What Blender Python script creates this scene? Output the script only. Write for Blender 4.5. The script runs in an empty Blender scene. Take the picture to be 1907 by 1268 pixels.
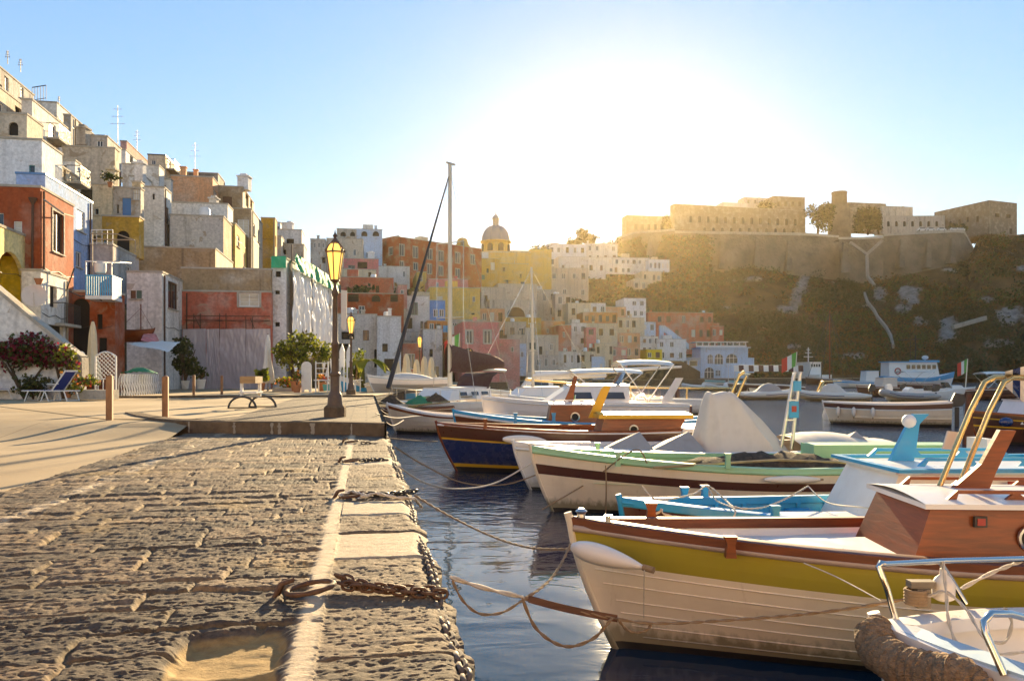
import bpy, math, random
import numpy as np
from mathutils import Vector, Matrix
V = Vector; R = random.Random(7)
SC = bpy.context.scene; COL = SC.collection
# ---------------------------------------------------------------- camera, sky, sun, exposure
F, CX, HY, ZC = 1483.0, 953.5, 698.0, 2.0          # focal length and horizon of the photograph, eye height over the water
cam = bpy.data.cameras.new('camera'); camo = bpy.data.objects.new('camera', cam); COL.objects.link(camo)
camo.location = (0, 0, ZC); camo.rotation_euler = (math.pi / 2, 0, 0)
cam.sensor_width = 36; cam.lens = 36 * F / 1907; cam.shift_y = 64 / 1907; cam.clip_start = .05; cam.clip_end = 6000
SC.camera = camo
SUN_AZ, SUN_EL = math.radians(7.5), math.radians(14.2)
W = bpy.data.worlds.new('World'); SC.world = W; W.use_nodes = True
nt = W.node_tree; bg = nt.nodes['Background']
sky = nt.nodes.new('ShaderNodeTexSky'); sky.sky_type = 'NISHITA'; sky.sun_disc = False
sky.sun_elevation = SUN_EL; sky.sun_rotation = SUN_AZ; sky.air_density = 1.08; sky.dust_density = 0; sky.ozone_density = 2.5
gm = nt.nodes.new('ShaderNodeGamma'); gm.inputs[1].default_value = .6; hs = nt.nodes.new('ShaderNodeHueSaturation'); hs.inputs['Saturation'].default_value = 1.5
nt.links.new(sky.outputs[0], gm.inputs[0]); nt.links.new(gm.outputs[0], hs.inputs['Color']); tn = nt.nodes.new('ShaderNodeMix'); tn.data_type = 'RGBA'; tn.blend_type = 'MULTIPLY'; tn.inputs[0].default_value = 1; tn.inputs[7].default_value = (1.0, .90, 1.06, 1)
nt.links.new(hs.outputs[0], tn.inputs[6]); nt.links.new(tn.outputs[2], bg.inputs[0]); bg.inputs[1].default_value = .128
sl = bpy.data.lights.new('sun', 'SUN'); sl.energy = 4.9; sl.angle = math.radians(.55); sl.color = (1, .79, .52)
so = bpy.data.objects.new('sun', sl); COL.objects.link(so)
SD = V((math.sin(SUN_AZ) * math.cos(SUN_EL), math.cos(SUN_AZ) * math.cos(SUN_EL), math.sin(SUN_EL)))
so.rotation_euler = SD.to_track_quat('Z', 'Y').to_euler(); so.location = (20, 150, 120)
vs = SC.view_settings; vs.view_transform = 'Standard'; vs.look = 'None'; vs.exposure = 1.78; vs.gamma = 1
vs.use_white_balance = True; vs.white_balance_temperature = 7500; vs.white_balance_tint = 5
SC.cycles.max_bounces = 8; SC.cycles.volume_bounces = 0; SC.cycles.sample_clamp_indirect = 6
SC.cycles.caustics_reflective = False; SC.cycles.caustics_refractive = False
SC.cycles.transparent_max_bounces = 6
# ---------------------------------------------------------------- geometry helpers
def P(px, py, Y): return V(((px - CX) / F * Y, Y, ZC - (py - HY) / F * Y))          # photo pixel at a known distance
def G(px, py, z=1.1):                                                                 # photo pixel on a level plane
    return P(px, py, (ZC - z) * F / (py - HY))
def rot(a): return Matrix.Rotation(a, 4, 'Z')
def frame(o, x, up=V((0, 0, 1))):                                                     # local x along x, z up
    x = V(x).normalized(); y = up.cross(x).normalized(); z = x.cross(y)
    return Matrix(((x.x, y.x, z.x, o[0]), (x.y, y.y, z.y, o[1]), (x.z, y.z, z.z, o[2]), (0, 0, 0, 1)))
OFF = {}
class MB:
    def __init__(s, M=None): s.v = []; s.f = []; s.m = []; s.M = M; s.k = 0
    def add(s, vs, fs, m=None):
        b = len(s.v); M = s.M
        s.v += [tuple(M @ V(p)) if M else tuple(p) for p in vs]
        s.f += [tuple(i + b for i in f) for f in fs]; s.m += [s.k if m is None else m] * len(fs); return s
    def box(s, a, b, m=None):
        x0, y0, z0 = a; x1, y1, z1 = b
        return s.add([(x0,y0,z0),(x1,y0,z0),(x1,y1,z0),(x0,y1,z0),(x0,y0,z1),(x1,y0,z1),(x1,y1,z1),(x0,y1,z1)],
                     [(0,3,2,1),(4,5,6,7),(0,1,5,4),(1,2,6,5),(2,3,7,6),(3,0,4,7)], m)
    def cbox(s, c, d, m=None): return s.box([c[i] - d[i] / 2 for i in range(3)], [c[i] + d[i] / 2 for i in range(3)], m)
    def bar(s, a, b, w, h=None, m=None, up=(0, 0, 1)):                               # square bar between two points
        a, b = V(a), V(b); h = h or w; d = (b - a).normalized(); up = V(up)
        if abs(d.dot(up)) > .98: up = V((1, 0, 0))
        x = d.cross(up).normalized() * w / 2; y = x.cross(d).normalized() * h / 2
        return s.add([a-x-y, a+x-y, a+x+y, a-x+y, b-x-y, b+x-y, b+x+y, b-x+y],
                     [(0,1,2,3),(7,6,5,4),(4,5,1,0),(5,6,2,1),(6,7,3,2),(7,4,0,3)], m)
    def tube(s, pts, r, n=6, closed=False, m=None):
        pts = [V(p) for p in pts]; N = len(pts); vs = []; fs = []
        rr = r if hasattr(r, '__len__') else [r] * N; prev = None
        for i, p in enumerate(pts):
            if closed: t = pts[(i + 1) % N] - pts[i - 1]
            else: t = pts[min(i + 1, N - 1)] - pts[max(i - 1, 0)]
            t = t.normalized() if t.length > 1e-9 else V((0, 0, 1))
            if prev is None: a = t.orthogonal().normalized()
            else:
                a = prev - t * prev.dot(t); a = a.normalized() if a.length > 1e-6 else t.orthogonal().normalized()
            prev = a; b = t.cross(a)
            vs += [p + (a * math.cos(k * 2 * math.pi / n) + b * math.sin(k * 2 * math.pi / n)) * rr[i] for k in range(n)]
        for i in range(N if closed else N - 1):
            j = (i + 1) % N
            fs += [(i*n + k, i*n + (k+1) % n, j*n + (k+1) % n, j*n + k) for k in range(n)]
        if not closed: fs += [tuple(range(n))[::-1], tuple((N-1)*n + k for k in range(n))]
        return s.add(vs, fs, m)
    def lathe(s, c, prof, n=14, m=None, a0=0):
        vs = [(c[0] + r * math.cos(a0 + 2*math.pi*k/n), c[1] + r * math.sin(a0 + 2*math.pi*k/n), c[2] + z) for r, z in prof for k in range(n)]
        fs = [(i*n+k, i*n+(k+1)%n, (i+1)*n+(k+1)%n, (i+1)*n+k) for i in range(len(prof)-1) for k in range(n)]
        fs += [tuple(range(n))[::-1], tuple((len(prof)-1)*n + k for k in range(n))]
        return s.add(vs, fs, m)
    def ball(s, c, r, n=10, k=6, m=None, sq=(1, 1, 1)):
        pr = [(max(1e-3, math.sin(math.pi*i/k)) * r, -math.cos(math.pi*i/k) * r) for i in range(k+1)]
        vs = [(c[0] + q*math.cos(2*math.pi*j/n)*sq[0], c[1] + q*math.sin(2*math.pi*j/n)*sq[1], c[2] + z*sq[2]) for q, z in pr for j in range(n)]
        return s.add(vs, [(i*n+j, i*n+(j+1)%n, (i+1)*n+(j+1)%n, (i+1)*n+j) for i in range(k) for j in range(n)], m)
    def prism(s, poly, off, m=None):                                                  # polygon swept along off
        n = len(poly); off = V(off); a = [V(p) for p in poly]
        return s.add(a + [p + off for p in a], [tuple(range(n))[::-1], tuple(range(n, 2*n))] + [(i, (i+1)%n, n+(i+1)%n, n+i) for i in range(n)], m)
    def grid(s, rows, m=None, wrap=False):                                            # rows of points
        n = len(rows[0]); vs = [p for r in rows for p in r]
        return s.add(vs, [(i*n+k, i*n+(k+1)%n, (i+1)*n+(k+1)%n, (i+1)*n+k) for i in range(len(rows)-1) for k in range(n if wrap else n-1)], m)
    def leaves(s, c, rad, n, size, rng, flat=.0, shell=.35, m=None):                   # leaf faces through a crown's volume
        for _ in range(n):
            d = V((rng.gauss(0,1), rng.gauss(0,1), rng.gauss(0,1))).normalized() * (shell + (1-shell) * rng.random() ** .6)
            p = V((c[0]+d.x*rad[0], c[1]+d.y*rad[1], c[2]+d.z*rad[2])); z = size * rng.uniform(.6, 1.3)
            a = V((rng.gauss(0,1), rng.gauss(0,1), rng.gauss(0,1)*(1-flat))).normalized(); b = a.orthogonal().normalized()
            b = (b + a.cross(b) * rng.uniform(-1.5, 1.5)).normalized() * z * .45; a = a * z
            s.add([p, p + a*.5 + b, p + a, p + a*.5 - b], [(0,1,2,3)], rng.choice(m) if isinstance(m, (list, tuple)) else m)
        return s
    def build(s, name, mats, parent=None, smooth=0, org=None):
        if not isinstance(mats, (list, tuple)): mats = [mats]
        v = np.array(s.v, dtype=np.float64).reshape(-1, 3)
        if parent is not None: o = OFF[parent.name]
        elif org is not None: o = V(org)
        else: o = V(((v[:,0].min()+v[:,0].max())/2, (v[:,1].min()+v[:,1].max())/2, v[:,2].min()))
        me = bpy.data.meshes.new(name); me.from_pydata([tuple(q) for q in (v - np.array(o))], [], s.f)
        for mt in mats: me.materials.append(mt)
        me.polygons.foreach_set('material_index', s.m)
        if smooth:
            me.polygons.foreach_set('use_smooth', [True] * len(s.f))
            me.set_sharp_from_angle(angle=math.radians(smooth))
        me.validate(); me.update()
        ob = bpy.data.objects.new(name, me); COL.objects.link(ob)
        if parent is not None: ob.parent = parent
        else: ob.location = o
        OFF[ob.name] = V(o); return ob
def tag(o, label, cat, group=None):
    o['label'] = label; o['category'] = cat
    if group: o['group'] = group
    return o
def thing(name, label, cat, loc, group=None):
    o = bpy.data.objects.new(name, None); COL.objects.link(o); o.location = loc; OFF[o.name] = V(loc); o.empty_display_size = .2
    return tag(o, label, cat, group)
def struct(mb, name, mats, kind='structure', smooth=0):
    o = mb.build(name, mats, smooth=smooth, org=(0, 0, 0)); o['kind'] = kind; return o
def dup(root, loc, rz=0, label=None, scale=1):
    def cp(o, par):
        c = o.copy(); COL.objects.link(c); OFF[c.name] = V(loc)
        if par: c.parent = par
        for h in list(o.children): cp(h, c)
        return c
    r = cp(root, None); r.location = loc; r.rotation_euler = (0, 0, rz); r.scale = (scale,) * 3
    if label: r['label'] = label
    return r
# ---------------------------------------------------------------- numpy noise
_rs = np.random.RandomState(3); _perm = np.concatenate([_rs.permutation(512)] * 3); _ga = _rs.rand(512) * 2 * np.pi
def noise(x, y, seed=0):
    x = np.asarray(x, float) + seed * 17.3; y = np.asarray(y, float) + seed * 9.1
    xi = np.floor(x).astype(int); yi = np.floor(y).astype(int); xf = x - xi; yf = y - yi
    u = xf*xf*xf*(xf*(xf*6-15)+10); v = yf*yf*yf*(yf*(yf*6-15)+10)
    def g(i, j, dx, dy):
        a = _ga[_perm[(_perm[i & 511] + j) & 511]]; return np.cos(a)*dx + np.sin(a)*dy
    n0 = g(xi, yi, xf, yf)*(1-u) + g(xi+1, yi, xf-1, yf)*u
    n1 = g(xi, yi+1, xf, yf-1)*(1-u) + g(xi+1, yi+1, xf-1, yf-1)*u
    return (n0*(1-v) + n1*v) * 1.4
def fbm(x, y, o=4, seed=0):
    s = 0; a = 1; 
    for k in range(o): s = s + a * noise(x * 2**k, y * 2**k, seed + k); a *= .5
    return s
def sstep(a, b, x): t = np.clip((x - a) / (b - a), 0, 1); return t*t*(3-2*t)
# ---------------------------------------------------------------- materials
MT = {}
def newmat(name, col=(.5,.5,.5), rough=.6, metal=0, spec=.5):
    m = bpy.data.materials.new(name); m.use_nodes = True; b = m.node_tree.nodes['Principled BSDF']
    b.inputs['Base Color'].default_value = (*col, 1); b.inputs['Roughness'].default_value = rough
    b.inputs['Metallic'].default_value = metal; b.inputs['Specular IOR Level'].default_value = spec
    MT[name] = m; return m
def N(m, t, **kw):
    n = m.node_tree.nodes.new('ShaderNode' + t)
    for k, v in kw.items():
        if k in n.inputs: n.inputs[k].default_value = v
        else: setattr(n, k, v)
    return n
def L(m, a, b): m.node_tree.links.new(a, b)
def mixc(m, fac, a, b, mode='MIX'):
    n = N(m, 'Mix', data_type='RGBA', blend_type=mode)
    for i, x in ((0, fac), (6, a), (7, b)):
        if hasattr(x, 'is_linked'): L(m, x, n.inputs[i])
        elif i == 0: n.inputs[0].default_value = x
        else: n.inputs[i].default_value = (*x, 1)
    return n.outputs[2]
def ramp(m, src, *st):
    n = N(m, 'ValToRGB'); L(m, src, n.inputs[0]); e = n.color_ramp.elements
    while len(e) < len(st): e.new(.5)
    for q, (p, c) in zip(e, st): q.position = p; q.color = (c, c, c, 1) if not hasattr(c, '__len__') else (*c, 1)
    return n.outputs[0]
def nz(m, scale, detail=4, sc=None, rough=.55, co='world', dist=0):
    if co == 'world': s = N(m, 'NewGeometry').outputs['Position']
    else: s = N(m, 'TexCoord').outputs['Object']
    mp = N(m, 'Mapping'); L(m, s, mp.inputs[0])
    if sc: mp.inputs['Scale'].default_value = sc
    n = N(m, 'TexNoise', Scale=scale, Detail=detail, Roughness=rough, Distortion=dist); L(m, mp.outputs[0], n.inputs['Vector']); return n.outputs[0]
def bump(m, h, strength=.3, dist=.02):
    b = m.node_tree.nodes['Principled BSDF']; n = N(m, 'Bump', Strength=strength, Distance=dist); L(m, h, n.inputs['Height']); L(m, n.outputs[0], b.inputs['Normal'])
def setc(m, c): L(m, c, m.node_tree.nodes['Principled BSDF'].inputs['Base Color'])
def plaster(name, col, wear=.5, dirt=(.16,.13,.10), pale=(.62,.56,.47)):
    m = newmat(name, col, .9, spec=.2)
    patch = ramp(m, nz(m, .55, 6), (.48, 0), (.66, wear)); a = mixc(m, patch, col, pale)
    streak = ramp(m, nz(m, 1.0, 5, (1.6, 1.6, .16)), (.5, 0), (.74, .85 * wear)); a = mixc(m, streak, a, dirt)
    fine = ramp(m, nz(m, 6, 6), (.3, .72), (.7, 1.12)); a = mixc(m, 1.0, a, fine, 'MULTIPLY')
    peel = ramp(m, nz(m, .9, 8, rough=.62, dist=.8), (.60, 0), (.625, min(1, wear * 1.3))); a = mixc(m, peel, a, (.38, .29, .20))
    drip = ramp(m, nz(m, 1.0, 7, (2.6, 2.6, .10), rough=.7), (.57, 0), (.70, .8 * wear)); a = mixc(m, drip, a, tuple(.55 * d for d in dirt))
    blot = ramp(m, nz(m, 2.2, 6, dist=1.0), (.60, 0), (.72, .6 * wear)); a = mixc(m, blot, a, tuple(.45*c+.45*d for c, d in zip(col, dirt)))
    setc(m, a); bump(m, nz(m, 9, 6), .5, .04); return m
def paint(name, col, rough=.35, wear=.25, dirt=(.2,.16,.11), coat=0, scale=5, grime=0):
    m = newmat(name, col, rough); b = m.node_tree.nodes['Principled BSDF']; b.inputs['Coat Weight'].default_value = coat
    a = mixc(m, ramp(m, nz(m, scale, 7), (.5, 0), (.8, wear)), col, dirt)
    a = mixc(m, ramp(m, nz(m, scale*.5, 5, (5, 5, .5)), (.55, 0), (.85, wear*.7)), a, tuple(c*.6 for c in col))
    if grime:                                                                         # weed and scum along the waterline, runs below the rail
        z = N(m, 'SeparateXYZ'); L(m, N(m, 'NewGeometry').outputs['Position'], z.inputs[0]); q = N(m, 'Math', operation='MULTIPLY_ADD'); L(m, nz(m, 5, 5, (3,3,1)), q.inputs[0]); q.inputs[1].default_value = -.22; L(m, z.outputs[2], q.inputs[2])
        a = mixc(m, ramp(m, q.outputs[0], (0, grime), (.10, 0)), a, (.16,.13,.06))
        a = mixc(m, ramp(m, nz(m, 1.0, 6, (16,16,1.2), rough=.7), (.60, 0), (.78, grime*.55)), a, tuple(.55*c*d for c, d in zip(col, (1,.8,.6))))
    setc(m, a); L(m, ramp(m, nz(m, scale*2, 4), (.3, rough*.75), (.7, min(1, rough*1.35))), b.inputs['Roughness']); return m
def wood(name, col, rough=.35, coat=.3, sc=(1.2, 1.2, 14), dark=.45):
    m = newmat(name, col, rough); b = m.node_tree.nodes['Principled BSDF']; b.inputs['Coat Weight'].default_value = coat; b.inputs['Coat Roughness'].default_value = .2
    g = nz(m, 3.0, 6, sc, dist=.6); a = mixc(m, ramp(m, g, (.3, 0), (.7, 1)), tuple(c*dark for c in col), col)
    a = mixc(m, ramp(m, nz(m, 1.5, 4), (.35, .0), (.8, .55)), a, tuple(c*.5 for c in col)); setc(m, a); bump(m, g, .12, .01); return m
def stone(name, col, scale=1.2, dark=.5):
    m = newmat(name, col, .95, spec=.2); a = mixc(m, ramp(m, nz(m, scale, 8, rough=.65), (.35, 0), (.68, 1)), tuple(c*dark for c in col), col)
    a = mixc(m, ramp(m, nz(m, scale*.3, 5, (1, 1, .3)), (.5, 0), (.75, .6)), a, tuple(c*.45 for c in col)); setc(m, a); bump(m, nz(m, scale*4, 8, rough=.7), .9, .15/scale); return m
def leafmat(name, a, b, tr=.35):
    m = newmat(name, a, .6, spec=.3); g = N(m, 'NewGeometry')
    c = mixc(m, ramp(m, nz(m, 1.3, 3), (.35, 0), (.65, 1)), a, b); setc(m, c)
    o = m.node_tree.nodes['Material Output']; t = N(m, 'BsdfTranslucent'); L(m, c, t.inputs[0]); x = N(m, 'MixShader', Fac=tr)
    L(m, m.node_tree.nodes['Principled BSDF'].outputs[0], x.inputs[1]); L(m, t.outputs[0], x.inputs[2]); L(m, x.outputs[0], o.inputs[0]); return m
PL = dict(brick=((.42,.075,.025), .3), coral=((.52,.14,.085), .4), pink=((.70,.23,.21), .3), rose=((.60,.26,.22), .5), orange=((.60,.24,.07), .45),
          ochre=((.58,.34,.06), .35), yellow=((.72,.46,.12), .3), lemon=((.80,.56,.03), .12), cream=((.68,.56,.38), .5), tan=((.60,.51,.40), .6),
          white=((.76,.72,.66), .45), chalk=((.78,.77,.76), .3), grey=((.54,.49,.44), .75), old=((.54,.48,.40), .8), tuff=((.40,.28,.16), .6),
          blue=((.32,.46,.72), .3), sky=((.52,.64,.78), .3), peach=((.70,.36,.19), .35), fort=((.25,.20,.145), .35), slate=((.19,.17,.15), .6), azure=((.07,.28,.66), .2), terra=((.37,.085,.03), .3), butter=((.84,.68,.30), .2))
for k, (c, w) in PL.items(): plaster('plaster_' + k, c, w)
def pl(k): return MT['plaster_' + k]
glass = newmat('dark_glass', (.03,.035,.04), .12, spec=.6)
dark = newmat('dark_opening', (.03,.025,.02), .9)
frw = paint('window_white', (.72,.70,.66), .5); frb = wood('window_brown', (.20,.09,.04), .5, 0); frg = paint('window_green', (.07,.16,.12), .5); frl = paint('window_blue', (.08,.22,.45), .5)
frt = paint('window_teal', (.10,.30,.34), .5); shu = paint('shutter_cream', (.62,.55,.42), .6)
iron = paint('iron_dark', (.035,.032,.03), .5, .3, (.14,.07,.03)); rust = paint('iron_rusty', (.11,.055,.03), .8, .6, (.03,.02,.02), scale=25)
rail_w = paint('rail_white', (.72,.72,.70), .45, .2); steel = newmat('stainless_steel', (.62,.60,.57), .16, 1); alu = newmat('bare_aluminium', (.55,.54,.52), .35, 1)
concrete = stone('concrete', (.42,.36,.29), 2.5, .75); coping = stone('coping', (.55,.49,.40), 2, .75)
pot = paint('terracotta', (.45,.17,.07), .8, .4); potw = paint('planter_white', (.68,.63,.55), .7, .4)
bark = stone('bark', (.13,.085,.05), 8, .5)
# ---------------------------------------------------------------- water
wm = newmat('sea_water', (.008,.028,.055), .04); wb = wm.node_tree.nodes['Principled BSDF']; wb.inputs['IOR'].default_value = 1.33
g = N(wm, 'NewGeometry'); sx = N(wm, 'SeparateXYZ'); L(wm, g.outputs['Position'], sx.inputs[0])
far = N(wm, 'MapRange'); L(wm, sx.outputs[1], far.inputs[0]); far.inputs[1].default_value = 9; far.inputs[2].default_value = 26
far.inputs[3].default_value = .02; far.inputs[4].default_value = 1.0
n1 = nz(wm, 1.0, 3, (1.1, 2.3, 1), dist=.8); n2 = nz(wm, 1.0, 3, (3.2, 6.5, 1), dist=.5); n3 = nz(wm, .35, 2, (1, 1.7, 1), dist=.6)
ma = N(wm, 'Math', operation='MULTIPLY'); L(wm, n2, ma.inputs[0]); L(wm, far.outputs[0], ma.inputs[1])
mb_ = N(wm, 'Math', operation='MULTIPLY_ADD'); L(wm, n1, mb_.inputs[0]); mb_.inputs[1].default_value = .10; L(wm, ma.outputs[0], mb_.inputs[2])
mc_ = N(wm, 'Math', operation='MULTIPLY_ADD'); L(wm, n3, mc_.inputs[0]); mc_.inputs[1].default_value = .6; L(wm, mb_.outputs[0], mc_.inputs[2])
bump(wm, mc_.outputs[0], .7, .11)
ys = [-60, 0, 4, 8, 14, 25, 50, 100, 200, 400, 640]; rows = [[(x, y, 0) for x in (-420, -200, -10, 0, 5, 20, 80, 400, 880)] for y in ys]
struct(MB().grid(rows), 'sea_water', wm)
m = stone('seabed', (.05,.05,.05)); struct(MB().grid([[(-420, -60, -6), (880, -60, -6)], [(-420, 640, -6), (880, 640, -6)]]), 'seabed', m)
# ---------------------------------------------------------------- quay paving: (u across the quay, v along it)
UX, UY = .9836, .1804
def uv(u, v, z=0): return V((u*UX - v*UY, u*UY + v*UX, z))
QZ = .9
def quay():
    rng = np.random.RandomState(5)
    scr = np.linspace(640, 96, 640); v = 1.1 * F / scr * 1.016                     # even steps on the picture
    u = np.concatenate([np.linspace(-3.36, -1.6, 190), np.linspace(-1.6, .42, 400)[1:]])
    U, Vv = np.meshgrid(u, v)
    wu = U + .035 * noise(U*2.1, Vv*2.1, 1) + .014 * noise(U*8, Vv*8, 2); wv = Vv + .06 * noise(U*1.1, Vv*1.3, 3) + .018 * noise(U*7, Vv*7, 4)
    h = np.zeros_like(U); joint = np.ones_like(U); tone = np.zeros_like(U); dirt = np.zeros_like(U); pale = np.zeros_like(U)
    vb = [1.4]
    while vb[-1] < 18: vb.append(vb[-1] + rng.uniform(.22, .40))
    vb = np.array(vb); k = np.clip(np.searchsorted(vb, wv) - 1, 0, len(vb) - 2)
    dv = np.minimum(wv - vb[k], vb[k+1] - wv); du = np.full_like(U, 9.)
    for i in range(len(vb) - 1):
        mk = k == i
        if not mk.any(): continue
        ub = [-3.9 + rng.uniform(0, .5)]
        while ub[-1] < 1: ub.append(ub[-1] + rng.uniform(.36, 1.15))
        ub = np.array(ub); x = wu[mk]; j = np.clip(np.searchsorted(ub, x) - 1, 0, len(ub) - 2)
        du[mk] = np.minimum(x - ub[j], ub[j+1] - x); r = rng.rand(len(ub)); t1 = rng.uniform(-1, 1, len(ub)); t2 = rng.uniform(-1, 1, len(ub))
        tone[mk] = r[j]; w = ub[j+1] - ub[j]
        h[mk] += (rng.rand(len(ub))[j] - .5) * .016 + t1[j] * .016 * ((x - ub[j]) / w - .5) + t2[j] * .02 * ((wv[mk] - vb[i]) / (vb[i+1] - vb[i]) - .5)
    rough = fbm(U*7, Vv*17, 5, 11); pit = np.abs(fbm(U*16, Vv*26, 3, 21)); big = fbm(U*3.2, Vv*6.5, 3, 31)
    d = np.minimum(dv, du * .9) + .012 * noise(U*14, Vv*14, 6); e = sstep(.0, .022, d) ** .7
    h += (e - 1) * .022 + e * (rough * .0085 + big * .004 - sstep(.35, .9, pit) * .012); joint = e
    # the long kerb slabs by the water
    jb = np.array([1.2, 2.1, 3.17, 4.9, 5.67, 6.35, 7.05, 7.9, 8.7, 9.86, 10.7, 11.6, 12.5, 13.4, 14.2, 15.2, 16.5, 19]); kk = np.clip(np.searchsorted(jb, Vv + .02*noise(U*3, Vv*3, 8)) - 1, 0, len(jb) - 2)
    edge = U > -.19; de = np.minimum(Vv - jb[kk], jb[kk+1] - Vv); smooth = np.isin(kk, (3, 5, 9)); ee = sstep(0, .03, de + .012*noise(U*9, Vv*9, 9))
    he = (ee - 1) * .02 + np.where(smooth, .002 * rough, rough * .005 + big * .007 - sstep(.3, .9, pit) * .007) + (rng.rand(20)[kk] - .5) * .016
    h = np.where(edge, he, h); joint = np.where(edge, ee, joint); tone = np.where(edge, rng.rand(20)[kk] * .5 + .3, tone); pale = np.where(edge & smooth, .75, pale)
    # mortar band and the worn painted line
    lb = np.exp(-((U + .245 + .012*noise(U*2, Vv*2, 40)) / .055) ** 4); lb *= sstep(-.9, .2, fbm(U*5, Vv*5, 3, 41) + .5)
    h = h * (1 - lb) + lb * (.004 + .002 * rough); pale = np.maximum(pale, lb * .95); joint = np.maximum(joint, lb)
    pt = np.exp(-((U + 2.66) / .085) ** 4) * sstep(.0, .5, fbm(U*4, Vv*7, 4, 44) + .25) * sstep(4, 6, Vv); pale = np.maximum(pale, pt * .8)
    # hole where stones are missing, floored with dirt
    hd = sstep(-.80, -.70, U + .03*noise(U*6, Vv*6, 50)) * (1 - sstep(-.37, -.29, U + .03*noise(U*6, Vv*6, 51))) * sstep(2.2, 2.3, Vv) * (1 - sstep(3.52, 3.68, Vv + .04*noise(U*5, Vv*5, 52)))
    fl = -.058 + .012 * fbm(U*3, Vv*3, 3, 53) + .0025 * rough + .032 * np.exp(-((Vv - 3.12 - .04*noise(U*4, Vv, 54)) / .06) ** 2)
    h = h * (1 - hd) + fl * hd; dirt = np.maximum(dirt, sstep(.3, .7, hd)); dirt = np.maximum(dirt, (1 - joint) * .3)
    dirt = np.maximum(dirt, .45 * sstep(.35, .9, fbm(U*1.3, Vv*1.1, 4, 60)))
    r = sstep(.27, .42, U + .05*noise(U, Vv*3, 70)); h -= r ** 1.7 * (.055 + .03 * noise(U*4, Vv*4, 71))
    U2 = U + np.where(U > .3, (U - .3) / .12 * .035 * fbm(U*0, Vv*2.4, 3, 72), 0)
    X = U2*UX - Vv*UY; Y = U2*UY + Vv*UX; Z = QZ + h
    nr, nc = U.shape; idx = np.arange(nr*nc).reshape(nr, nc)
    fa = np.stack([idx[:-1,:-1], idx[:-1,1:], idx[1:,1:], idx[1:,:-1]], -1).reshape(-1, 4)
    me = bpy.data.meshes.new('quay_paving'); me.vertices.add(nr*nc); me.vertices.foreach_set('co', np.stack([X, Y, Z], -1).ravel())
    me.loops.add(fa.size); me.loops.foreach_set('vertex_index', fa.ravel()); me.polygons.add(len(fa)); me.polygons.foreach_set('loop_start', np.arange(0, fa.size, 4)); me.polygons.foreach_set('use_smooth', np.ones(len(fa), bool))
    me.update(calc_edges=True)
    for nm, a in (('tone', tone), ('dirt', dirt), ('pale', pale)):
        at = me.attributes.new(nm, 'FLOAT', 'POINT'); at.data.foreach_set('value', a.ravel().astype(np.float32))
    o = bpy.data.objects.new('quay_paving', me); COL.objects.link(o); o['kind'] = 'structure'
    me.materials.append(paving()); return Z[:, -1], X[:, -1], Y[:, -1]
def paving(attrs=True):
    m = newmat('basalt_paving', (.2,.15,.1), .85, spec=.35)
    f = ramp(m, nz(m, 26, 6, rough=.7), (.3, 0), (.7, 1)); c = mixc(m, f, (.045,.032,.024), (.21,.145,.092))
    if attrs:
        A = {k: N(m, 'Attribute', attribute_name=k).outputs['Fac'] for k in ('tone', 'dirt', 'pale')}
        c = mixc(m, 1.0, c, ramp(m, A['tone'], (0, (.55,.56,.60)), (.55, (.95,.93,.92)), (1, (1.5,1.42,1.3))), 'MULTIPLY')
        c = mixc(m, A['dirt'], c, mixc(m, f, (.26,.155,.055), (.40,.26,.10))); c = mixc(m, A['pale'], c, mixc(m, f, (.42,.31,.20), (.60,.48,.34)))
    if not attrs:
        mpn = N(m, 'Mapping'); L(m, N(m, 'NewGeometry').outputs['Position'], mpn.inputs[0]); mpn.inputs['Rotation'].default_value = (0, 0, -.181); bk = N(m, 'TexBrick', Scale=1.0); bk.inputs['Mortar Size'].default_value = .022; bk.inputs['Brick Width'].default_value = .62; bk.inputs['Row Height'].default_value = .31; bk.inputs['Color1'].default_value = (.6,.6,.6,1); bk.inputs['Color2'].default_value = (1.2,1.15,1.1,1); bk.inputs['Mortar'].default_value = (.3,.28,.25,1); L(m, mpn.outputs[0], bk.inputs[0]); c = mixc(m, 1.0, c, bk.outputs[0], 'MULTIPLY')
    setc(m, c); bump(m, nz(m, 55, 6, (1, 1.6, 1), rough=.75), .75, .012); return m
ez, ex, ey = quay()
struct(MB().grid([[uv(u, v, QZ - .012) for u in (-3.40, -1.5, .36)] for v in (-9, -4, 0, 1.79)]), 'rear_quay_paving', MT['basalt_paving'])
struct(MB().box((-60, -45, -6), (60, -9.2, QZ - .02)).box((-60, -9.201, -6), (-3.6, -3.9, QZ - .022)), 'rear_quay', MT['basalt_paving'])
mw = stone('quay_wall_stone', (.12,.09,.065), 2.5)
mb = MB(); mb.grid([[(x, y, z) for x, y, z in zip(ex[::8], ey[::8], ez[::8])], [(x - .02, y, .45) for x, y in zip(ex[::8], ey[::8])], [(x - .02, y, -6.2) for x, y in zip(ex[::8], ey[::8])]])
struct(mb, 'quay_wall', mw, smooth=40)
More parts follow.
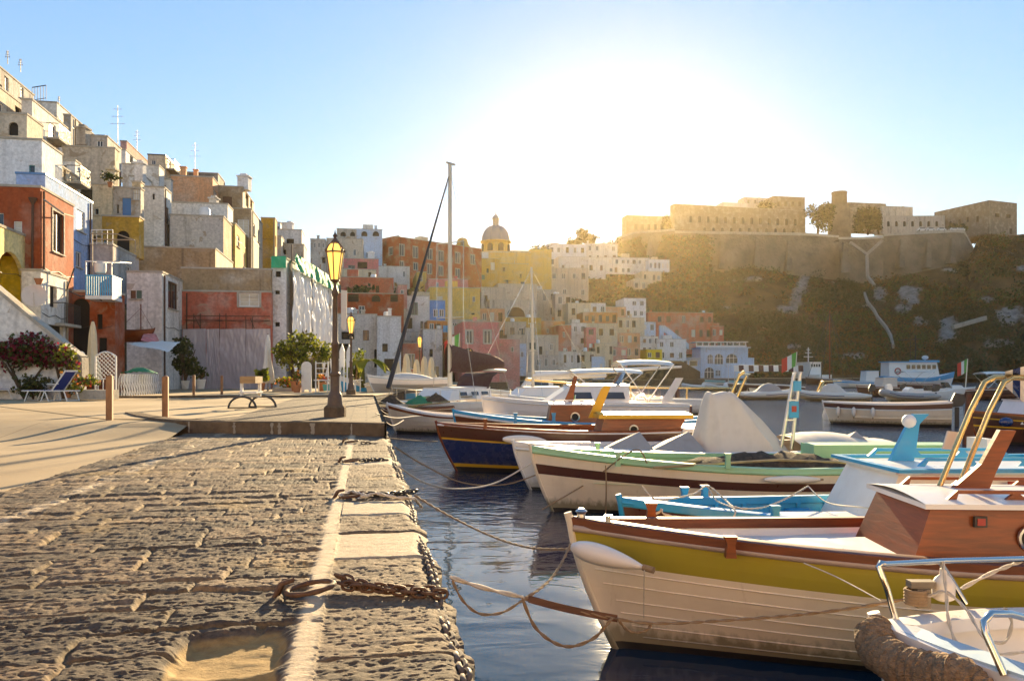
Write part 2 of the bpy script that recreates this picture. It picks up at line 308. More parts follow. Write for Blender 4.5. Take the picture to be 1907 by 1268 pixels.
# ---------------------------------------------------------------- kerb, upper pavement, piazza
UP = 1.1
KB = [G(716, 812, QZ), G(610, 809, QZ), G(500, 808, QZ), G(400, 807, QZ), G(330, 805, QZ), G(285, 800, QZ), G(250, 793, QZ), G(232, 786, QZ)]
asph = newmat('piazza_concrete', (.36,.28,.19), .9, spec=.25)
c = mixc(asph, ramp(asph, nz(asph, .35, 7), (.35, 0), (.65, 1)), (.31,.215,.12), (.45,.33,.20)); c = mixc(asph, ramp(asph, nz(asph, 14, 6), (.3, .82), (.7, 1.08)), (0, 0, 0), c, 'MULTIPLY') if 0 else c
c = mixc(asph, ramp(asph, nz(asph, 1.2, 8, (1, .35, 1), rough=.7), (.55, 0), (.75, .45)), c, (.17,.125,.085)); mpn = N(asph, 'Mapping'); L(asph, N(asph, 'NewGeometry').outputs['Position'], mpn.inputs[0]); mpn.inputs['Rotation'].default_value = (0, 0, -.181); bk = N(asph, 'TexBrick', Scale=1.0, offset=0.0); bk.inputs['Mortar Size'].default_value = .012; bk.inputs['Brick Width'].default_value = 3.1; bk.inputs['Row Height'].default_value = 4.3; bk.inputs['Color1'].default_value = (.9,.9,.9,1); bk.inputs['Color2'].default_value = (1.06,1.04,1.0,1); bk.inputs['Mortar'].default_value = (.5,.47,.42,1); L(asph, mpn.outputs[0], bk.inputs[0]); c = mixc(asph, 1.0, c, bk.outputs[0], 'MULTIPLY'); c = mixc(asph, ramp(asph, nz(asph, .8, 6, dist=1.5), (.62, 0), (.70, .35)), c, (.12,.09,.065)); setc(asph, c); bump(asph, nz(asph, 40, 5), .35, .01)
def ground(u, v):                                                                    # lower quay, ramping up on the left of the kerb
    return QZ - .006 + (UP - QZ) * float(sstep(14.2, 17.2, v - .25 * max(0, -5.6 - u)))
us = [-60, -30, -16, -12, -10, -9, -8.2, -7.4, -6.6, -6, -5.5, -5, -4.4, -3.9, -3.355]; vsx = [-4, 0, 3, 6, 9, 12, 13, 14] + [14.4 + .2*i for i in range(16)] + [18, 20, 24, 30, 34.5]
struct(MB().grid([[uv(u, v, ground(u, v) if u < -4.8 or v < 16.1 else UP - .02) for u in us] for v in vsx]), 'piazza', asph, smooth=30)
mp = paving(False); mp.name = 'far_paving'
kt = [V((p.x, p.y, UP + .035)) for p in KB]
kb = MB(); inner = [p + V((-.02, .32, 0)) if i < 5 else p + V((.25, .2, 0)) for i, p in enumerate(kt)]
kb.grid([[V((p.x, p.y, QZ - .1)) for p in kt], [V((p.x, p.y, UP + .012)) for p in kt], [p + V((.005, .028, 0)) for p in kt], inner, [p - V((0, 0, .06)) for p in inner]])
kb.add([V((kt[0].x, kt[0].y, -6)), V((kt[0].x, kt[0].y, UP+.012)), inner[0], inner[0] - V((0, 0, 7))], [(0,1,2,3)])
km = stone('kerb_basalt', (.20,.135,.085), 4, .5)
struct(kb, 'kerb', km)
# mortar between kerb stones, 4 mm proud
mj = MB()
for px in (352, 436, 506, 520, 582, 655):
    for i in range(len(KB) - 1):
        a, b = KB[i], KB[i+1]
        xa, xb = CX + F*a.x/a.y, CX + F*b.x/b.y
        if xb <= px <= xa:
            t = (px - xa) / (xb - xa); p = a.lerp(b, t); w = .018 + .02 * R.random(); js = [(w*R.uniform(.5,1.6), .21*q/6) for q in range(7)]
            mj.add([p + V((-a_*R.uniform(.3,1), -.006, z_)) for a_, z_ in js] + [p + V((a_, -.006, z_)) for a_, z_ in js[::-1]], [tuple(range(14))[::-1]])
struct(mj, 'kerb_mortar', concrete)
def poly(pts, name, mat, z):
    struct(MB().add([V((p[0], p[1], z)) for p in pts], [tuple(range(len(pts)))]), name, mat)
e = lambda v: uv(.33, v)
up_edge = [uv(.36, v) for v in (14.2, 20, 26, 33)] + [V((-5.4, 40)), V((-5.1, 60)), V((-3.0, 85)), V((3, 108)), V((20, 138)), V((40, 163)), V((58, 180)), V((75, 186)), V((95, 192))]
up_edge = [V((p[0], p[1], 0)) for p in up_edge]
u1 = [p + V((0, .3, 0)) for p in KB[:5]][::-1] + [uv(.36, v) for v in (14.9, 20, 26, 33)] + [uv(-2.7, 33)] + [uv(-2.7, 18)]
poly([(p.x, p.y) for p in u1], 'upper_quay_paving', mp, UP + .008)
poly([(p.x, p.y) for p in [uv(-2.68, 17), uv(-2.68, 33.5), uv(-16, 33.5), uv(-5.2, 17.4)]], 'upper_piazza', asph, UP + .004)
prom = up_edge[3:] + [V((130, 215, 0)), V((90, 260, 0)), V((-20, 200, 0)), V((-60, 120, 0)), V((-60, 34, 0)), uv(-16, 33.5)]
poly([(p.x, p.y) for p in prom], 'promenade', asph, UP + .06)
mb = MB(); mb.grid([[V((p.x, p.y, UP + .06)) for p in up_edge], [V((p.x, p.y, UP - .25)) for p in up_edge], [V((p.x + .1, p.y, -6)) for p in up_edge]]); struct(mb, 'far_quay_wall', mw)
k2 = [uv(.3, 32.9), uv(-16, 33.4)]; struct(MB().bar(V((k2[0].x, k2[0].y, UP+.02)), V((k2[1].x, k2[1].y, UP+.02)), .3, .13), 'far_kerb', km)
# ---------------------------------------------------------------- houses
SIGHT = []                                                                            # (left px, right px, distance, foot px) of each house: the hill must not hide it
BASES = []                                                                            # (x, y, z) feeding the hillside under the houses
FM = dict(w=frw, b=frb, g=frg, l=frl, t=frt, s=shu, i=iron)
lit_g = newmat('window_curtain', (.34,.32,.30), .3)
class Face:
    def __init__(s, o, u, W, H): s.o, s.u, s.W, s.H = V(o), V(u).normalized(), W, H; s.n = s.u.cross(V((0,0,1))); s.holes = []
    def hit(s, px, py):
        d = P(px, py, 1.0) - V((0,0,ZC)); c = V((0,0,ZC)); t = (s.o - c).dot(s.n) / d.dot(s.n); p = c + d*t
        return (p - s.o).dot(s.u), p.z - s.o.z
    def at(s, a, z, out=0): return s.o + s.u*a + V((0,0,z)) + s.n*out
    def mb(s): return MB(Matrix(((s.u.x, s.n.x*-1, 0, s.o.x), (s.u.y, -s.n.y, 0, s.o.y), (0, 0, 1, s.o.z), (0,0,0,1))))   # local: along, inward, up
    def wall(s, m, dp=.16):
        hs = [h for h in s.holes if 0 < h[0] and h[2] < s.W and h[1] > -.01 and h[3] < s.H]
        xs = sorted({0, s.W} | {h[i] for h in hs for i in (0, 2)}); zs = sorted({0, s.H} | {max(0, h[i]) for h in hs for i in (1, 3)})
        M = s.mb().M; old = m.M; m.M = M
        for i in range(len(xs)-1):
            for j in range(len(zs)-1):
                cx, cz = (xs[i]+xs[i+1])/2, (zs[j]+zs[j+1])/2
                if any(h[0] < cx < h[2] and h[1] < cz < h[3] for h in hs): continue
                m.add([(xs[i],0,zs[j]), (xs[i+1],0,zs[j]), (xs[i+1],0,zs[j+1]), (xs[i],0,zs[j+1])], [(0,1,2,3)])
        for a, b, c, d in hs:
            q = [(a,b),(c,b),(c,d),(a,d)]
            for k in range(4):
                p, r = q[k], q[(k+1)%4]; m.add([(p[0],0,p[1]), (p[0],dp,p[1]), (r[0],dp,r[1]), (r[0],0,r[1])], [(0,1,2,3)])
        m.M = old; return hs
    def arch(s, m, h, dp=.16):                                                       # fills the top corners of a hole to make it round-headed
        a, b, c, d = h; r = (c-a)/2; cx = (a+c)/2; k = min(1, (d-b)*.7/r); M = s.mb().M; old = m.M; m.M = M; cz = d - r*k
        pt = [(cx - r*math.cos(t), cz + r*k*math.sin(t)) for t in [math.pi*i/10 for i in range(11)]]
        L_ = [(a, d)] + pt[:6]; Rr = pt[5:] + [(c, d)]
        for pg in (L_, Rr): m.add([(x, .002, z) for x, z in pg], [tuple(range(len(pg)))[::-1]])
        for i in range(10): p, r2 = pt[i], pt[i+1]; m.add([(p[0],.002,p[1]), (p[0],dp,p[1]), (r2[0],dp,r2[1]), (r2[0],.002,r2[1])], [(0,1,2,3)])
        m.M = old
def window(par, fc, h, kind, fm, det):
    a, b, c, d = h; w, t = c-a, d-b; base = kind[0]
    if kind == 'ay':
        fc.mb().add([(a-.01,.9,b), (c+.01,.9,b), (c+.01,.9,d), (a-.01,.9,d)], [(0,1,2,3)]).box((c-.02,.16,b),(c,.9,d)).build('alcove', pl('lemon'), par); return
    if base in 'oa' and len(kind) == 1 or base == 'o':
        fc.mb().add([(a-.01,.15,b), (c+.01,.15,b), (c+.01,.15,d), (a-.01,.15,d)], [(0,1,2,3)]).build('opening', dark, par); return
    nm = 'door' if base == 'd' else 'window'
    m = fc.mb(); fw = min(.07, w*.13); y0, y1 = .06, .13
    m.box((a,y0,b),(a+fw,y1,d)); m.box((c-fw,y0,b),(c,y1,d)); m.box((a+fw,y0,d-fw),(c-fw,y1,d)); m.box((a+fw,y0,b),(c-fw,y1,b+fw))
    if base in 'wba' and w > .35: m.box(((a+c)/2-fw*.45,y0+.01,b+fw),((a+c)/2+fw*.45,y1,d-fw))
    if not det or 's' in kind or base == 'd':
        m.k = 1; m.box((a+fw,y1-.05 if ('s' in kind or base == 'd') else y1,b+fw),(c-fw,y1+.03,d-fw))
        if 's' in kind or base == 'd':
            m.k = 0; n = max(2, int(t/.22))
            for i in range(1, n): z = b+fw + (t-2*fw)*i/n; m.box((a+fw,y1-.065,z-.012),(c-fw,y1-.05,z+.012))
    f = m.build(nm, [fm, FM['s'] if 's' in kind and fm is frw else (fm if ('s' in kind or base == 'd') else glass)], par)
    if det and not ('s' in kind or base == 'd'):
        q = fc.mb().add([(a+fw,y1-.02,b+fw),(c-fw,y1-.02,b+fw),(c-fw,y1-.02,d-fw),(a+fw,y1-.02,d-fw)], [(0,1,2,3)]).build('pane', glass, f); OFF[q.name] = OFF[par.name]
    if base == 'w' and det: fc.mb().box((a-.08,-.09,b-.06),(c+.08,.05,b-.002)).build('sill', coping, par)
    if 'f' in kind and det:                                                           # pale surround
        s_ = fc.mb(); k = .12; s_.box((a-k,-.03,b-.0),(a-.002,.02,d)); s_.box((c+.002,-.03,b),(c+k,.02,d)); s_.box((a-k,-.03,d+.002),(c+k,.02,d+k)); s_.build('surround', coping, par)
    if 'v' in kind:                                                                   # balcony
        e = .5; s_ = fc.mb().box((a-e,-.75,b-.14),(c+e,-.003,b-.02)); s_.build('balcony_slab', coping, par)
        r = fc.mb(); n = max(4, int((w+2*e)/.14))
        for i in range(n+1): x = a-e+.03+(w+2*e-.06)*i/n; r.bar((x,-.72,b-.02),(x,-.72,b+.85),.022)
        r.bar((a-e,-.72,b+.86),(c+e,-.72,b+.86),.04); r.bar((a-e+.03,-.72,b+.86),(a-e+.03,-.003,b+.86),.04); r.bar((c+e-.03,-.72,b+.86),(c+e-.03,-.003,b+.86),.04)
        r.build('balcony_rail', iron, par)
def house(label, mat, xl, xr, xs, yt, yb, Y, wins=(), vx=690, fr='w', cat='house', name=None, grp=None, auto=None, cop=None, D=None, roofm=None, det=None, side='R', stand=True, smat=None, extra=None, zb=None):
    a = (vx - CX) / F; s = V((a, 1, 0)).normalized(); u = V((s.y, -s.x, 0)); C = P(xr, yt, Y); det = Y < 85 if det is None else det
    def meet(px, o, dr):                                                              # ray of a pixel column with a line on the plan
        k = (px - CX) / F; den = dr.x - k*dr.y; return (k*o.y - o.x) / den if abs(den) > 1e-6 else 1e9
    Wd = -meet(xl, C, u); Wd = Wd if .3 < Wd < 120 else 10
    Lc = C - u*Wd; dd = D or 7.0
    if xs is not None and D is None:
        t = meet(xs, C if xs > xr else Lc, s); dd = t if 0.3 < t < 60 else 14
    zt = C.z; z0 = zb if zb is not None else ZC - (yb - HY)/F*Y; H = zt - z0; Bb = V((Lc.x, Lc.y, z0))
    ctr = Bb + u*Wd/2 + s*dd/2; base = V((ctr.x, ctr.y, z0)); root = thing(name or 'house', label, cat, base, grp)
    SIGHT.append((min(xl, xs or xl), max(xr, xs or xr), Y, yb))
    if stand:
        for i in (0, .5, 1):
            for j in (0, .5, 1): q = Bb + u*Wd*i + s*dd*j; BASES.append((q.x, q.y, z0))
    fs = {'f': Face(Bb, u, Wd, H), 'R': Face(Bb + u*Wd, s, dd, H), 'b': Face(Bb + u*Wd + s*dd, -u, Wd, H), 'L': Face(Bb + s*dd, -s, dd, H)}
    ww = []
    for w in wins:
        fk = 'R' if w[0] == 's' else ('L' if w[0] == 'l' else 'f'); x0, y0, x1, y1 = w[1:5]; kd = w[5] if len(w) > 5 else 'w'; fm = FM[w[6] if len(w) > 6 else fr]; fc = fs[fk]
        p, q = fc.hit(x0, y1), fc.hit(x1, y0); h = (min(p[0], q[0]), p[1], max(p[0], q[0]), q[1])
        h = (max(.02, h[0]), max(0, h[1]), min(fc.W-.02, h[2]), min(fc.H-.05, h[3]))
        if h[2]-h[0] > .1 and h[3]-h[1] > .1: ww.append((fk, h, kd, fm))
    if auto:
        rg = random.Random(hash(label) & 0xffff if 0 else sum(map(ord, label)))
        for fk, nr, nc in auto:
            fc = fs[fk]
            for i in range(nr):
                for j in range(nc):
                    if rg.random() < .12: continue
                    cw, ch = fc.W/nc, fc.H/nr; w = min(1.0, cw*.5)*rg.uniform(.8,1.1); t = min(1.7, ch*.55)*rg.uniform(.75,1.1)
                    x = cw*(j+.5) + rg.uniform(-.12,.12)*cw; z = ch*(i+.52)
                    ww.append((fk, (x-w/2, z-t/2, x+w/2, z+t/2), rg.choice(['w','w','w','ws','o']), rg.choice([FM[fr], frw, frb])))
    if auto is None and cat == 'house' and H > 3 and len(wins) < 4 and 'windowless' not in label:      # plain openings on the walls the photo leaves too small to trace
        rg = random.Random(sum(map(ord, label)) + 1)
        for fk in ('f', 'R' if (xs or 0) > xr else 'L'):
            fc = fs[fk]; nr, nc = max(1, int(fc.H/3.1)), max(1, int(fc.W/2.6))
            for i in range(nr):
                for j in range(nc):
                    if rg.random() < .15: continue
                    w, t = rg.uniform(.7, 1.15), rg.uniform(1.1, 1.9); x = fc.W*(j+.5)/nc + rg.uniform(-.4,.4); z = fc.H - 3.1*(i+.62) + rg.uniform(-.3,.3); h = (x-w/2, z-t/2, x+w/2, z+t/2)
                    if h[0] < .15 or h[1] < .2 or h[2] > fc.W-.15 or any(q[0] == fk and q[1][0]-.3 < h[2] and q[1][2]+.3 > h[0] and q[1][1]-.3 < h[3] and q[1][3]+.3 > h[1] for q in ww): continue
                    ww.append((fk, h, rg.choice(['w','w','ws','ws','o','wv' if i else 'w']), rg.choice([FM[fr], frw, frb, frg])))
    m = MB()
    for fk in 'fRbL':
        fc = fs[fk]; fc.holes = [h for k, h, _, _ in ww if k == fk]
        m.k = 1 if (smat and fk in ('R', 'L')) else 0
        hs = fc.wall(m)
        for k, h, kd, _ in ww:
            if k == fk and 'a' in kd and h in hs: fc.arch(m, h)
    wl = m.build('wall', [pl(mat), pl(smat or mat)], root)
    for k, h, kd, fm in ww:
        if h in fs[k].holes and 0 < h[0] and h[2] < fs[k].W and h[3] < fs[k].H: window(root, fs[k], h, kd, fm, det)
    M = fs['f'].mb().M; t = MB(M); e = .04; p = .22
    t.box((-e,-e,H-.004),(Wd+e,p,H+.1)); t.box((-e,dd-p,H-.004),(Wd+e,dd+e,H+.1)); t.box((-e,p,H-.004),(p,dd-p,H+.1)); t.box((Wd-p,p,H-.004),(Wd+e,dd-p,H+.1))
    t.k = 1; t.add([(0.01,.01,H-.3),(Wd-.01,.01,H-.3),(Wd-.01,dd-.01,H-.3),(.01,dd-.01,H-.3)], [(0,1,2,3)])
    rf = t.build('roof', [cop or coping, roofm or pl('old')], root); rg = random.Random(sum(map(ord, label)))
    if cat == 'house' and Wd > 2.5 and dd > 2.5:
        for _ in range(rg.choice([0, 1, 1, 2])):
            x, y, k = rg.uniform(.5, Wd-1.2), rg.uniform(.5, min(dd-1.2, 4)), rg.random(); c = MB(M)
            if k < .55: w = rg.uniform(.35,.6); hh = rg.uniform(.5,1.1); c.box((x,y,H-.3),(x+w,y+w,H+hh)); c.box((x-.06,y-.06,H+hh),(x+w+.06,y+w+.06,H+hh+.08)); q = c.build('chimney', pl(mat), rf)
            elif k < .8: w = rg.uniform(1.2, min(2.4, Wd*.6)); c.box((x*.6,y,H-.3),(x*.6+w,y+1.8,H+rg.uniform(.9,1.7))); q = c.build('roof_hut', pl(rg.choice(['white','cream',mat])), rf)
            else: c.lathe((x,y+.5,H-.2), [(.4,0),(.4,.9),(.3,1.05)], 12); q = c.build('water_tank', rail_w, rf, smooth=40)
            OFF[q.name] = OFF[root.name]
    if det and cat == 'house' and H > 3.5:                                            # rainwater pipes and a slack service cable
        fk = 'R' if (xs or 0) > xr and dd > 2 else 'f'; fc = fs[fk]; p_ = fc.mb(); x = fc.W*rg.choice([.06, .93]); p_.tube([(x,-.06,fc.H-.1),(x,-.06,fc.H*.5),(x+.05,-.06,.05)], .045, 6); q = p_.build('drainpipe', rust if rg.random() < .5 else concrete, root, smooth=50)
        p_ = fc.mb(); z = fc.H*rg.uniform(.55,.8); p_.tube([(.1+(fc.W-.2)*i/8, -.03, z - .12*math.sin(math.pi*i/8*2)**2) for i in range(9)], .015, 4); p_.build('cable', iron, root)
    if extra: extra(root, fs, Wd, dd, H, M)
    return root, fs
# small roof furniture, each a thing of its own
def antenna(px, py, Y, h, label):
    b = P(px, py, Y); m = MB(); m.tube([b, b + V((0,0,h))], .025, 5)
    for i in range(3): z = h*(.55+.18*i); w = h*.16*(1.2-.25*i); m.bar(b+V((-w,0,z)), b+V((w,0,z)), .018); m.bar(b+V((-w*.7,0,z-.08)), b+V((-w*.7,0,z+.08)), .015); m.bar(b+V((w*.7,0,z-.08)), b+V((w*.7,0,z+.08)), .015)
    tag(m.build('antenna', iron), label, 'antenna', 'rooftop antennas on the left hill')
def railing(pts, h, label, mat=None, step=.16, name='railing'):
    m = MB()
    for a, b in zip(pts[:-1], pts[1:]):
        n = max(2, int((b-a).length/step)); 
        for i in range(n+1): q = a.lerp(b, i/n); m.bar(q, q+V((0,0,h)), .025)
        m.bar(a+V((0,0,h)), b+V((0,0,h)), .045); m.bar(a+V((0,0,.1)), b+V((0,0,.1)), .03)
    tag(m.build(name, mat or iron), label, 'railing')
# ---- left side, along the piazza and up the hill
w_ = 'w'
house('brick red two-storey house with a tall brown window on its sunlit flank', 'terra', -90, 75, 137, 350, 720, 34, [('f',25,412,41,437,'ws'), ('f',-5,397,7,426,'w'), ('s',98,402,118,468,'wf','b')], fr='w', D=None)
house('whitewashed ground storey with one brown shutter under the brick red house', 'white', 40, 76, 126, 505, 735, 33.2, [('s',93,535,106,571,'os'), ('s',78,608,118,632,'o')], D=None, stand=False)
house('pale yellow house with a bright yellow arched loggia above the stair wall', 'butter', -160, -25, 76, 412, 740, 30.5, [('s',-8,478,46,575,'ay')], fr='w', stand=False)
house('brick red vaulted ground floor with a tall arched gateway', 'terra', 124, 214, 232, 545, 735, 38, [('f',134,556,167,720,'a'), ('f',181,585,191,613,'o'), ('f',184,629,199,658,'o')], fr='b')
house('light blue house with a blue cornice beside the brick red house', 'blue', 30, 84, 172, 326, 560, 39, [('s',143,397,158,428,'ws'), ('s',141,471,152,496,'w')], fr='w', cop=frl, vx=700)
house('narrow cream house with a planted roof terrace behind the blue house', 'cream', 172, 209, 216, 345, 440, 50, [('f',176,388,184,400,'w')])
house('grey weathered house with a tall blue glazed door above the ochre arch', 'old', 207, 262, 268, 352, 430, 50.5, [('f',228,369,244,407,'d','l'), ('f',216,380,222,398,'w'), ('f',248,352,259,372,'ws')], fr='w')
house('ochre house with a round-headed window under the grey weathered house', 'ochre', 190, 259, 268, 405, 480, 49.5, [('f',217,430,241,476,'a'), ('f',193,448,200,462,'w')], fr='t')
house('grey terrace wall with a sunlit parapet below the ochre arch', 'grey', 168, 210, 259, 457, 560, 45, [], stand=True)
house('small stained white house with red and green shutters and a flat roof', 'white', 236, 302, 341, 508, 735, 44, [('f',243,541,253,556,'ws','b'), ('f',254,541,264,556,'ws','g'), ('f',303,604,330,636,'a'), ('s',313,530,331,573,'w','b')], fr='g', vx=720)
house('white chapel-like house with an outside stair on its stained front', 'white', 262, 306, 319, 350, 475, 57, [('f',284,361,288,372,'o')])
house('stained concrete retaining house with one sunlit yellow flank', 'grey', 316, 416, 434, 404, 480, 58, [], smat='tuff')
house('yellow tuff garden wall with a brick crest above the pink building', 'tuff', 256, 401, 434, 464, 520, 54, [], name='garden_wall', cat='wall', smat='cream')
house('salmon pink building with a cream shuttered window and tuff parapet', 'coral', 338, 505, 508, 545, 735, 49, [('f',445,530,483,571,'wsf','w')], vx=740, stand=True)
house('bare tuff storey on top of the salmon pink building', 'tuff', 338, 504, 507, 503, 548, 49.15, [], vx=740, stand=False, name='parapet_storey', cat='wall')
house('tall white house with its flank draped in builders plastic', 'chalk', 505, 533, 612, 482, 735, 50, [('f',512,541,521,548,'o'), ('f',512,600,521,608,'o'), ('f',513,505,523,516,'o')], vx=896)
house('white terrace parapet under the peach house', 'white', 318, 424, 434, 381, 410, 62, [], name='terrace_wall', cat='wall')
house('peach coloured windowless house with a sloping stair rail', 'peach', 318, 396, 409, 331, 390, 70, [('s',398,360,404,375,'w')])
house('dark grey stone house on the skyline behind the peach house', 'slate', 342, 406, 418, 324, 390, 80, [], )
house('brown stone tower house with a white chimney on its roof', 'tuff', 404, 452, 473, 349, 420, 73, [('s',457,360,463,382,'o'), ('s',466,372,470,385,'o')], smat='cream')
house('rough brown tuff house below the stone tower house', 'tuff', 430, 468, 489, 390, 510, 68, [('s',471,420,475,436,'w'), ('s',480,432,484,450,'w')], smat='tan')
house('narrow yellow house with a sunlit flank beside the concrete house', 'yellow', 432, 438, 460, 417, 510, 62, [('s',441,442,446,458,'w')])
house('tall ochre slab house at the foot of the hill row', 'ochre', 486, 512, 516, 407, 520, 76, [])
house('white flat-roofed house right of the ochre slab house', 'white', 506, 562, 568, 429, 480, 96, [('f',520,440,526,450,'o')])
house('ruined roofless stone house with one dark opening', 'tan', 525, 566, 572, 456, 500, 92, [('f',526,465,533,474,'o')])
house('pale blue attic house on the skyline behind the white flat roof', 'sky', 500, 522, 530, 415, 440, 100, [('f',516,421,520,428,'w')])
house('small tan house with a pitched stair beside the ruin', 'tan', 510, 524, 536, 440, 500, 88, [('s',527,455,531,470,'o')])
house('tall grey-white house with a dark cornice at the top left corner', 'grey', -60, -22, 63, 108, 260, 50, [('s',8,147,16,168,'w'), ('s',38,165,44,182,'w')], roofm=None)
house('tan stone house with a long sunlit flank below the tall grey-white house', 'tan', -60, -25, 58, 145, 265, 46, [('s',-4,196,6,222,'w'), ('s',28,205,40,224,'o')])
house('white dome-roofed house with a sloped parapet on the far left ridge', 'white', 62, 106, 132, 192, 280, 62, [])
house('weathered pale house with a wooden balcony in the upper left row', 'white', 40, 60, 126, 187, 290, 49, [('s',70,232,80,250,'w'), ('s',92,236,104,258,'wv')])
house('weathered stone house with a ruined arched balcony', 'tan', -40, 50, 80, 214, 300, 45, [('f',16,228,34,252,'a')])
house('white cube house with a turquoise window at the left frame edge', 'chalk', -40, 78, 116, 262, 352, 41, [('f',54,308,65,331,'w','t')])
house('white lower wing with an iron balcony left of the blue house', 'cream', 55, 116, 150, 312, 370, 44, [('s',118,315,123,335,'o'), ('s',130,325,137,340,'wv')])
house('long grey row house with dark windows on the ridge', 'grey', 118, 132, 226, 215, 300, 62, [('s',146,235,154,250,'w'), ('s',183,258,192,273,'wv'), ('s',204,262,213,279,'w','t')])
house('tan windowless block house in the middle of the left hill', 'tan', 116, 214, 222, 277, 350, 53, [])
house('cream stepped house with a plant pot ledge above the blue house', 'white', 112, 140, 150, 300, 360, 47, [('f',118,308,124,325,'w')])
house('grey house with a dark glazed veranda on the ridge row', 'grey', 150, 200, 226, 255, 300, 58, [('f',180,262,192,275,'w'), ('f',202,262,214,278,'w')])
house('white gabled house under a long red roof on the ridge', 'chalk', 226, 234, 278, 280, 340, 66, [('s',242,290,248,302,'o')])
house('terracotta-capped long house on the skyline', 'rose', 224, 236, 310, 264, 330, 74, [('s',284,292,290,303,'w')])
house('cream skyline house with two small balconies', 'cream', 275, 308, 338, 290, 350, 76, [('f',282,298,290,310,'w'), ('s',312,300,318,315,'wv'), ('s',324,305,330,320,'w')], cop=iron)
house('white sloped-parapet house in front of the red roof', 'white', 228, 296, 306, 309, 360, 64, [])
house('white narrow house with a lit flank beside the chapel-like house', 'chalk', 240, 270, 316, 330, 360, 62, [('f',248,335,252,345,'o')])
house('cream house with grey shutters above the tuff garden wall', 'cream', 246, 262, 268, 340, 420, 54, [('f',250,346,258,378,'ws')])
house('pinkish plaster house behind the stained white house', 'rose', 300, 345, 350, 560, 735, 52, [])
house('white house with stair openings left of the peach house', 'white', 300, 318, 322, 335, 410, 66, [('f',304,345,309,355,'w'), ('f',306,372,311,385,'o')])
# ---- centre left, behind the lamp posts
house('grey distant house with a row of three windows left of the lamp', 'grey', 578, 606, 616, 446, 520, 140, [('f',584,452,588,461), ('f',592,452,596,461), ('f',600,452,604,461)])
house('brown tuff house with two round-headed windows on the skyline', 'old', 627, 664, None, 427, 470, 165, [('f',634,432,644,440,'a'), ('f',652,432,661,440,'a')])
house('pale blue-white house with two half-round skyline windows', 'sky', 664, 712, None, 428, 500, 162, [('f',673,431,684,440,'a'), ('f',694,431,706,440,'a'), ('f',682,470,688,480)])
house('brown domed-roof house in front of the tuff skyline house', 'tan', 608, 676, 680, 446, 500, 145, [('f',658,464,663,476), ('f',620,470,625,480)])
house('bluish house with a stair wall behind the lamp head', 'grey', 596, 622, None, 470, 530, 125, [('f',600,480,606,490,'o'), ('f',612,492,617,503)])
house('small bright pink house with a flat white terrace', 'pink', 640, 705, 714, 483, 530, 132, [('f',666,488,684,500,'o'), ('s',707,490,711,500)])
house('cream balcony house with a blue door under the pink house', 'cream', 636, 700, 708, 503, 560, 124, [('f',650,508,656,518,'o'), ('f',686,507,691,516,'o')])
house('brick red palace with white quoins and two rows of tall windows', 'brick', 735, 897, 714, 464, 545, 178,
      [('f',744,456,753,476,'wf'),('f',769,460,778,480,'wf'),('f',796,464,805,483,'wf'),('f',817,468,826,486,'wf'),('f',848,471,857,490,'wf'),('f',876,475,884,492,'wf'),
       ('f',745,487,752,498,'wf'),('f',770,490,778,503,'wf'),('f',796,492,804,510,'wf'),('f',817,496,825,513,'wf'),('f',848,501,856,518,'wf'),('l',724,460,731,476,'wf')], vx=-470, det=True, D=18)
house('white long house with a terrace wall below the brick red palace', 'white', 700, 763, 790, 497, 545, 150, [('f',764-14,505,755,516), ('s',770,505,776,515)])
house('pale yellow narrow house tucked under the palace windows', 'yellow', 776, 794, 800, 507, 545, 148, [('f',782,514,787,524)])
house('long pink terrace house left of the yellow church', 'pink', 798, 872, 880, 521, 545, 140, [('f',812,526,817,535), ('f',846,526,851,535)])
house('red house with a planted balcony and a curved roof terrace', 'coral', 604, 733, 742, 518, 560, 112, [('f',700,532,706,545,'o')])
house('broad red house with a shaded veranda behind the lamp post', 'brick', 604, 752, 758, 548, 620, 100, [('f',648,548,668,562,'o'), ('f',692,549,708,562,'a'), ('f',727,549,741,562,'o')], fr='w')
house('violet-framed small house at the end of the red terrace', 'rose', 741, 758, 762, 531, 575, 104, [('f',746,540,752,552,'w')])
house('white house with a wide arch and an outside stair by the quay', 'white', 616, 702, 708, 586, 735, 86, [('f',676,615,687,634,'wf','b'), ('f',697,650,718,684,'a'), ('f',636,618,660,632,'o'), ('f',626,640,656,668,'o')], fr='b')
house('white stair house with a pink banister beside the wide arch', 'chalk', 702, 747, 752, 590, 735, 85, [('f',712,640,722,655,'o')])
house('tall white house with a dark balcony and crooked awnings', 'white', 750, 800, 806, 552, 700, 106, [('f',758,592,768,612,'o'), ('f',783,598,788,612), ('f',790,600,794,612,'ws')], fr='b')
house('cream house with a small terrace above the tall white house', 'cream', 768, 800, None, 545, 580, 116, [('f',786,550,792,560)])
house('small house with a bright blue upper storey', 'azure', 795, 829, 834, 560, 610, 108, [('f',807,576,816,590), ('f',818,576,827,590)])
house('orange-brown workshop under the blue storey', 'orange', 796, 832, 838, 598, 640, 103, [('f',800,602,808,614), ('f',810,603,820,612,'o')])
house('stained white house with a round awning beside the mast', 'white', 788, 824, 832, 614, 720, 98, [('f',818,642,824,654), ('f',800,650,806,664,'o')])
house('salmon red ground floor house behind the third lamp', 'coral', 750, 786, 800, 640, 730, 92, [])
house('dull yellow house with terrace walls left of the church stairs', 'yellow', 834, 866, None, 536, 620, 132, [('f',846,548,851,556,'o')])
house('yellow three-storey house with a small lit window', 'yellow', 800, 894, 900, 537, 610, 122, [('f',880,552,885,562), ('f',878,583,884,586,'o')])
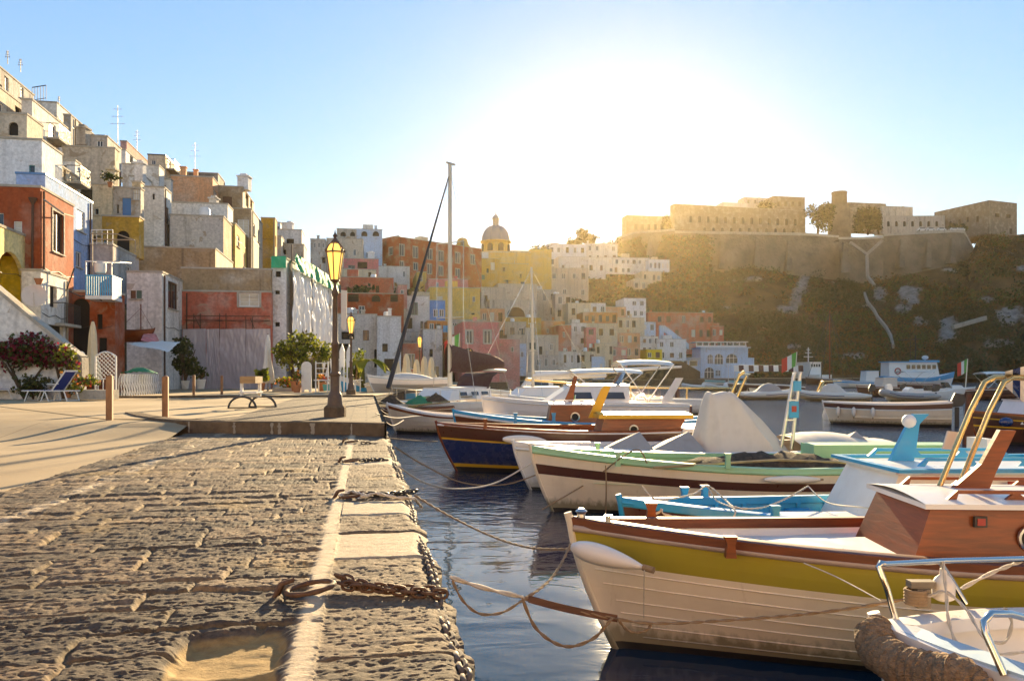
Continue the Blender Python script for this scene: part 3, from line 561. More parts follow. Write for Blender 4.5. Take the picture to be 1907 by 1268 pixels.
house('rose pink quayside house with cream corner strips and three windows', 'pink', 861, 930, 946, 600, 725, 93, [('f',868,615,880,640,'wf'),('f',901,615,914,640,'wf'),('f',899,660,912,690,'wf'),('f',864,648,882,678,'a'),('s',938,640,941,647,'o')], det=True)
house('lower rose pink wing with a stepped parapet', 'rose', 930, 968, 976, 632, 725, 95, [('f',952,646,957,655)])
house('pale blue hut behind the rose pink wing', 'sky', 966, 980, None, 640, 700, 104, [('f',970,655,975,665)])
house('ochre brown house below the stone arches', 'ochre', 938, 1008, None, 592, 640, 150, [('f',954,606,958,614), ('f',975,608,979,616)])
house('bright orange house right of the second mast', 'orange', 1006, 1052, None, 598, 640, 156, [('f',1018,612,1022,620)])
house('coral house with a slanting roofline beside the orange house', 'coral', 1040, 1064, 1068, 606, 690, 150, [('f',1048,618,1052,628), ('f',1052,650,1057,662)])
house('stone house with a garden canopy between the masts', 'tan', 944, 1040, None, 625, 700, 132, [('f',1004,645,1010,660,'o'), ('f',1024,640,1030,652)])
# ---------------------------------------------------------------- church
def church():
    Y = 215.; k = Y / F; c = P(923, 475, Y); root = thing('church', 'yellow church with a grey ribbed dome and lantern', 'church', (c.x, c.y, c.z - 14))
    b = MB(Matrix.Translation((c.x, c.y, 0))); z0 = c.z - 14; zt = c.z
    b.box((-12, -4, z0), (9, 9, zt - 0)); b.box((-12.8,-6.2,z0-2),(-4,-4.002,zt-3)); b.box((9.003,-2,z0),(15,7,zt+1.2)); b.box((-3.9,-7,z0-2),(5,-4.002,zt-1.5)); b.build('wall', pl('yellow'), root)
    cr = MB(Matrix.Translation((c.x, c.y, 0))); cr.box((-12.3,-4.3,zt),(9.3,9.3,zt+.35)); cr.build('cornice', pl('cream'), root)
    z1 = P(0, 470, Y).z; z2 = P(0, 448, Y).z; r = 27*k
    d = MB(); d.lathe((c.x, c.y+2, 0), [(r*.96, zt), (r*.96, z2-.3), (r*1.08, z2-.3), (r*1.08, z2)], 24); drum = d.build('drum', pl('yellow'), root, smooth=30)
    for a in range(8):
        t = math.radians(-90 + 22.5 + 45*a); o = V((c.x + r*.97*math.cos(t), c.y+2 + r*.97*math.sin(t), 0)); n = V((math.cos(t), math.sin(t), 0)); u = V((-n.y, n.x, 0))
        m = MB(); zz = zt + 1.0; w = .75; h = 2.1
        m.prism([o - u*w + V((0,0,zz)), o + u*w + V((0,0,zz))] + [o + u*w*math.cos(q) + V((0,0,zz+h-w+w*math.sin(q))) for q in [math.pi*i/8 for i in range(9)]], n*.14); q = m.build('drum_window', dark, root)
    dm = MB(); pr = [(r*math.cos(q)**.95 if q < 1.55 else .3, z2 + (P(0,418,Y).z - z2)*math.sin(q)) for q in [1.5*i/12 for i in range(13)]]; dm.lathe((c.x, c.y+2, 0), pr, 32)
    for a in range(8):
        t = math.radians(22.5 + 45*a); dm.tube([(c.x + (p[0]+.03)*math.cos(t), c.y+2 + (p[0]+.03)*math.sin(t), p[1]) for p in pr], .16, 5)
    dm.build('dome', MT['dome_lead'], root, smooth=40)
    zl = P(0, 418.5, Y).z; l = MB(); l.lathe((c.x, c.y+2, zl-.6), [(1.0,0),(1.0,.6),(.82,.62),(.82,2.3),(1.05,2.35),(1.05,2.6)], 12); lt = l.build('lantern', pl('cream'), root, smooth=30)
    cp = MB().lathe((c.x, c.y+2, zl+2.0), [(1.0,0),(.85,.5),(.4,.95),(.12,1.15),(.1,1.7),(.18,1.85),(.05,2.1)], 12).build('lantern_cap', MT['dome_lead'], lt, smooth=40)
    g = P(861, 480, 205.); m = MB(Matrix.Translation((g.x, g.y, 0))); zz = P(0, 443, 205.).z
    pg = [(-2.2,0,g.z-4),(2.2,0,g.z-4),(2.2,0,zz-2.5),(1.5,0,zz-1.6),(1.2,0,zz-.4),(.5,0,zz),(-.5,0,zz),(-1.2,0,zz-.4),(-1.5,0,zz-1.6),(-2.2,0,zz-2.5)]
    m.prism(pg, (0, 1.2, 0)); m.k = 1; m.prism([(-.5,-.05,zz-2.2),(.5,-.05,zz-2.2),(.5,-.05,zz-1),(0,-.05,zz-.5),(-.5,-.05,zz-1)], (0,.04,0))
    tag(m.build('bell_gable', [pl('yellow'), dark]), 'yellow bell gable standing beside the brick red palace', 'bell gable')
    SIGHT.append((850, 985, 205, 560)); SIGHT.append((1260, 1400, 184, 700))
    BASES.extend([(c.x+dx, c.y+dy, z0) for dx in (-12,0,12) for dy in (-6,0,8)]); BASES.extend([(g.x, g.y, g.z-4)])
newmat('dome_lead', (.20,.22,.25), .5, spec=.4)
church()
house('yellow church annex with a round tower front below the dome', 'ochre', 868, 930, 934, 482, 580, 200, [('f',884,486,894,496,'a'), ('f',906,500,910,508,'o')])
house('pale yellow church buttress house right of the annex', 'yellow', 930, 985, 990, 492, 600, 206, [('f',936,498,941,506,'o'), ('f',968,510,972,518,'o')])
house('pale parish house right of the dome', 'cream', 952, 990, None, 468, 520, 230, [('f',965,476,969,484), ('f',978,480,982,488)])
house('stone viaduct with a wide blind arch below the church', 'old', 912, 1000, None, 560, 610, 165, [('f',944,572,978,598,'a')], name='viaduct', cat='viaduct')
house('buttressed stone terrace with stairs left of the viaduct', 'tan', 896, 940, None, 536, 610, 178, [('f',902,550,908,566,'o')], name='stone_terrace', cat='terrace')
house('upper stone terrace wall with a railing under the yellow church', 'tan', 928, 1000, None, 530, 580, 184, [], name='stone_terrace', cat='terrace')
# ---- middle distance, right of the church up to the headland
FAR = [  # label, colour, xl, xr, xs, yt, yb, Y, auto
 ('white hilltop house with a long cornice in the sun glare','chalk',1020,1092,None,456,500,250,[('f',2,5)]),
 ('pinkish hilltop house left of the sloping fort road','white',1092,1150,None,455,490,255,[('f',2,4)]),
 ('white arcaded house below the hilltop cornice','white',1040,1128,None,480,520,240,[('f',1,5)]),
 ('long white house stepping along the cliff rim','white',1120,1210,None,481,512,246,[('f',2,8)]),
 ('white corner house at the right end of the cliff rim row','chalk',1208,1247,None,484,507,243,[('f',1,5)]),
 ('low cream house under the cliff rim row','cream',1196,1232,None,506,530,238,[('f',1,4)]),
 ('small cream house clinging under the cliff rim','cream',1180,1206,None,520,545,234,[('f',1,2)]),
 ('tan stone house with buttresses left of the flare of trees','tan',1000,1060,None,500,560,215,[('f',2,3)]),
 ('ochre garden house between the church and the cliff row','tan',1060,1096,None,500,560,222,[('f',2,2)]),
 ('grey-green stacked house above the orange house','old',990,1036,None,540,620,190,[('f',3,3)]),
 ('tan stacked house with small windows left of the scrub','tan',1034,1064,None,548,620,186,[('f',3,2)]),
 ('cream flat-roofed house with three square windows','cream',1058,1100,None,565,630,180,[('f',2,2)]),
 ('white wide house above a brown loggia','white',1100,1128,None,565,612,182,[('f',2,2)]),
 ('brown loggia house with a shaded balcony','orange',1086,1150,None,582,606,174,[('f',1,5)]),
 ('white tall house at the top of the harbour cluster','chalk',1162,1203,None,556,612,196,[('f',3,3)]),
 ('orange-trimmed house left of the white tall house','peach',1118,1166,None,572,612,190,[('f',2,4)]),
 ('cream house with arched windows below the white tall house','cream',1150,1200,None,592,640,184,[('f',2,4)]),
 ('beige tall house with a leaning buttress on the harbour','cream',1088,1150,None,603,700,168,[('f',3,3)]),
 ('white narrow house with pink window boxes','white',1064,1092,None,602,690,162,[('f',4,2)]),
 ('pinkish narrow house beside the pink window boxes','pink',1092,1110,None,610,680,160,[('f',4,1)]),
 ('light blue cube house left of the coral house','sky',1178,1221,None,600,640,186,[('f',2,3)]),
 ('tan sandstone house with three tall windows','peach',1150,1192,None,620,668,170,[('f',2,3)]),
 ('small rose house on the sloping quay wall','rose',1138,1168,None,646,690,160,[('f',2,2)]),
 ('white house with a terrace above the yellow hut','white',1184,1226,None,627,660,178,[('f',2,4)]),
 ('small lemon yellow hut with a brown window','lemon',1204,1233,None,651,672,172,[('f',1,2)]),
 ('white boxy house with two dark windows below the slanting stair','chalk',1224,1278,None,632,672,178,[('f',2,3)]),
 ('coral house with white-framed windows under the scrub slope','coral',1206,1328,None,583,660,200,[('f',3,8)]),
 ('coral end wing one storey lower than the coral house','coral',1326,1348,None,608,655,199,[('f',2,2)]),
 ('cream waterside house with a brown canopy','cream',1080,1108,None,655,705,150,[('f',2,2)]),
 ('pale blue waterside hut left of the dark quay wall','sky',1102,1126,None,664,706,150,[('f',1,2)]),
 ('teal shuttered waterside house beside the cream canopy','white',1036,1082,None,655,710,140,[('f',2,4)]),
 ('grey waterside house behind the white awnings','grey',980,1040,None,662,715,128,[('f',2,4)]),
 ('cream house with a flower terrace on the harbour','cream',1108,1142,None,640,690,158,[('f',2,3)]),
 ('tan house squeezed under the viaduct arch','tan',930,980,None,600,640,146,[('f',1,3)]),
 ('peach house behind the rose pink quayside house','peach',880,940,None,575,640,138,[('f',2,4)]),
 ('tan terrace house with a dark doorway above the pink quayside house','tan',836,900,None,596,650,116,[('f',2,3)]),
]
for lb, mt, a, b, c, yt, yb, Y, au in FAR: house(lb, mt, a, b, c, yt, yb, Y, auto=au, vx=800 if a < 1000 else 760, D=8, fr='b' if 'brown' in lb else ('t' if 'teal' in lb else 'w'))
# white stair ramp in front of the coral house
m = MB(); m.prism([P(1229,606,186), P(1238,606,186), P(1283,640,186), P(1283,650,186), P(1236,617,186), P(1236,640,186), P(1229,640,186)], (0, 1.5, 0)); tag(m.build('stair_ramp', pl('sky')), 'pale slanting stair parapet in front of the coral house', 'stair')
# harbour retaining wall and restaurant
Yw = 178.; 
m = MB(); a = [P(1100,692,Yw), P(1170,677,Yw), P(1262,668,Yw), P(1304,692,Yw), P(1304,716,Yw), P(1100,716,Yw)]; m.prism(a, (0, 6, 0)); tag(m.build('harbour_wall', MT['quay_wall_stone']), 'dark brown sloping harbour wall above the water', 'wall')
def rest():
    Y = 184.; o = P(1262, 706, Y); root = thing('restaurant', 'white waterside restaurant with three big arched windows and a roof terrace', 'restaurant', o)
    f = Face(P(1305, 704, Y), V((1, 0, 0)), (1393-1305)/F*Y, (704-648)/F*Y); hs = []
    for x0, y0, x1, y1 in ((1318,660,1328,677),(1331,659,1347,678),(1352,659,1374,676),(1312,684,1330,704),(1333,690,1342,700)):
        p, q = f.hit(x0, y1), f.hit(x1, y0); hs.append((p[0], max(0.02, p[1]), q[0], q[1]))
    f.holes = hs; m = MB(); f.wall(m, .3); [f.arch(m, h, .3) for h in hs[:4]]
    W_, H_ = f.W, f.H; m.M = f.mb().M; m.add([(0,0,0),(0,9,0),(0,9,H_),(0,0,H_)], [(0,1,2,3)]); m.add([(W_,0,0),(W_,9,0),(W_,9,H_),(W_,0,H_)], [(3,2,1,0)]); m.add([(0,0,H_),(W_,0,H_),(W_,9,H_),(0,9,H_)], [(0,1,2,3)])
    k = Y/F; m.box((-47*k, .4, 6*k), (-.004, 8, 37*k)); m.prism([(-47*k,.3,6*k),(-.004,.3,6*k),(-.004,.3,-14*k),(-8*k,.3,-14*k),(-40*k,.3,2*k)], (0,.09,0)); m.box((-50*k,-.5,37*k+.003),(0,8.3,38.5*k)); m.box((-2*k,-.6,H_+.003),(W_+4*k,9.2,H_+1.6*k)); m.box((W_+.003,1,10*k),(W_+14*k,7,38*k))
    m.build('wall', pl('sky'), root)
    for h in hs:
        fr = f.mb(); a, b, c, d = h
        for i in range(4): x = a + (c-a)*i/3; fr.box((x-.05,.2,b),(x+.05,.26,d))
        fr.box((a,.19,b+(d-b)*.55),(c,.25,b+(d-b)*.6)); fr.k = 1; fr.add([(a,.28,b),(c,.28,b),(c,.28,d),(a,.28,d)], [(0,1,2,3)]); fr.build('window', [frw, glass], root)
    for x0, x1 in ((-43,-34),(-32,-24),(-21,-5)):
        w = f.mb(); w.box((x0*k,.33,22*k),(x1*k,.37,33*k)); w.k = 1; w.box((x0*k+.15,.3,23*k),(x1*k-.15,.335,32*k)); w.build('window', [frw, glass], root)
    t = f.mb()
    for i in range(9): x = -6*k + (W_+4*k)*i/8; t.box((x-.1,1,H_+1.6*k),(x+.1,1.2,H_+11*k))
    t.box((-8*k,.6,H_+11*k),(W_+2*k,7,H_+12.5*k)); t.box((-6*k,1.05,H_+1.6*k),(W_,1.1,H_+5*k)); t.build('pergola', frw, root)
    for i in range(7):
        g_ = f.mb(); x = -5*k + (W_+2*k)*i/7; g_.box((x,1.3,H_+5*k),(x+W_/9,1.34,H_+10.5*k)); g_.build('terrace_glazing', glass, root)
    BASES.extend([(o.x+dx, Y+dy, 0.8) for dx in (0, 8, 17) for dy in (1, 8)])
rest()
# ---------------------------------------------------------------- the fortified headland
def rounded_tower(): 
    m = MB(); c = P(1563, 440, 372); k = 372/F; m.lathe((c.x, c.y, P(0,450,372).z), [(21*k,0),(19*k,12),(18*k,(450-388)*k)], 16); m.lathe((c.x, c.y, P(0,388.2,372).z), [(14*k,0),(13.4*k,(388-362)*k),(14*k,(388-361)*k),(14*k,(388-358)*k)], 16)
    tag(m.build('round_tower', MT['fort_wall'], smooth=40), 'round stone watchtower rising above the fort', 'tower'); BASES.append((c.x, c.y, P(0,450,372).z))
stone('fort_wall', (.33,.26,.185), .14, .5)
rounded_tower()
pl('fort').name = 'plaster_fort'
w2 = lambda x0, n, dx, y0, y1, sl=0: [('f', x0+dx*i, y0+sl*i, x0+dx*i+5, y1+sl*i, 'a' if n > 6 else 'o') for i in range(n)]
house('long two-storey stone palace with a row of arched windows on the fort', 'fort', 1256, 1500, 1248, 393, 438, 355, w2(1284, 13, 16.2, 402, 414, .5) + w2(1310, 11, 16.5, 424, 434, .2), vx=600, name='palace', cat='palace')
house('sunlit stone barracks sloping down left of the long palace', 'fort', 1167, 1250, None, 404, 440, 372, w2(1182, 5, 12, 418, 428), name='barracks', cat='barracks')
house('pinkish-white house on top of the fort hill', 'white', 1346, 1392, None, 379, 402, 378, [], auto=[('f',1,3)])
house('pale grey house with tall windows on the fort hilltop', 'grey', 1386, 1440, None, 370, 400, 382, [], auto=[('f',2,4)])
house('tan long house left of the round watchtower', 'fort', 1440, 1499, None, 368, 396, 376, w2(1448, 4, 13, 376, 384))
house('stepped castle range right of the round watchtower', 'fort', 1580, 1650, None, 380, 432, 374, w2(1596, 4, 14, 392, 404))
house('castle wing with a flat roof and pale walls', 'old', 1640, 1700, None, 386, 432, 376, w2(1652, 4, 13, 406, 416))
house('low pale castle range facing the car terrace', 'old', 1640, 1760, None, 402, 434, 362, w2(1652, 7, 15, 412, 422), vx=1000)
house('square stone fortress block with a sloping long flank at the headland end', 'fort', 1842, 1894, 1740, 379, 440, 350, [('f',1853,398,1861,404,'o'),('f',1874,400,1882,406,'o'),('f',1880,426,1885,436,'o'),('l',1818,402,1823,414,'o'),('l',1800,404,1804,414,'o'),('l',1785,408,1789,418,'o'),('l',1768,412,1772,422,'o'),('l',1752,414,1755,422,'o')], vx=380, D=None, name='fortress_block', cat='fortress')
def fwall(label, pts, Y, bot, name='fort_wall', th=6, lean=4):                       # battered retaining wall: top line, bottom line further out
    m = MB(); top = [P(x, y, Y) for x, y in pts]; bt = [P(x, b, Y - lean) for (x, _), b in zip(pts, bot)]
    bk = [p + V((0, th, 0)) for p in top]; m.grid([bt, top, bk]); m.prism([p - V((0,.25,0)) for p in top] + [p + V((0,.4,0)) for p in top[::-1]], (0,0,.9), 1)
    tag(m.build(name, [MT['fort_wall'], coping]), label, 'fort wall'); [BASES.append((p.x, p.y + 3, p.z - 1)) for p in top]
fwall('sunlit bastion wall left of the long palace', [(1148,446),(1180,436),(1257,430)], 338, [500,505,510], lean=5)
fwall('long buttressed retaining wall under the stone palace', [(1257,434),(1380,436),(1500,438),(1562,443)], 330, [512,518,516,528])
fwall('projecting central bastion with a Y-shaped drain', [(1562,446),(1604,446),(1645,444)], 320, [520,528,520], lean=3)
fwall('tall right-hand retaining wall below the car terrace', [(1645,440),(1720,434),(1795,432),(1815,470)], 328, [532,524,514,508])
m = MB(); m.bar(P(1583,452,313), P(1614,474,314), 1.1); m.bar(P(1643,448,313), P(1614,474,314), 1.1); m.bar(P(1614,474,314), P(1616,516,312), 1.1); m.bar(P(1616,516,312), P(1628,532,308), 1.1); tag(m.build('drain_pipe', concrete), 'Y-shaped pale drain running down the central bastion', 'drain')
m = MB(); m.prism([P(1568,452,316), P(1576,452,316), P(1584,508,312), P(1566,508,312)], (0,-1.6,0)); tag(m.build('buttress', MT['fort_wall']), 'tapered stone buttress left of the Y-shaped drain', 'buttress')
for i, (x, y0, y1, Y) in enumerate(((1290,446,494,324),(1345,446,500,324),(1410,448,500,324),(1470,448,504,324),(1680,446,498,322),(1730,446,498,322),(1775,444,490,322),(1210,446,480,331))):
    m = MB(); a, b = P(x-2,y0,Y+4.5), P(x+3,y0,Y+4.5); c, d = P(x+6,y1,Y-1), P(x-5,y1,Y-1); m.prism([a, b, c, d], (0, 4, 0)); tag(m.build('buttress', MT['fort_wall']), 'stone buttress on the fort retaining wall, %s counted from the left' % ('second','third','fourth','fifth','seventh','eighth','ninth','first')[i], 'buttress')
for i, x in enumerate((1716,1732,1752,1776,1787)):
    p = P(x, 431, 331); m = MB(Matrix.Translation(p)); m.box((-1.9,-.8,.25),(1.9,.8,.9)); m.box((-1.1,-.72,.9),(1.2,.72,1.45)); m.k = 1
    for a in (-1.2,1.2): m.tube([(a,-.82,.3),(a,.82,.3)], .3, 8)
    m.k = 2; m.box((-1.0,-.74,.98),(1.1,-.73,1.36)); m.prism([(-1.92,-.4,.55),(-1.92,.4,.55),(-1.92,.4,.72),(-1.92,-.4,.72)], (-.02,0,0))
    tag(m.build('parked_car', [frw, dark, glass]), 'white car parked on the fort terrace, %s of five' % ('leftmost','second from left','middle','second from right','rightmost')[i], 'car', 'cars parked on the fort terrace')
# ---------------------------------------------------------------- hillside under the houses, and the cliff
def idw(X, Y, B, p=3.2):
    num = 0; den = 0
    for x, y, z in B: w = 1 / ((X-x)**2 + (Y-y)**2 + 1.0) ** (p/2); num = num + w*z; den = den + w
    return num / den
hill_m = stone('hillside_scrub_ground', (.15,.10,.045), .35, .5)
def hill():
    B = list(BASES)
    for p in up_edge[3:]: B += [(p.x - 1, p.y + 2, -.5), (p.x-3, p.y + 5, .6)]
    B += [(uv(-8, v).x, uv(-8, v).y, .4) for v in (30, 40)] + [(-200, 40, 30), (-200, 120, 40), (-160, 250, 40), (0, 330, 40), (60, 330, 45), (-60, 300, 40)]
    az = np.linspace(-700, 1320, 200); yy = np.concatenate([np.linspace(36, 130, 90), np.linspace(132, 420, 90)]); A, YY = np.meshgrid(az, yy); X = (A - CX)/F*YY
    Z = idw(X, YY, np.array(B)) - .35 + .35*fbm(X*.3, YY*.3, 3, 80)
    Z = np.minimum(Z, .9 + 60*sstep(0, 70, YY - 42))
    for a, b, yh, fb in SIGHT: Z = np.where((A > a - 12) & (A < b + 12) & (YY < yh + .5), np.minimum(Z, ZC - (fb + 3 - HY)/F*YY - .2), Z)
    # keep the water side under the promenade
    ex_ = np.interp(YY, [p.y for p in up_edge[3:]], [p.x for p in up_edge[3:]]); sea = X > ex_ - .6; Z = np.where(sea & (YY < 192), -3.5, Z)
    n = len(az); rows = [[(X[i,j], YY[i,j], Z[i,j]) for j in range(n)] for i in range(len(yy))]
    struct(MB().grid(rows), 'hillside', hill_m, smooth=180); return A, YY, Z
HILL = hill()
cl_top = [(1000,500),(1130,505),(1200,545),(1250,505),(1330,510),(1400,498),(1470,512),(1560,522),(1600,532),(1645,522),(1720,505),(1800,490),(1822,445),(1907,436),(2050,440),(2300,470),(2600,520)]
def cliff():
    px = np.linspace(1060, 2350, 330); tt = np.linspace(0, 1, 110); top = np.interp(px, [c[0] for c in cl_top], [c[1] for c in cl_top])
    A, T = np.meshgrid(px, tt); Yb = 216 + 6*noise(A*.012, A*0, 90) + 14*sstep(1500, 1300, A) * 0; Yt = 318 + 4*noise(A*.01, A*0, 91)
    YY = Yb + (Yt - Yb)*T**1.15; scr = (713 + (top - 713) * (T ** .95)); Z = ZC - (scr - HY)/F*YY
    X = (A - CX)/F*YY; bumpy = 3.2*fbm(A*.02, T*6, 5, 92) * np.sin(np.pi*np.clip(T, .0, 1))**.6; rock = np.abs(fbm(A*.05, T*9, 4, 95)); YY = YY + bumpy - 2.0*rock*sstep(.6, .1, T); Z = Z + .25*bumpy; Z = np.where(T < .01, -4, Z); X = (A - CX)/F*YY
    rk = np.zeros_like(A)                                                              # pale rock faces showing through the scrub
    for i, (x, y, w, h, sk) in enumerate(((1488,545,13,36,-.35),(1468,576,20,9,0),(1693,550,24,18,0),(1640,548,13,15,0),(1682,576,13,13,0),(1766,601,19,11,0),(1763,624,22,15,0),(1715,598,14,10,0),(1880,590,34,16,0),(1905,500,12,7,0),(1835,560,14,8,0),(1400,520,18,5,0),(1320,512,22,5,0),(1480,645,24,6,0),(1590,665,26,7,0),(1860,640,26,9,0),(1230,560,14,8,0),(1290,590,16,7,0))):
        dx = (A - x - sk*(scr - y)) / w; dy = (scr - y) / h; rk = np.maximum(rk, sstep(1.15, .75, np.sqrt(dx*dx + dy*dy) + .45*fbm(A*.06, scr*.08, 4, 200+i)))
    YY = YY - rk * (1.6 + 2.2*np.abs(fbm(A*.09, scr*.07, 4, 230))); X = (A - CX)/F*YY
    rows = [[(X[i,j], YY[i,j], Z[i,j]) for j in range(len(px))] for i in range(len(tt))]
    tp = np.array(rows[-1]); rows.append([(x*1.04, y + 12, z + 1) for x, y, z in rows[-1]])
    rows.append([(p[0]*1.2, p[1] + 60, ZC - (437-HY)/F*p[1] + 1) for p in tp]); rows.append([(p[0]*1.25, p[1] + 180, 40) for p in tp])
    o = struct(MB().grid(rows), 'cliff', MT['cliff_ground'], smooth=180); at = o.data.attributes.new('rock', 'FLOAT', 'POINT'); at.data.foreach_set('value', np.concatenate([rk.ravel(), np.zeros(3*len(px))]).astype(np.float32)); return X, YY, Z, rk
cm = newmat('cliff_ground', (.2,.15,.1), .95, spec=.15); n = nz(cm, .045, 8, rough=.65); c = mixc(cm, ramp(cm, n, (.42, 0), (.62, 1)), (.06,.036,.015), (.18,.10,.04))
c = mixc(cm, ramp(cm, nz(cm, .09, 7, (1, 1, .6), rough=.7), (.60, 0), (.68, 1)), c, (.36,.31,.25)); rc = mixc(cm, ramp(cm, nz(cm, .35, 8, (1,1,.5), rough=.7), (.35, 0), (.65, 1)), (.13,.105,.085), (.38,.33,.28)); c = mixc(cm, N(cm, 'Attribute', attribute_name='rock').outputs['Fac'], c, rc); setc(cm, c); bump(cm, nz(cm, .5, 8, rough=.7), 1.0, 1.0)
CXYZ = cliff()
m = MB(); pts = [P(1604,548,280), P(1610,565,272), P(1622,580,264), P(1628,592,256), P(1644,612,246), P(1652,628,236), P(1656,646,230)]
for a, b in zip(pts[:-1], pts[1:]): m.bar(a - V((0,2.5,0)), b - V((0,2.5,0)), .55, 1.2)
tag(m.build('cliff_steps', concrete), 'pale zigzag steps climbing the scrubby cliff', 'steps')
m = MB(); m.bar(P(1775,609,230), P(1836,592,236), .7, 1.2); tag(m.build('cliff_pipe', concrete), 'straight pale pipe slanting across the lower cliff', 'pipe')
leaf_dk = leafmat('scrub_dark', (.035,.045,.015), (.085,.075,.025), .25); leaf_br = leafmat('scrub_brown', (.13,.060,.016), (.21,.115,.03), .3); leaf_gr = leafmat('scrub_green', (.055,.075,.018), (.12,.125,.03), .3)
def scrub():
    X, Y, Z, RK = CXYZ; rg = random.Random(4); m = MB()
    for _ in range(4200):
        i = int((len(Y)-2) * rg.random()**.9); j = rg.randrange(X.shape[1] - 60); x, y, z = X[i,j], Y[i,j], Z[i,j]
        if z < 1.5 or RK[i,j] > .35: continue
        if noise(x*.045, z*.06, 97) < -.12 and rg.random() < .85: continue
        r = rg.uniform(.7, 2.3) * (1 if rg.random() < .85 else 1.6); kind = 0 if noise(x*.03, z*.05, 98) > .05 else (1 if rg.random() < .55 else 2)
        m.leaves((x, y - .4, z + r*.4), (r*1.3, r, r*.8), int(14 + 12*r), .85, rg, m=[kind, kind, 0])
    struct(m, 'cliff_scrub', [leaf_dk, leaf_br, leaf_gr], 'stuff')
    m = MB()
    A, YH, ZH = HILL; ok = np.argwhere((((A > 985) & (A < 1345) & (YH > 200)) | ((A > 500) & (A < 985) & (YH > 120))) & (YH < 345) & (ZH > 3))
    ok = np.concatenate([ok, ok[(A[ok[:,0],ok[:,1]] > 1150)], ok[(A[ok[:,0],ok[:,1]] > 1150)]])
    for _ in range(5200):                                                            # scrub on the slope among the far houses
        i, j = ok[rg.randrange(len(ok))]; q = rg.random(); px = A[i,j] + 3.8*q; q = rg.random(); i2 = min(i+1, len(YH)-1); y = YH[i,j]*(1-q) + YH[i2,j]*q - .3; zq = ZH[i,j]*(1-q) + ZH[i2,j]*q; r = rg.uniform(.7, 1.7); m.leaves(((px-CX)/F*y, y, zq + r*.3), (r*1.3, r, r*.8), int(11+8*r), .85, rg, m=[0, 0, 1, 2])
    struct(m, 'hillside_scrub', [leaf_dk, leaf_br, leaf_gr], 'stuff')
scrub()
def tree(px, py, Y, w, h, label, mats=None, n=700, size=.5, trunk=.3, flat=.5):
    b = P(px, py, Y); root = thing('tree', label, 'tree', b, None); rg = random.Random(int(px)); t = MB(); t.tube([b, b+V((.1*h*.2, 0, h*.35)), b+V((0,0,h*.6))], [h*.035, h*.028, h*.012], 7)
    for i in range(4): a = rg.uniform(0, 6.28); t.tube([b+V((0,0,h*.35)), b+V((math.cos(a)*w*.25, math.sin(a)*w*.25, h*.6))], [h*.016, h*.006], 5)
    t.build('trunk', bark, root); c = MB()
    for i in range(9):
        a = rg.uniform(0, 6.28); q = rg.random()**.5; c.leaves(b + V((math.cos(a)*w*.33*q, math.sin(a)*w*.33*q, h*(.22 + .55*rg.random()))), (w*.26, w*.26, h*.2), n//5, size, rg, m=[0, 0, 1])
    c.build('crown', mats or [leaf_dk, leaf_gr], root)
tree(1523, 436, 350, 13, 15, 'broad dark tree between the stone palace and the watchtower', n=1200, size=1.0)
tree(1616, 438, 345, 13, 14, 'bushy dark tree right of the watchtower', n=1200, size=1.0)
tree(1636, 436, 347, 5, 12, 'narrow conical tree beside the castle range', n=500, size=.8)
tree(1430, 396, 365, 11, 5, 'low green tree in front of the hilltop houses', n=500, size=.9)
tree(1096, 458, 262, 8, 6, 'round pine crown on the skyline in the sun glare', n=700, size=.7)
tree(1070, 462, 262, 5, 4, 'small shrub tree left of the round skyline pine', n=300, size=.7)
tree(1008, 490, 240, 8, 6, 'hillside tree right of the church parish house', n=600, size=.7)
tree(1245, 436, 345, 6, 9, 'dark tree in the gap left of the long palace', n=500, size=.9)
tree(1785, 436, 338, 7, 5, 'low bush tree at the right end of the car terrace', n=400, size=.8)
# ---------------------------------------------------------------- boats
cream_h = paint('hull_cream', (.80,.67,.50), .38, .25, (.42,.30,.2), .1, 3, .8); white_h = paint('hull_white', (.80,.74,.68), .35, .2, (.5,.42,.33), .15, 3, .45)
olive = paint('hull_olive_yellow', (.36,.285,.03), .42, .35, (.25,.17,.03), .1, 3); navy = paint('hull_navy', (.015,.035,.13), .25, .08, (.05,.07,.16), .3, 3, .5); mint = paint('trim_mint', (.30,.52,.30), .45, .2, (.5,.45,.3))
skyb = paint('trim_sky_blue', (.015,.30,.55), .4, .25, (.30,.30,.25), .2); varn = wood('varnished_mahogany', (.31,.062,.007), .45, .12, (1.2,1.2,10)); varn2 = wood('varnished_mahogany_dark', (.20,.045,.010), .5, .06, (1.2,1.2,10)); mauve = paint('rail_worn_mauve', (.36,.26,.21), .4, .35, (.2,.12,.08), .2)
black_h = paint('antifouling_dark', (.02,.016,.014), .5, .3, (.05,.06,.03)); brown_h = paint('hull_dark_brown', (.085,.028,.018), .35, .2, (.02,.02,.02), .3); ysl = paint('stripe_yellow', (.70,.38,.02), .4, .15); red_h = paint('paint_red', (.40,.03,.02), .4, .2)
teal_h = paint('paint_teal', (.06,.35,.38), .4, .2); rib_w = newmat('hypalon_cream', (.66,.60,.52), .55); rib_g = newmat('hypalon_grey', (.35,.33,.31), .55); cover_b = paint('canvas_beige', (.68,.58,.48), .85, .2, (.35,.27,.2)); cover_g = paint('canvas_grey', (.36,.31,.28), .85, .2); canvas_br = paint('canvas_dark_brown', (.085,.03,.022), .8, .25)
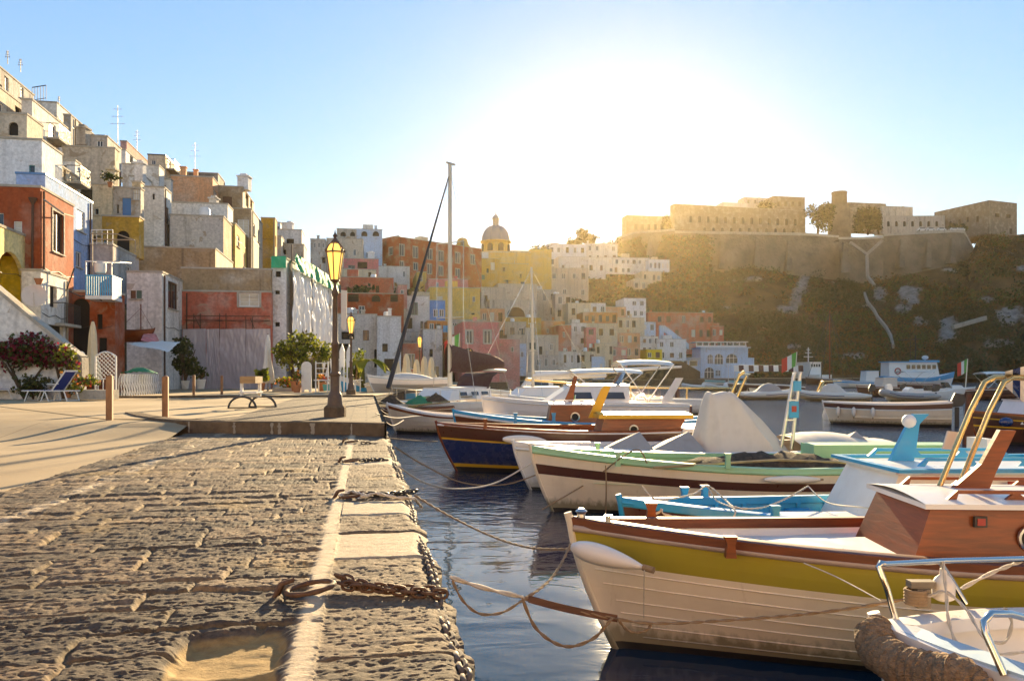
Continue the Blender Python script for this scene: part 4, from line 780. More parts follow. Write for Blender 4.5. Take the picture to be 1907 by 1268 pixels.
canvas_w = paint('canvas_white', (.74,.70,.63), .8, .15); fend = paint('fender_white', (.78,.68,.58), .45, .15, (.5,.4,.3), .2); gold = newmat('gilded_pole', (.62,.45,.20), .25, .8); ropem = paint('rope_hemp', (.30,.19,.10), .9, .5, (.10,.06,.03), scale=30); rope_l = paint('rope_pale', (.58,.50,.40), .9, .35, scale=30)
net_m = stone('net_brown', (.13,.09,.06), 12, .35); plex = newmat('tinted_windscreen', (.03,.03,.035), .08, spec=.7)
class Hull:
    def __init__(s, bow, aft, L_, B, zb, zm, ze, tm=.5, p=1.6, st=.6, rake=.45, kb=1.25, km=2.8, zk=-.35):
        s.L, s.B, s.zb, s.zm, s.ze, s.tm, s.p, s.st, s.rake, s.kb, s.km, s.zk = L_, B, zb, zm, ze, tm, p, st, rake, kb, km, zk
        s.M = frame((bow[0], bow[1], 0), (aft[0], aft[1], 0)); s.ang = math.atan2(aft[1], aft[0])
    def half(s, t): return s.B/2 * ((1 - (1 - t/s.tm)**s.p) if t < s.tm else (1 - (1-s.st) * ((t-s.tm)/(1-s.tm))**2.2))
    def sh(s, t): return s.zm + ((s.zb-s.zm) * (1 - t/.5)**1.8 if t < .5 else (s.ze-s.zm) * ((t-.5)/.5)**2)
    def pt(s, t, side, h, off=0):                                                     # point on the skin, h from the water (0) to the gunwale (1)
        z = h * s.sh(t) if h >= 0 else -h * s.zk; f = (z - s.zk) / (s.sh(t) - s.zk); k = s.kb + (s.km - s.kb) * min(1, t/.45)
        y = max(0, s.half(t) * (1 - max(0, 1-f)**k) + (.02 if t < .01 else .0)) + off; return V((t*s.L + s.rake * (1-f)**1.4 * max(0, 1-t)**5, side*y, z))
    def W(s, p): return s.M @ V(p)
    def line(s, h, side, t0=0, t1=1, n=30, off=0): return [s.pt(t0 + (t1-t0)*(i/n)**1.3, side, h, off) for i in range(n+1)]
def boat(label, H, bands, rim=None, inner=None, deck=None, sole=.35, td=.22, group=None, cat='boat', name='boat', planks=(), rub=None, th=.05, stem=None, rimw=.085, rimh=.04, dz=.05):
    """bands: [(upper height fraction, material), ...] from the keel up"""
    root = thing(name, label, cat, H.W((H.L/2, 0, 0)), group); ts = [(i/32)**1.25 for i in range(33)]
    hs = [-1, -.5, -.02]; lim = [b[0] for b in bands]
    for a, b in zip([0] + lim[:-1], lim): hs += [a + (b-a)*q for q in (.001, .34, .67, 1)]
    hs = sorted(set(hs)); mats = [b[1] for b in bands]; m = MB(H.M)
    for sd in (-1, 1):
        rows = [[H.pt(t, sd, h) for t in ts] for h in hs]
        for i in range(len(hs)-1):
            mid = (hs[i]+hs[i+1])/2; k = next((j for j, l in enumerate(lim) if mid <= l), len(lim)-1); r = rows[i:i+2] if sd < 0 else rows[i:i+2][::-1]; m.grid(r, k)
    if H.st > .05:
        for i in range(len(hs)-1):
            mid = (hs[i]+hs[i+1])/2; k = next((j for j, l in enumerate(lim) if mid <= l), len(lim)-1); a, b = H.pt(1, -1, hs[i]), H.pt(1, 1, hs[i]); c, d = H.pt(1, 1, hs[i+1]), H.pt(1, -1, hs[i+1]); m.add([a, b, c, d], [(0,1,2,3)], k)
    for h, t0 in planks:
        k = next(j for j, l in enumerate(lim) if h <= l)
        for sd in (-1, 1): m.tube(H.line(h, sd, t0, .97, 36, .001), .006, 5, m=k)
    hull = m.build('hull', mats, root, smooth=40)
    def ins(t, sd, z): y = max(.004, H.half(t) - th); return V((t*H.L + (.06 if t < .02 else 0), sd*y, z))
    m = MB(H.M); tt = [t for t in ts if t > .0]
    zf = lambda t: H.sh(t) - dz if t < td else min(H.sh(t) - dz, sole)
    for sd in (-1, 1): r = [[ins(t, sd, H.sh(t)+.005) for t in tt], [ins(t, sd, min(zf(t), H.sh(t))) - V((0, sd*.05, 0)) * (0 if t < td else 1) for t in tt]]; m.grid(r if sd > 0 else r[::-1])
    m.grid([[V((p.x, p.y, p.z)) for p in [ins(t, -1, zf(t)) for t in tt if t >= td]], [ins(t, 1, zf(t)) for t in tt if t >= td]])
    if H.st > .05: m.add([ins(.985,-1,sole), ins(.985,1,sole), ins(.985,1,H.sh(1)), ins(.985,-1,H.sh(1))], [(0,1,2,3)])
    t1 = [t for t in tt if t < td]; te = t1[-1] if t1 else 0
    if t1: m.add([ins(te,-1,H.sh(te)-dz), ins(te,1,H.sh(te)-dz), ins(te,1,sole), ins(te,-1,sole)], [(3,2,1,0)])
    m.build('interior', inner or white_h, root, smooth=30)
    if td > .02:
        m = MB(H.M); m.grid([[ins(t,-1,H.sh(t)-dz+.006) for t in t1], [V((t*H.L,0,H.sh(t)-dz+.03)) for t in t1], [ins(t,1,H.sh(t)-dz+.006) for t in t1]]); m.build('foredeck', deck or inner or white_h, root, smooth=30)
    m = MB(H.M)
    for sd in (-1, 1):
        o = [V((t*H.L - .015, sd*(H.half(t)+.022), H.sh(t))) for t in ts]; i_ = [V((t*H.L + .03, sd*max(.0,H.half(t)-rimw+.02), H.sh(t))) for t in ts]; up = V((0,0,rimh)); dn = V((0,0,-.035))
        r = [[p+dn for p in o], o, [p+up*.8 for p in o], [p+up for p in [a.lerp(b,.25) for a, b in zip(o,i_)]], [p+up for p in i_], [p+dn for p in i_]]; m.grid(r if sd < 0 else r[::-1])
    m.build('gunwale', rim or varn, root, smooth=50)
    if rub:
        m = MB(H.M)
        for sd in (-1, 1): m.tube(H.line(rub[0], sd, .0, 1, 36, .008), rub[1], 6)
        m.build('rub_rail', rub[2], root, smooth=60)
    sm = MB(H.M); pts = [V((H.rake*(1-f)**1.4 - .02, 0, H.zk + (H.zb-H.zk)*f)) for f in [i/8 for i in range(9)]]; pts.append(pts[-1] + V((-.02,0,.07))); sm.tube(pts, .032, 6); sm.build('stem', stem or rim or varn, root, smooth=60)
    return root
def cabin(root, H, x0, x1, y0, w, z0, z1, mat, roofm, slope=.22, taper=.04, over=.05, rth=.035, slope2=0):
    m = MB(H.M); a = w/2; b = [(x0,y0-a,z0),(x1,y0-a,z0),(x1,y0+a,z0),(x0,y0+a,z0)]; t = [(x0+slope,y0-a+taper,z1),(x1-slope2,y0-a+taper,z1),(x1-slope2,y0+a-taper,z1),(x0+slope,y0+a-taper,z1)]
    m.add(b+t, [(4,5,6,7),(0,1,5,4),(1,2,6,5),(2,3,7,6),(3,0,4,7)]); c = m.build('cabin', mat, root)
    r = MB(H.M); u = [(x0+slope-over,y0-a+taper-over),(x1-slope2+over,y0-a+taper-over),(x1-slope2+over,y0+a-taper+over),(x0+slope-over,y0+a-taper+over)]
    n = 6; rows = []
    for k in range(n+1):
        f = k/n; cr = .035*math.sin(math.pi*f); rows.append([V((u[0][0]+(u[1][0]-u[0][0])*q, u[0][1]+(u[3][1]-u[0][1])*f, z1+rth+cr)) for q in (0,.5,1)])
    r.grid(rows); r.prism([V((*p, z1+.002)) for p in u], (0,0,rth-.001)); r.build('cabin_roof', roofm, root, smooth=30); return c
def grab(root, H, x0, x1, y, z, h, mat, n=3, th=.03):                                 # roof rail with scalloped openings
    m = MB(H.M); L_ = x1-x0; m.prism([(x0,y-th/2,z),(x0+h*1.1,y-th/2,z+h),(x1-h*1.1,y-th/2,z+h),(x1,y-th/2,z),(x1-.06,y-th/2,z),(x1-h*1.2,y-th/2,z+h*.62),(x0+h*1.2,y-th/2,z+h*.62),(x0+.06,y-th/2,z)], (0,th,0))
    for i in range(1, n): x = x0 + L_*i/n; m.prism([(x-.07,y-th/2+.001,z),(x-.025,y-th/2+.001,z+h*.62),(x+.025,y-th/2+.001,z+h*.62),(x+.07,y-th/2+.001,z)], (0,th-.002,0))
    m.build('grab_rail', mat, root)
def fin(root, H, pts, y, th, mat, name='funnel_fin'):
    MB(H.M).prism([(x, y-th/2, z) for x, z in pts], (0, th, 0)).build(name, mat, root)
def porthole(root, H, x, y, z, r, n=(0,-1,0), ring=None):
    m = MB(H.M); c = V((x,y,z)); n = V(n).normalized(); u = n.orthogonal().normalized(); v = n.cross(u); pp = [c + (u*math.cos(a)+v*math.sin(a))*r for a in [2*math.pi*i/20 for i in range(20)]]
    m.tube([p + n*.008 for p in pp], r*.2, 6, True); m.k = 1; m.add([p + n*.006 for p in pp], [tuple(range(20))]); m.build('porthole', [ring or alu, dark], root, smooth=60)
def post(root, H, x, y, z, h, w, mat): m = MB(H.M); m.prism([(x-w/2,y-w/2,z),(x+w/2,y-w/2,z),(x+w*.36,y-w/2,z+h*.6),(x+w*.6,y-w/2,z+h),(x-w*.6,y-w/2,z+h),(x-w*.36,y-w/2,z+h*.6)], (0,w,0)); m.build('mooring_post', mat, root)
def cat_pts(a, b, sag, n=18): return [V(a).lerp(V(b), i/n) - V((0,0,4*sag*(i/n)*(1-i/n))) for i in range(n+1)]
def rope(pts, r, mat, label=None, group=None, parent=None, twist=True, name='rope'):
    m = MB(); pts = [V(p) for p in pts]
    if twist:
        fine = []; 
        for a, b in zip(pts[:-1], pts[1:]):
            k = max(1, int((b-a).length / (r*1.6))); fine += [a.lerp(b, i/k) for i in range(k)]
        fine.append(pts[-1])
        if len(fine) > 900: fine = fine[::len(fine)//900+1] + [pts[-1]]
        for ph in (0, math.pi):
            q = []
            for i, p in enumerate(fine):
                d = (fine[min(i+1,len(fine)-1)] - fine[max(i-1,0)]).normalized(); a = d.cross(V((.1,.2,1))).normalized(); b = d.cross(a); t = ph + i*.62; q.append(p + (a*math.cos(t)+b*math.sin(t))*r*.5)
            m.tube(q, r*.62, 5)
    else: m.tube(pts, r, 5)
    o = m.build(name, mat, parent, smooth=60)
    if label: tag(o, label, 'rope', group)
    return o
def fender(a, b, r, label, group='fenders hung on the boats', tp=0):
    a, b = V(a), V(b); n = 12; pts = [a.lerp(b, i/n) for i in range(n+1)]; rr = [r*(max(.06, math.sin(math.pi*min(1, .02+i/n*.98)))**.45) * (1 - tp*i/n) for i in range(n+1)]
    m = MB(); m.tube(pts, rr, 12); m.k = 1; m.tube([b, b + (b-a).normalized()*r*.8], r*.25, 6); tag(m.build('fender', [fend, ropem], smooth=60), label, 'fender', group)
# --- 1: cream and olive gozzo with the mahogany cabin
H1 = Hull((.45, 5.86), (1, -.055), 5.8, 1.72, .92, .80, .92, p=1.45, st=.3, rake=.52, kb=1.2, km=2.6)
b1 = boat('cream clinker boat with an olive yellow top strake and a varnished mahogany cabin', H1, [(.06, black_h), (.70, cream_h), (.965, olive), (1, mauve)], varn2, white_h, white_h, sole=.735, td=.13, planks=[(.64,.015),(.53,.02),(.40,.03),(.30,.03),(.20,.04),(.11,.05)], rub=(.955, .026, mauve), rimw=.09, stem=cream_h)
cabin(b1, H1, 2.20, 4.7, .0, 1.0, .70, 1.115, varn, white_h, slope=.16, taper=.06, over=.06)
m = MB(H1.M); m.box((1.25,-.3,.737),(2.25,.34,.765)); m.box((1.4,-.15,.765),(1.9,.2,.78)); m.build('hatch_deck', white_h, b1)
for y in (-.36, .36): grab(b1, H1, 2.5, 4.3, y, 1.165, .06, varn, 4)
fin(b1, H1, [(2.72,1.17),(2.98,1.17),(3.03,1.30),(3.17,1.60),(3.06,1.605),(2.93,1.36)], .05, .05, varn)
porthole(b1, H1, 2.98, -.475, .93, .075); m = MB(H1.M); m.box((2.62,-.49,1.0),(2.7,-.462,1.07)); m.k = 1; m.box((2.635,-.495,1.012),(2.685,-.488,1.058)); m.build('side_lamp', [iron, red_h], b1)
post(b1, H1, 1.02, -.56, .80, .14, .07, varn); post(b1, H1, .62, .43, .86, .14, .08, varn)
m = MB(H1.M); m.lathe((.06,0,.93), [(.035,0),(.03,.05),(.045,.07),(.02,.09)], 10); m.build('bow_fitting', alu, b1, smooth=40)
MB(H1.M).lathe((.25,-.1,.93), [(.02,0),(.02,.05),(.03,.06)], 8).build('bow_fitting', alu, b1, smooth=40)
m = MB(H1.M); m.box((1.72,.56,.64),(1.98,.66,.665)); m.k = 1; m.box((1.76,.655,.665),(1.84,.68,.80)); m.k = 2; m.box((1.775,.65,.675),(1.825,.656,.77)); m.build('rowlock_pad', [varn2, alu, red_h], b1)
fender(P(1066,1018,5.55), P(1198,1056,5.22), .095, 'big white banana fender lashed to the bow of the olive and cream boat', tp=.55)
# gilded awning poles that stand up from the stern of the same boat
m = MB()
for dx in (0, .16): m.tube([P(1750+dx*150,905,5.9)+V((dx*.3,0,0)), P(1806+dx*150,768,6.0)+V((dx*.3,0,0)), P(1834+dx*150,712,6.0)+V((dx*.3,0,0)), P(1852+dx*140,702,6.05)+V((dx*.3,0,0)), P(1960,706,6.2)], .021, 8)
aw = m.build('awning_frame', gold, b1, smooth=50)
m = MB(); a, b = P(1868,700,6.0), P(1990,700,6.1)
for i in range(7):
    q = i/7; m.k = i % 2; m.grid([[P(1872+i*14+j*14, 692+k*7+ (i+j)*4*(k-1) , 6.0+.08*k) for j in (0,1)] for k in range(5)])
m.build('striped_awning', [canvas_w, navy], b1)
m = MB(); m.prism([P(1766,802,6.05), P(1796,806,6.05), P(1784,838,6.05), P(1756,836,6.05)], (0,.02,0)); m.build('pole_plate', cover_b, b1)
# --- 2: white dinghy with steel pulpit, lower right
H2 = Hull((1.85, 3.98), (.90, -.40), 4.0, 1.75, .74, .70, .75, p=2.5, tm=.42, st=.85, rake=.35, kb=1.6)
b2 = boat('small white dinghy with a bent steel pulpit and a worn wooden rim', H2, [(.9, cream_h), (1, mauve)], white_h, white_h, white_h, sole=.42, td=.0, rub=(.93, .02, varn2), rimw=.16, stem=white_h, rimh=.03)
m = MB(H2.M); ts = [0,.01,.03,.06,.1,.15,.2]; m.prism([(t*4.0+.0, -H2.half(t)-.01, .745) for t in [.015,.03,.06,.09,.13,.17]] + [(t*4.0+.03, -H2.half(t)+.15, .745) for t in [.17,.13,.09,.06,.03]], (0,0,.02)); m.build('bow_board', paint('board_pale_blue', (.40,.52,.60), .5, .5, (.6,.5,.35)), b2)
m = MB(); m.tube([P(1668,1152,4.03), P(1652,1096,4.05), P(1636,1054,4.07), P(1640,1048,4.08), P(1650,1050,4.1), P(1760,1044,4.2), P(1907,1040,4.35), P(1990,1038,4.45)], .016, 8); m.tube([P(1798,1122,4.3), P(1770,1075,4.24), P(1752,1048,4.2)], .014, 8); m.tube([P(1870,1256,3.33), P(1836,1180,3.4), P(1832,1158,3.42), P(1845,1142,3.44), P(1880,1142,3.5), P(1990,1170,3.6)], .017, 8); m.build('pulpit_rail', steel, b2, smooth=60)
m = MB(); c = P(1715,1122,4.2); m.cbox(c + V((0,0,.03)), (.07,.07,.10)); m.cbox(c + V((0,0,.10)), (.13,.06,.035)); m.build('mooring_bitt', wood('grey_wood', (.34,.27,.19), .8, 0), b2)
m = MB(); pr = [P(1640,1158,3.98), P(1628,1190,3.9), P(1640,1215,3.8), P(1680,1240,3.65), P(1735,1255,3.52), P(1800,1262,3.4), P(1850,1285,3.3)]
sm = []; 
for i in range(len(pr)-1): sm += [pr[i].lerp(pr[i+1], q/10) for q in range(10)]
m.tube(sm, [.02 + .075*min(1, 1.6*math.sin(math.pi*(.08+.9*i/len(sm)))) + .006*math.sin(i*2.3) for i in range(len(sm))], 14)
fr_ = stone('fender_rope_weave', (.42,.27,.16), 30, .5); bump(fr_, nz(fr_, 55, 3, (1,1,2)), 1.0, .03); tag(m.build('rope_fender', fr_, smooth=60), 'thick woven rope fender wrapped round the bow of the white dinghy', 'fender')
# --- 3: blue open boat with the white wheelhouse
H3 = Hull((1.10, 7.95), (1, .03), 5.6, 1.9, .74, .62, .72, p=1.5, st=.5, rake=.4)
b3 = boat('weathered blue open boat with a dark brown hull and a white blue-roofed cabin', H3, [(.08, black_h), (.93, brown_h), (1, skyb)], skyb, skyb, skyb, sole=.38, td=.1, rimw=.1, rub=(.99, .018, skyb))
cabin(b3, H3, 2.25, 4.55, .05, 1.25, .45, 1.06, white_h, white_h, slope=.3, taper=.08, over=.07, rth=.03)
m = MB(H3.M); 
for (a, b, c, d) in ((2.45,-.68,4.63,-.60),(2.45,.70,4.63,.78),(2.45,-.60,2.53,.70),(4.55,-.60,4.63,.70)): m.box((a,b,1.093),(c,d,1.125))
m.build('roof_edge', skyb, b3)
for y in (-.45, .55): grab(b3, H3, 2.75, 4.3, y, 1.13, .08, skyb, 3, .04)
fin(b3, H3, [(2.75,1.12),(3.0,1.12),(3.02,1.22),(3.06,1.5),(3.16,1.60),(3.0,1.6),(2.9,1.42)], .1, .05, skyb)
m = MB(H3.M); m.ball((2.94,.06,1.53), .07, 10, 6); m.build('deck_lamp', rail_w, b3, smooth=60)
m = MB(H3.M); m.box((3.55,-.585,.93),(3.65,-.56,1.0)); m.build('port_lamp', red_h, b3)
m = MB(H3.M); m.box((1.6,-.62,.585),(2.35,.1,.61)); m.build('side_deck', white_h, b3)
for i in range(6):
    m = MB(H3.M); t = .13 + i*.06; p = H3.pt(t, 1, .95); m.box((p.x-.02,p.y-.09,.4),(p.x+.02,p.y-.05,H3.sh(t))); m.build('rib', skyb, b3)
for x, y in ((.75,.5),(1.28,-.72),(1.0,.62)): post(b3, H3, x, y, .64, .17, .075, skyb)
m = MB(H3.M); m.box((1.9,.2,.38),(2.15,.7,.55)); m.build('thwart', skyb, b3)
m = MB(); m.prism([P(1838,818,9.0), P(1856,818,9.0), P(1858,905,9.0), P(1836,905,9.0)], (0,.4,0)); m.build('outboard_bracket', white_h, b3)
# --- 4: mint and cream gozzo with nets
H4 = Hull((.30, 11.7), (1, .02), 7.0, 2.1, .92, .70, .82, p=1.6, st=.4, rake=.5)
b4 = boat('cream hulled boat with mint green rails and a dark brown rubbing stripe', H4, [(.06, black_h), (.60, cream_h), (.76, brown_h), (.95, cream_h), (1, mint)], mint, mint, white_h, sole=.45, td=.12, rimw=.10, rub=(.955, .03, mint), stem=cream_h)
m = MB(); rg = random.Random(3)
ctr = H4.W((3.35,-.25,.64)); rows = []
for i in range(9):
    f = i/8; rows.append([ctr + V((-1.15 + 2.3*j/16, -.55 + 1.1*f, (.04+.19*math.sin(math.pi*f)**.6*math.sin(math.pi*(j+.3)/17)**.6)*rg.uniform(.7,1.2))) for j in range(17)])
m.grid(rows); tag(m.build('fishing_net', net_m, smooth=60), 'heap of dark brown fishing net lying in the mint green boat', 'fishing net')
m = MB(H4.M); 
for q in (-.9,-.5): m.tube([(1.6,q,.74),(3.4,q+.2,.82),(4.6,q+.3,.76)], .02, 6)
m.build('oars', wood('oar_wood', (.55,.40,.2), .5, .2), b4)
for x, y in ((1.15,-.72),(1.05,.72),(2.6,-.98)): post(b4, H4, x, y, .74, .2, .07, mint)
m = MB(H4.M); m.box((4.35,.45,.60),(6.6,.98,.92)); m.build('side_board', mint, b4)
for i, x in enumerate((3.05, 4.55)): fender(H4.W((x,-1.12,.60)), H4.W((x+.75,-1.12,.60)), .055, ('white tube fender along the cream side of the mint green boat' , 'white tube fender further aft on the mint green boat')[i])
# --- 5: white open motor boat with covered console
H5 = Hull((.05, 13.9), (1, .03), 6.6, 2.3, .80, .70, .80, p=1.7, st=.8, rake=.5)
b5 = boat('white open motor boat with a tall beige cover over its console', H5, [(.06, black_h), (.93, white_h), (1, white_h)], white_h, white_h, white_h, sole=.55, td=.3, rimw=.16, rub=(.9, .03, rail_w))
def cover(H, root, pts, mat, name='canvas_cover'):                                   # canvas over a frame: rows of points
    MB(H.M).grid(pts).build(name, mat, root, smooth=60)
rows = []
for f, z, hw in ((0,.60,.78),(.2,.85,.66),(.5,1.2,.46),(.8,1.55,.26),(.93,1.66,.20),(1,1.69,.10),(1.02,1.69,.0)):
    x0, x1 = 3.10 + .28*f, 4.80 - 1.02*f; cx = (x0+x1)/2; rows.append([V((cx + (x1-x0)/2*math.copysign(abs(math.cos(a))**.6, math.cos(a)), hw*math.copysign(abs(math.sin(a))**.6, math.sin(a))*(1+.05*math.sin(9*a)) + .035*math.sin(17*a+3*f)*(1-f), z + .02*math.sin(5*a+8*f))) for a in [2*math.pi*i/40 for i in range(40)]])
m = MB(H5.M); m.grid(rows, wrap=True); m.build('console_cover', cover_b, b5, smooth=60)
for x in (1.35, 2.2, 5.3):
    m = MB(H5.M); s_ = .8 if x > 5 else 1; m.add([(x,-.75,.72),(x+.95*s_,-.85,.72),(x+.8*s_,-.2,1.02),(x+.3,.5,.72),(x+1.0,.6,.72)], [(0,1,2),(0,2,3),(2,1,4),(2,4,3)]); m.build('canvas_cover', cover_g, b5)
rows = [[V((4.75+1.75*q, -1.0+2.0*f, .78+.22*math.sin(math.pi*f)*(.4+.6*math.sin(math.pi*min(1,q+.15))))) for q in [i/8 for i in range(9)]] for f in [i/8 for i in range(9)]]
m = MB(H5.M); m.grid(rows); m.build('stern_cover', cover_b, b5, smooth=60)
m = MB(); 
for dx in (0, 20): m.tube([P(1454+dx,836,13.5), P(1478+dx*.6,700,13.5), P(1482+dx*.5,694,13.5)], .03, 7)
m.tube([P(1470,760,13.5), P(1478,760,13.5)], .02, 6)
for y in (712, 745, 782, 810): m.bar(P(1452+(836-y)*.17,y,13.48), P(1472+(836-y)*.14,y,13.48), .02)
ld = m.build('gangway_ladder', alu, b5, smooth=60)
m = MB(); a = P(1470,778,13.44); m.box((a.x,a.y,a.z),(a.x+.16,a.y+.02,a.z+.28)); m.k = 1; m.box((a.x+.04,a.y-.006,a.z+.1),(a.x+.12,a.y-.001,a.z+.2)); q = m.build('plate', [skyb, red_h], ld); OFF[q.name] = OFF[b5.name]
m = MB(); b_ = P(1478,728,13.44); m.box((b_.x,b_.y,b_.z),(b_.x+.13,b_.y+.02,b_.z+.17)); q = m.build('plate', [skyb, red_h], ld); OFF[q.name] = OFF[b5.name]
m = MB(); m.tube([P(1326,812,14.6), P(1376,700,14.6), P(1386,692,14.6)], .028, 7); m.tube([P(1340,812,15.2), P(1390,700,15.2)], .028, 7); m.tube([P(1376,697,14.6), P(1396,697,15.2)], .02, 6); m.build('awning_pole', gold, b5, smooth=60)
# --- 6: navy boat with yellow-roofed cabin
H6 = Hull((-1.55, 16.6), (1, .02), 6.6, 2.1, .98, .86, .95, p=1.7, st=.4, rake=.65)
b6 = boat('navy blue hulled boat with yellow lines and a mahogany topside', H6, [(.10, black_h), (.17, ysl), (.68, navy), (.72, ysl), (.97, brown_h), (1, white_h)], varn, varn2, varn2, sole=.5, td=.3, rub=(.985, .022, rail_w), stem=varn)
cabin(b6, H6, 3.25, 4.75, -.3, 1.15, .7, 1.13, varn, ysl, slope=.12, taper=.05, over=.12, rth=.08, slope2=-.25)
porthole(b6, H6, 3.95, -.87, .92, .08, ring=alu); fin(b6, H6, [(3.15,1.1),(3.35,1.1),(3.62,1.75),(3.5,1.78),(3.42,1.7)], .05, .06, ysl)
fender(H6.W((1.35,-.98,.74)), H6.W((2.2,-1.08,.70)), .1, 'fat white fender on the brown topside of the navy blue boat'); post(b6, H6, 1.0, -.62, .92, .2, .08, varn)
m = MB(H6.M); m.box((4.9,-1.0,.86),(6.4,.9,.93)); m.build('engine_hatch', white_h, b6)
# --- 7: brown boat with blue inner rail
H7 = Hull((-1.42, 19.6), (1, .0), 6.7, 2.1, 1.1, .84, .95, p=1.6, st=.4, rake=.5)
b7 = boat('varnished brown boat with a bright blue inner rail and white rubbing strake', H7, [(.08, black_h), (.90, varn2), (1, white_h)], skyb, skyb, skyb, sole=.5, td=.12, rub=(.93, .03, rail_w), rimw=.14)
cabin(b7, H7, 2.25, 3.6, .3, 1.2, .6, 1.26, varn, white_h, slope=.12, taper=.06); porthole(b7, H7, 2.95, -.28, .98, .1); fin(b7, H7, [(2.7,1.3),(2.95,1.3),(2.98,1.6),(3.05,1.95),(2.97,1.98),(2.84,1.6)], .3, .05, varn)
grab(b7, H7, 2.4, 3.5, -.05, 1.32, .07, white_h, 3)
for i in range(4):
    x = 1.0 + i*.85; p = H7.pt(x/6.7, -1, .6); fender(H7.W((x,p.y-.1,.62)), H7.W((x,p.y-.1,.36)), .085, 'short white fender on the brown hull, %s from the bow' % ('first','second','third','fourth')[i])
for x in (1.5, 2.4): post(b7, H7, x, -.9, .86, .25, .09, skyb)
m = MB(); m.tube([P(1046,790,19), P(1046,755,19), P(1098,745,19)], .03, 6) if 0 else None
# ---------------------------------------------------------------- the boats further out
def at_water(px, pyw): return G(px, pyw, 0)
def fb(label, px, pyw, yaw, L_, B, bands, kind='open', rim=None, inner=None, zb=.8, zm=.62, ze=.7, st=.6, group=None, name='boat', cat='boat', **kw):
    c = at_water(px, pyw); a = math.radians(yaw); d = V((math.cos(a), math.sin(a), 0)); b = c - d*L_/2
    H = Hull((b.x, b.y), (d.x, d.y), L_, B, zb, zm, ze, p=1.7, st=st, rake=.45)
    return boat(label, H, bands, rim, inner, kw.get('deck'), sole=kw.get('sole', .3), td=kw.get('td', .25), group=group, name=name, cat=cat, rub=kw.get('rub')), H
def screen(root, H, x, z, w, h, m=None):
    MB(H.M).grid([[V((x-.0,-w/2,z)), V((x-.12,-w*.2,z)), V((x-.12,w*.2,z)), V((x,w/2,z))], [V((x+h*.5,-w*.42,z+h)), V((x+h*.4,-w*.18,z+h)), V((x+h*.4,w*.18,z+h)), V((x+h*.5,w*.42,z+h))]]).build('windscreen', m or plex, root)
def outboard(root, H, x=None, dark_=True):
    x = x or H.L+.1; m = MB(H.M); m.prism([(x-.05,-.16,.75),(x+.3,-.16,.8),(x+.42,-.16,1.0),(x+.36,-.16,1.25),(x+.05,-.16,1.3),(x-.08,-.16,1.0)], (0,.32,0)); m.box((x+.05,-.06,-.3),(x+.2,.06,.75)); m.build('outboard_motor', iron if dark_ else white_h, root)
def bimini(root, H, x0, x1, w, z, mat, z0=.7):
    m = MB(H.M); m.grid([[V((x0+(x1-x0)*i/6, w/2*math.cos(a), z+.18*math.sin(a)-.06*abs(i/3-1)**2)) for i in range(7)] for a in [math.pi*k/8 for k in range(9)]]); m.build('bimini', mat, root, smooth=60)
    m = MB(H.M)
    for x, q in ((x0,.5),(x1,-.5)): m.tube([((x0+x1)/2,-w/2,z0),(x,-w/2,z),(x,w/2,z),((x0+x1)/2,w/2,z0)], .022, 6)
    m.build('bimini_frame', steel, root, smooth=60)
WHT = [(.08, black_h), (.9, white_h), (1, white_h)]; CRM = [(.08, black_h), (.92, cream_h), (1, brown_h)]; BRN = [(.1, black_h), (.9, brown_h), (1, white_h)]; WBR = [(.08, black_h), (.62, white_h), (.92, brown_h), (1, white_h)]; WBL = [(.08, black_h), (.7, white_h), (.86, skyb), (1, white_h)]
r, H = fb('little brown and white boat moored first at the stone quay beyond the kerb', 755, 790, 6, 3.9, 1.5, WBR, rim=varn2, inner=cream_h, zb=.75)
r, H = fb('dark brown gozzo with a cream inside behind the little brown and white boat', 765, 776, 10, 4.6, 1.6, BRN, rim=varn, inner=cream_h, zb=.9)
r, H = fb('cream gozzo with its stem leaning toward the quay', 848, 806, 5, 4.6, 1.7, [(.1,black_h),(.85,cream_h),(1,varn)], rim=white_h, inner=cream_h, zb=1.0)
r, H = fb('narrow white boat with a gilded pole lying along it', 800, 770, 8, 5.2, 1.6, WHT, rim=varn, inner=cream_h, zb=.9)
m = MB(H.M); m.tube([(.2,-.3,.95),(4.8,.2,.85)], .03, 6); m.build('oar', gold, r)
r, H = fb('low grey-white boat covered with a pale tarpaulin beside the quay', 800, 762, 12, 5.2, 1.8, WHT, rim=rail_w, inner=rib_g, zb=.95)
cover(H, r, [[V((.8+3.6*q, -.8+1.6*f, .7+.35*math.sin(math.pi*f)*math.sin(math.pi*(.1+.8*q)))) for q in [i/8 for i in range(9)]] for f in [i/6 for i in range(7)]], cover_b)
r, H = fb('small teal boat among the moored gozzi', 860, 764, 8, 4.6, 1.6, [(.1,black_h),(.9,white_h),(1,teal_h)], rim=teal_h, inner=cream_h)
r, H = fb('brown striped boat with a raised prow among the moored gozzi', 735, 762, 14, 4.5, 1.6, WBR, rim=varn, inner=varn2, zb=1.05)
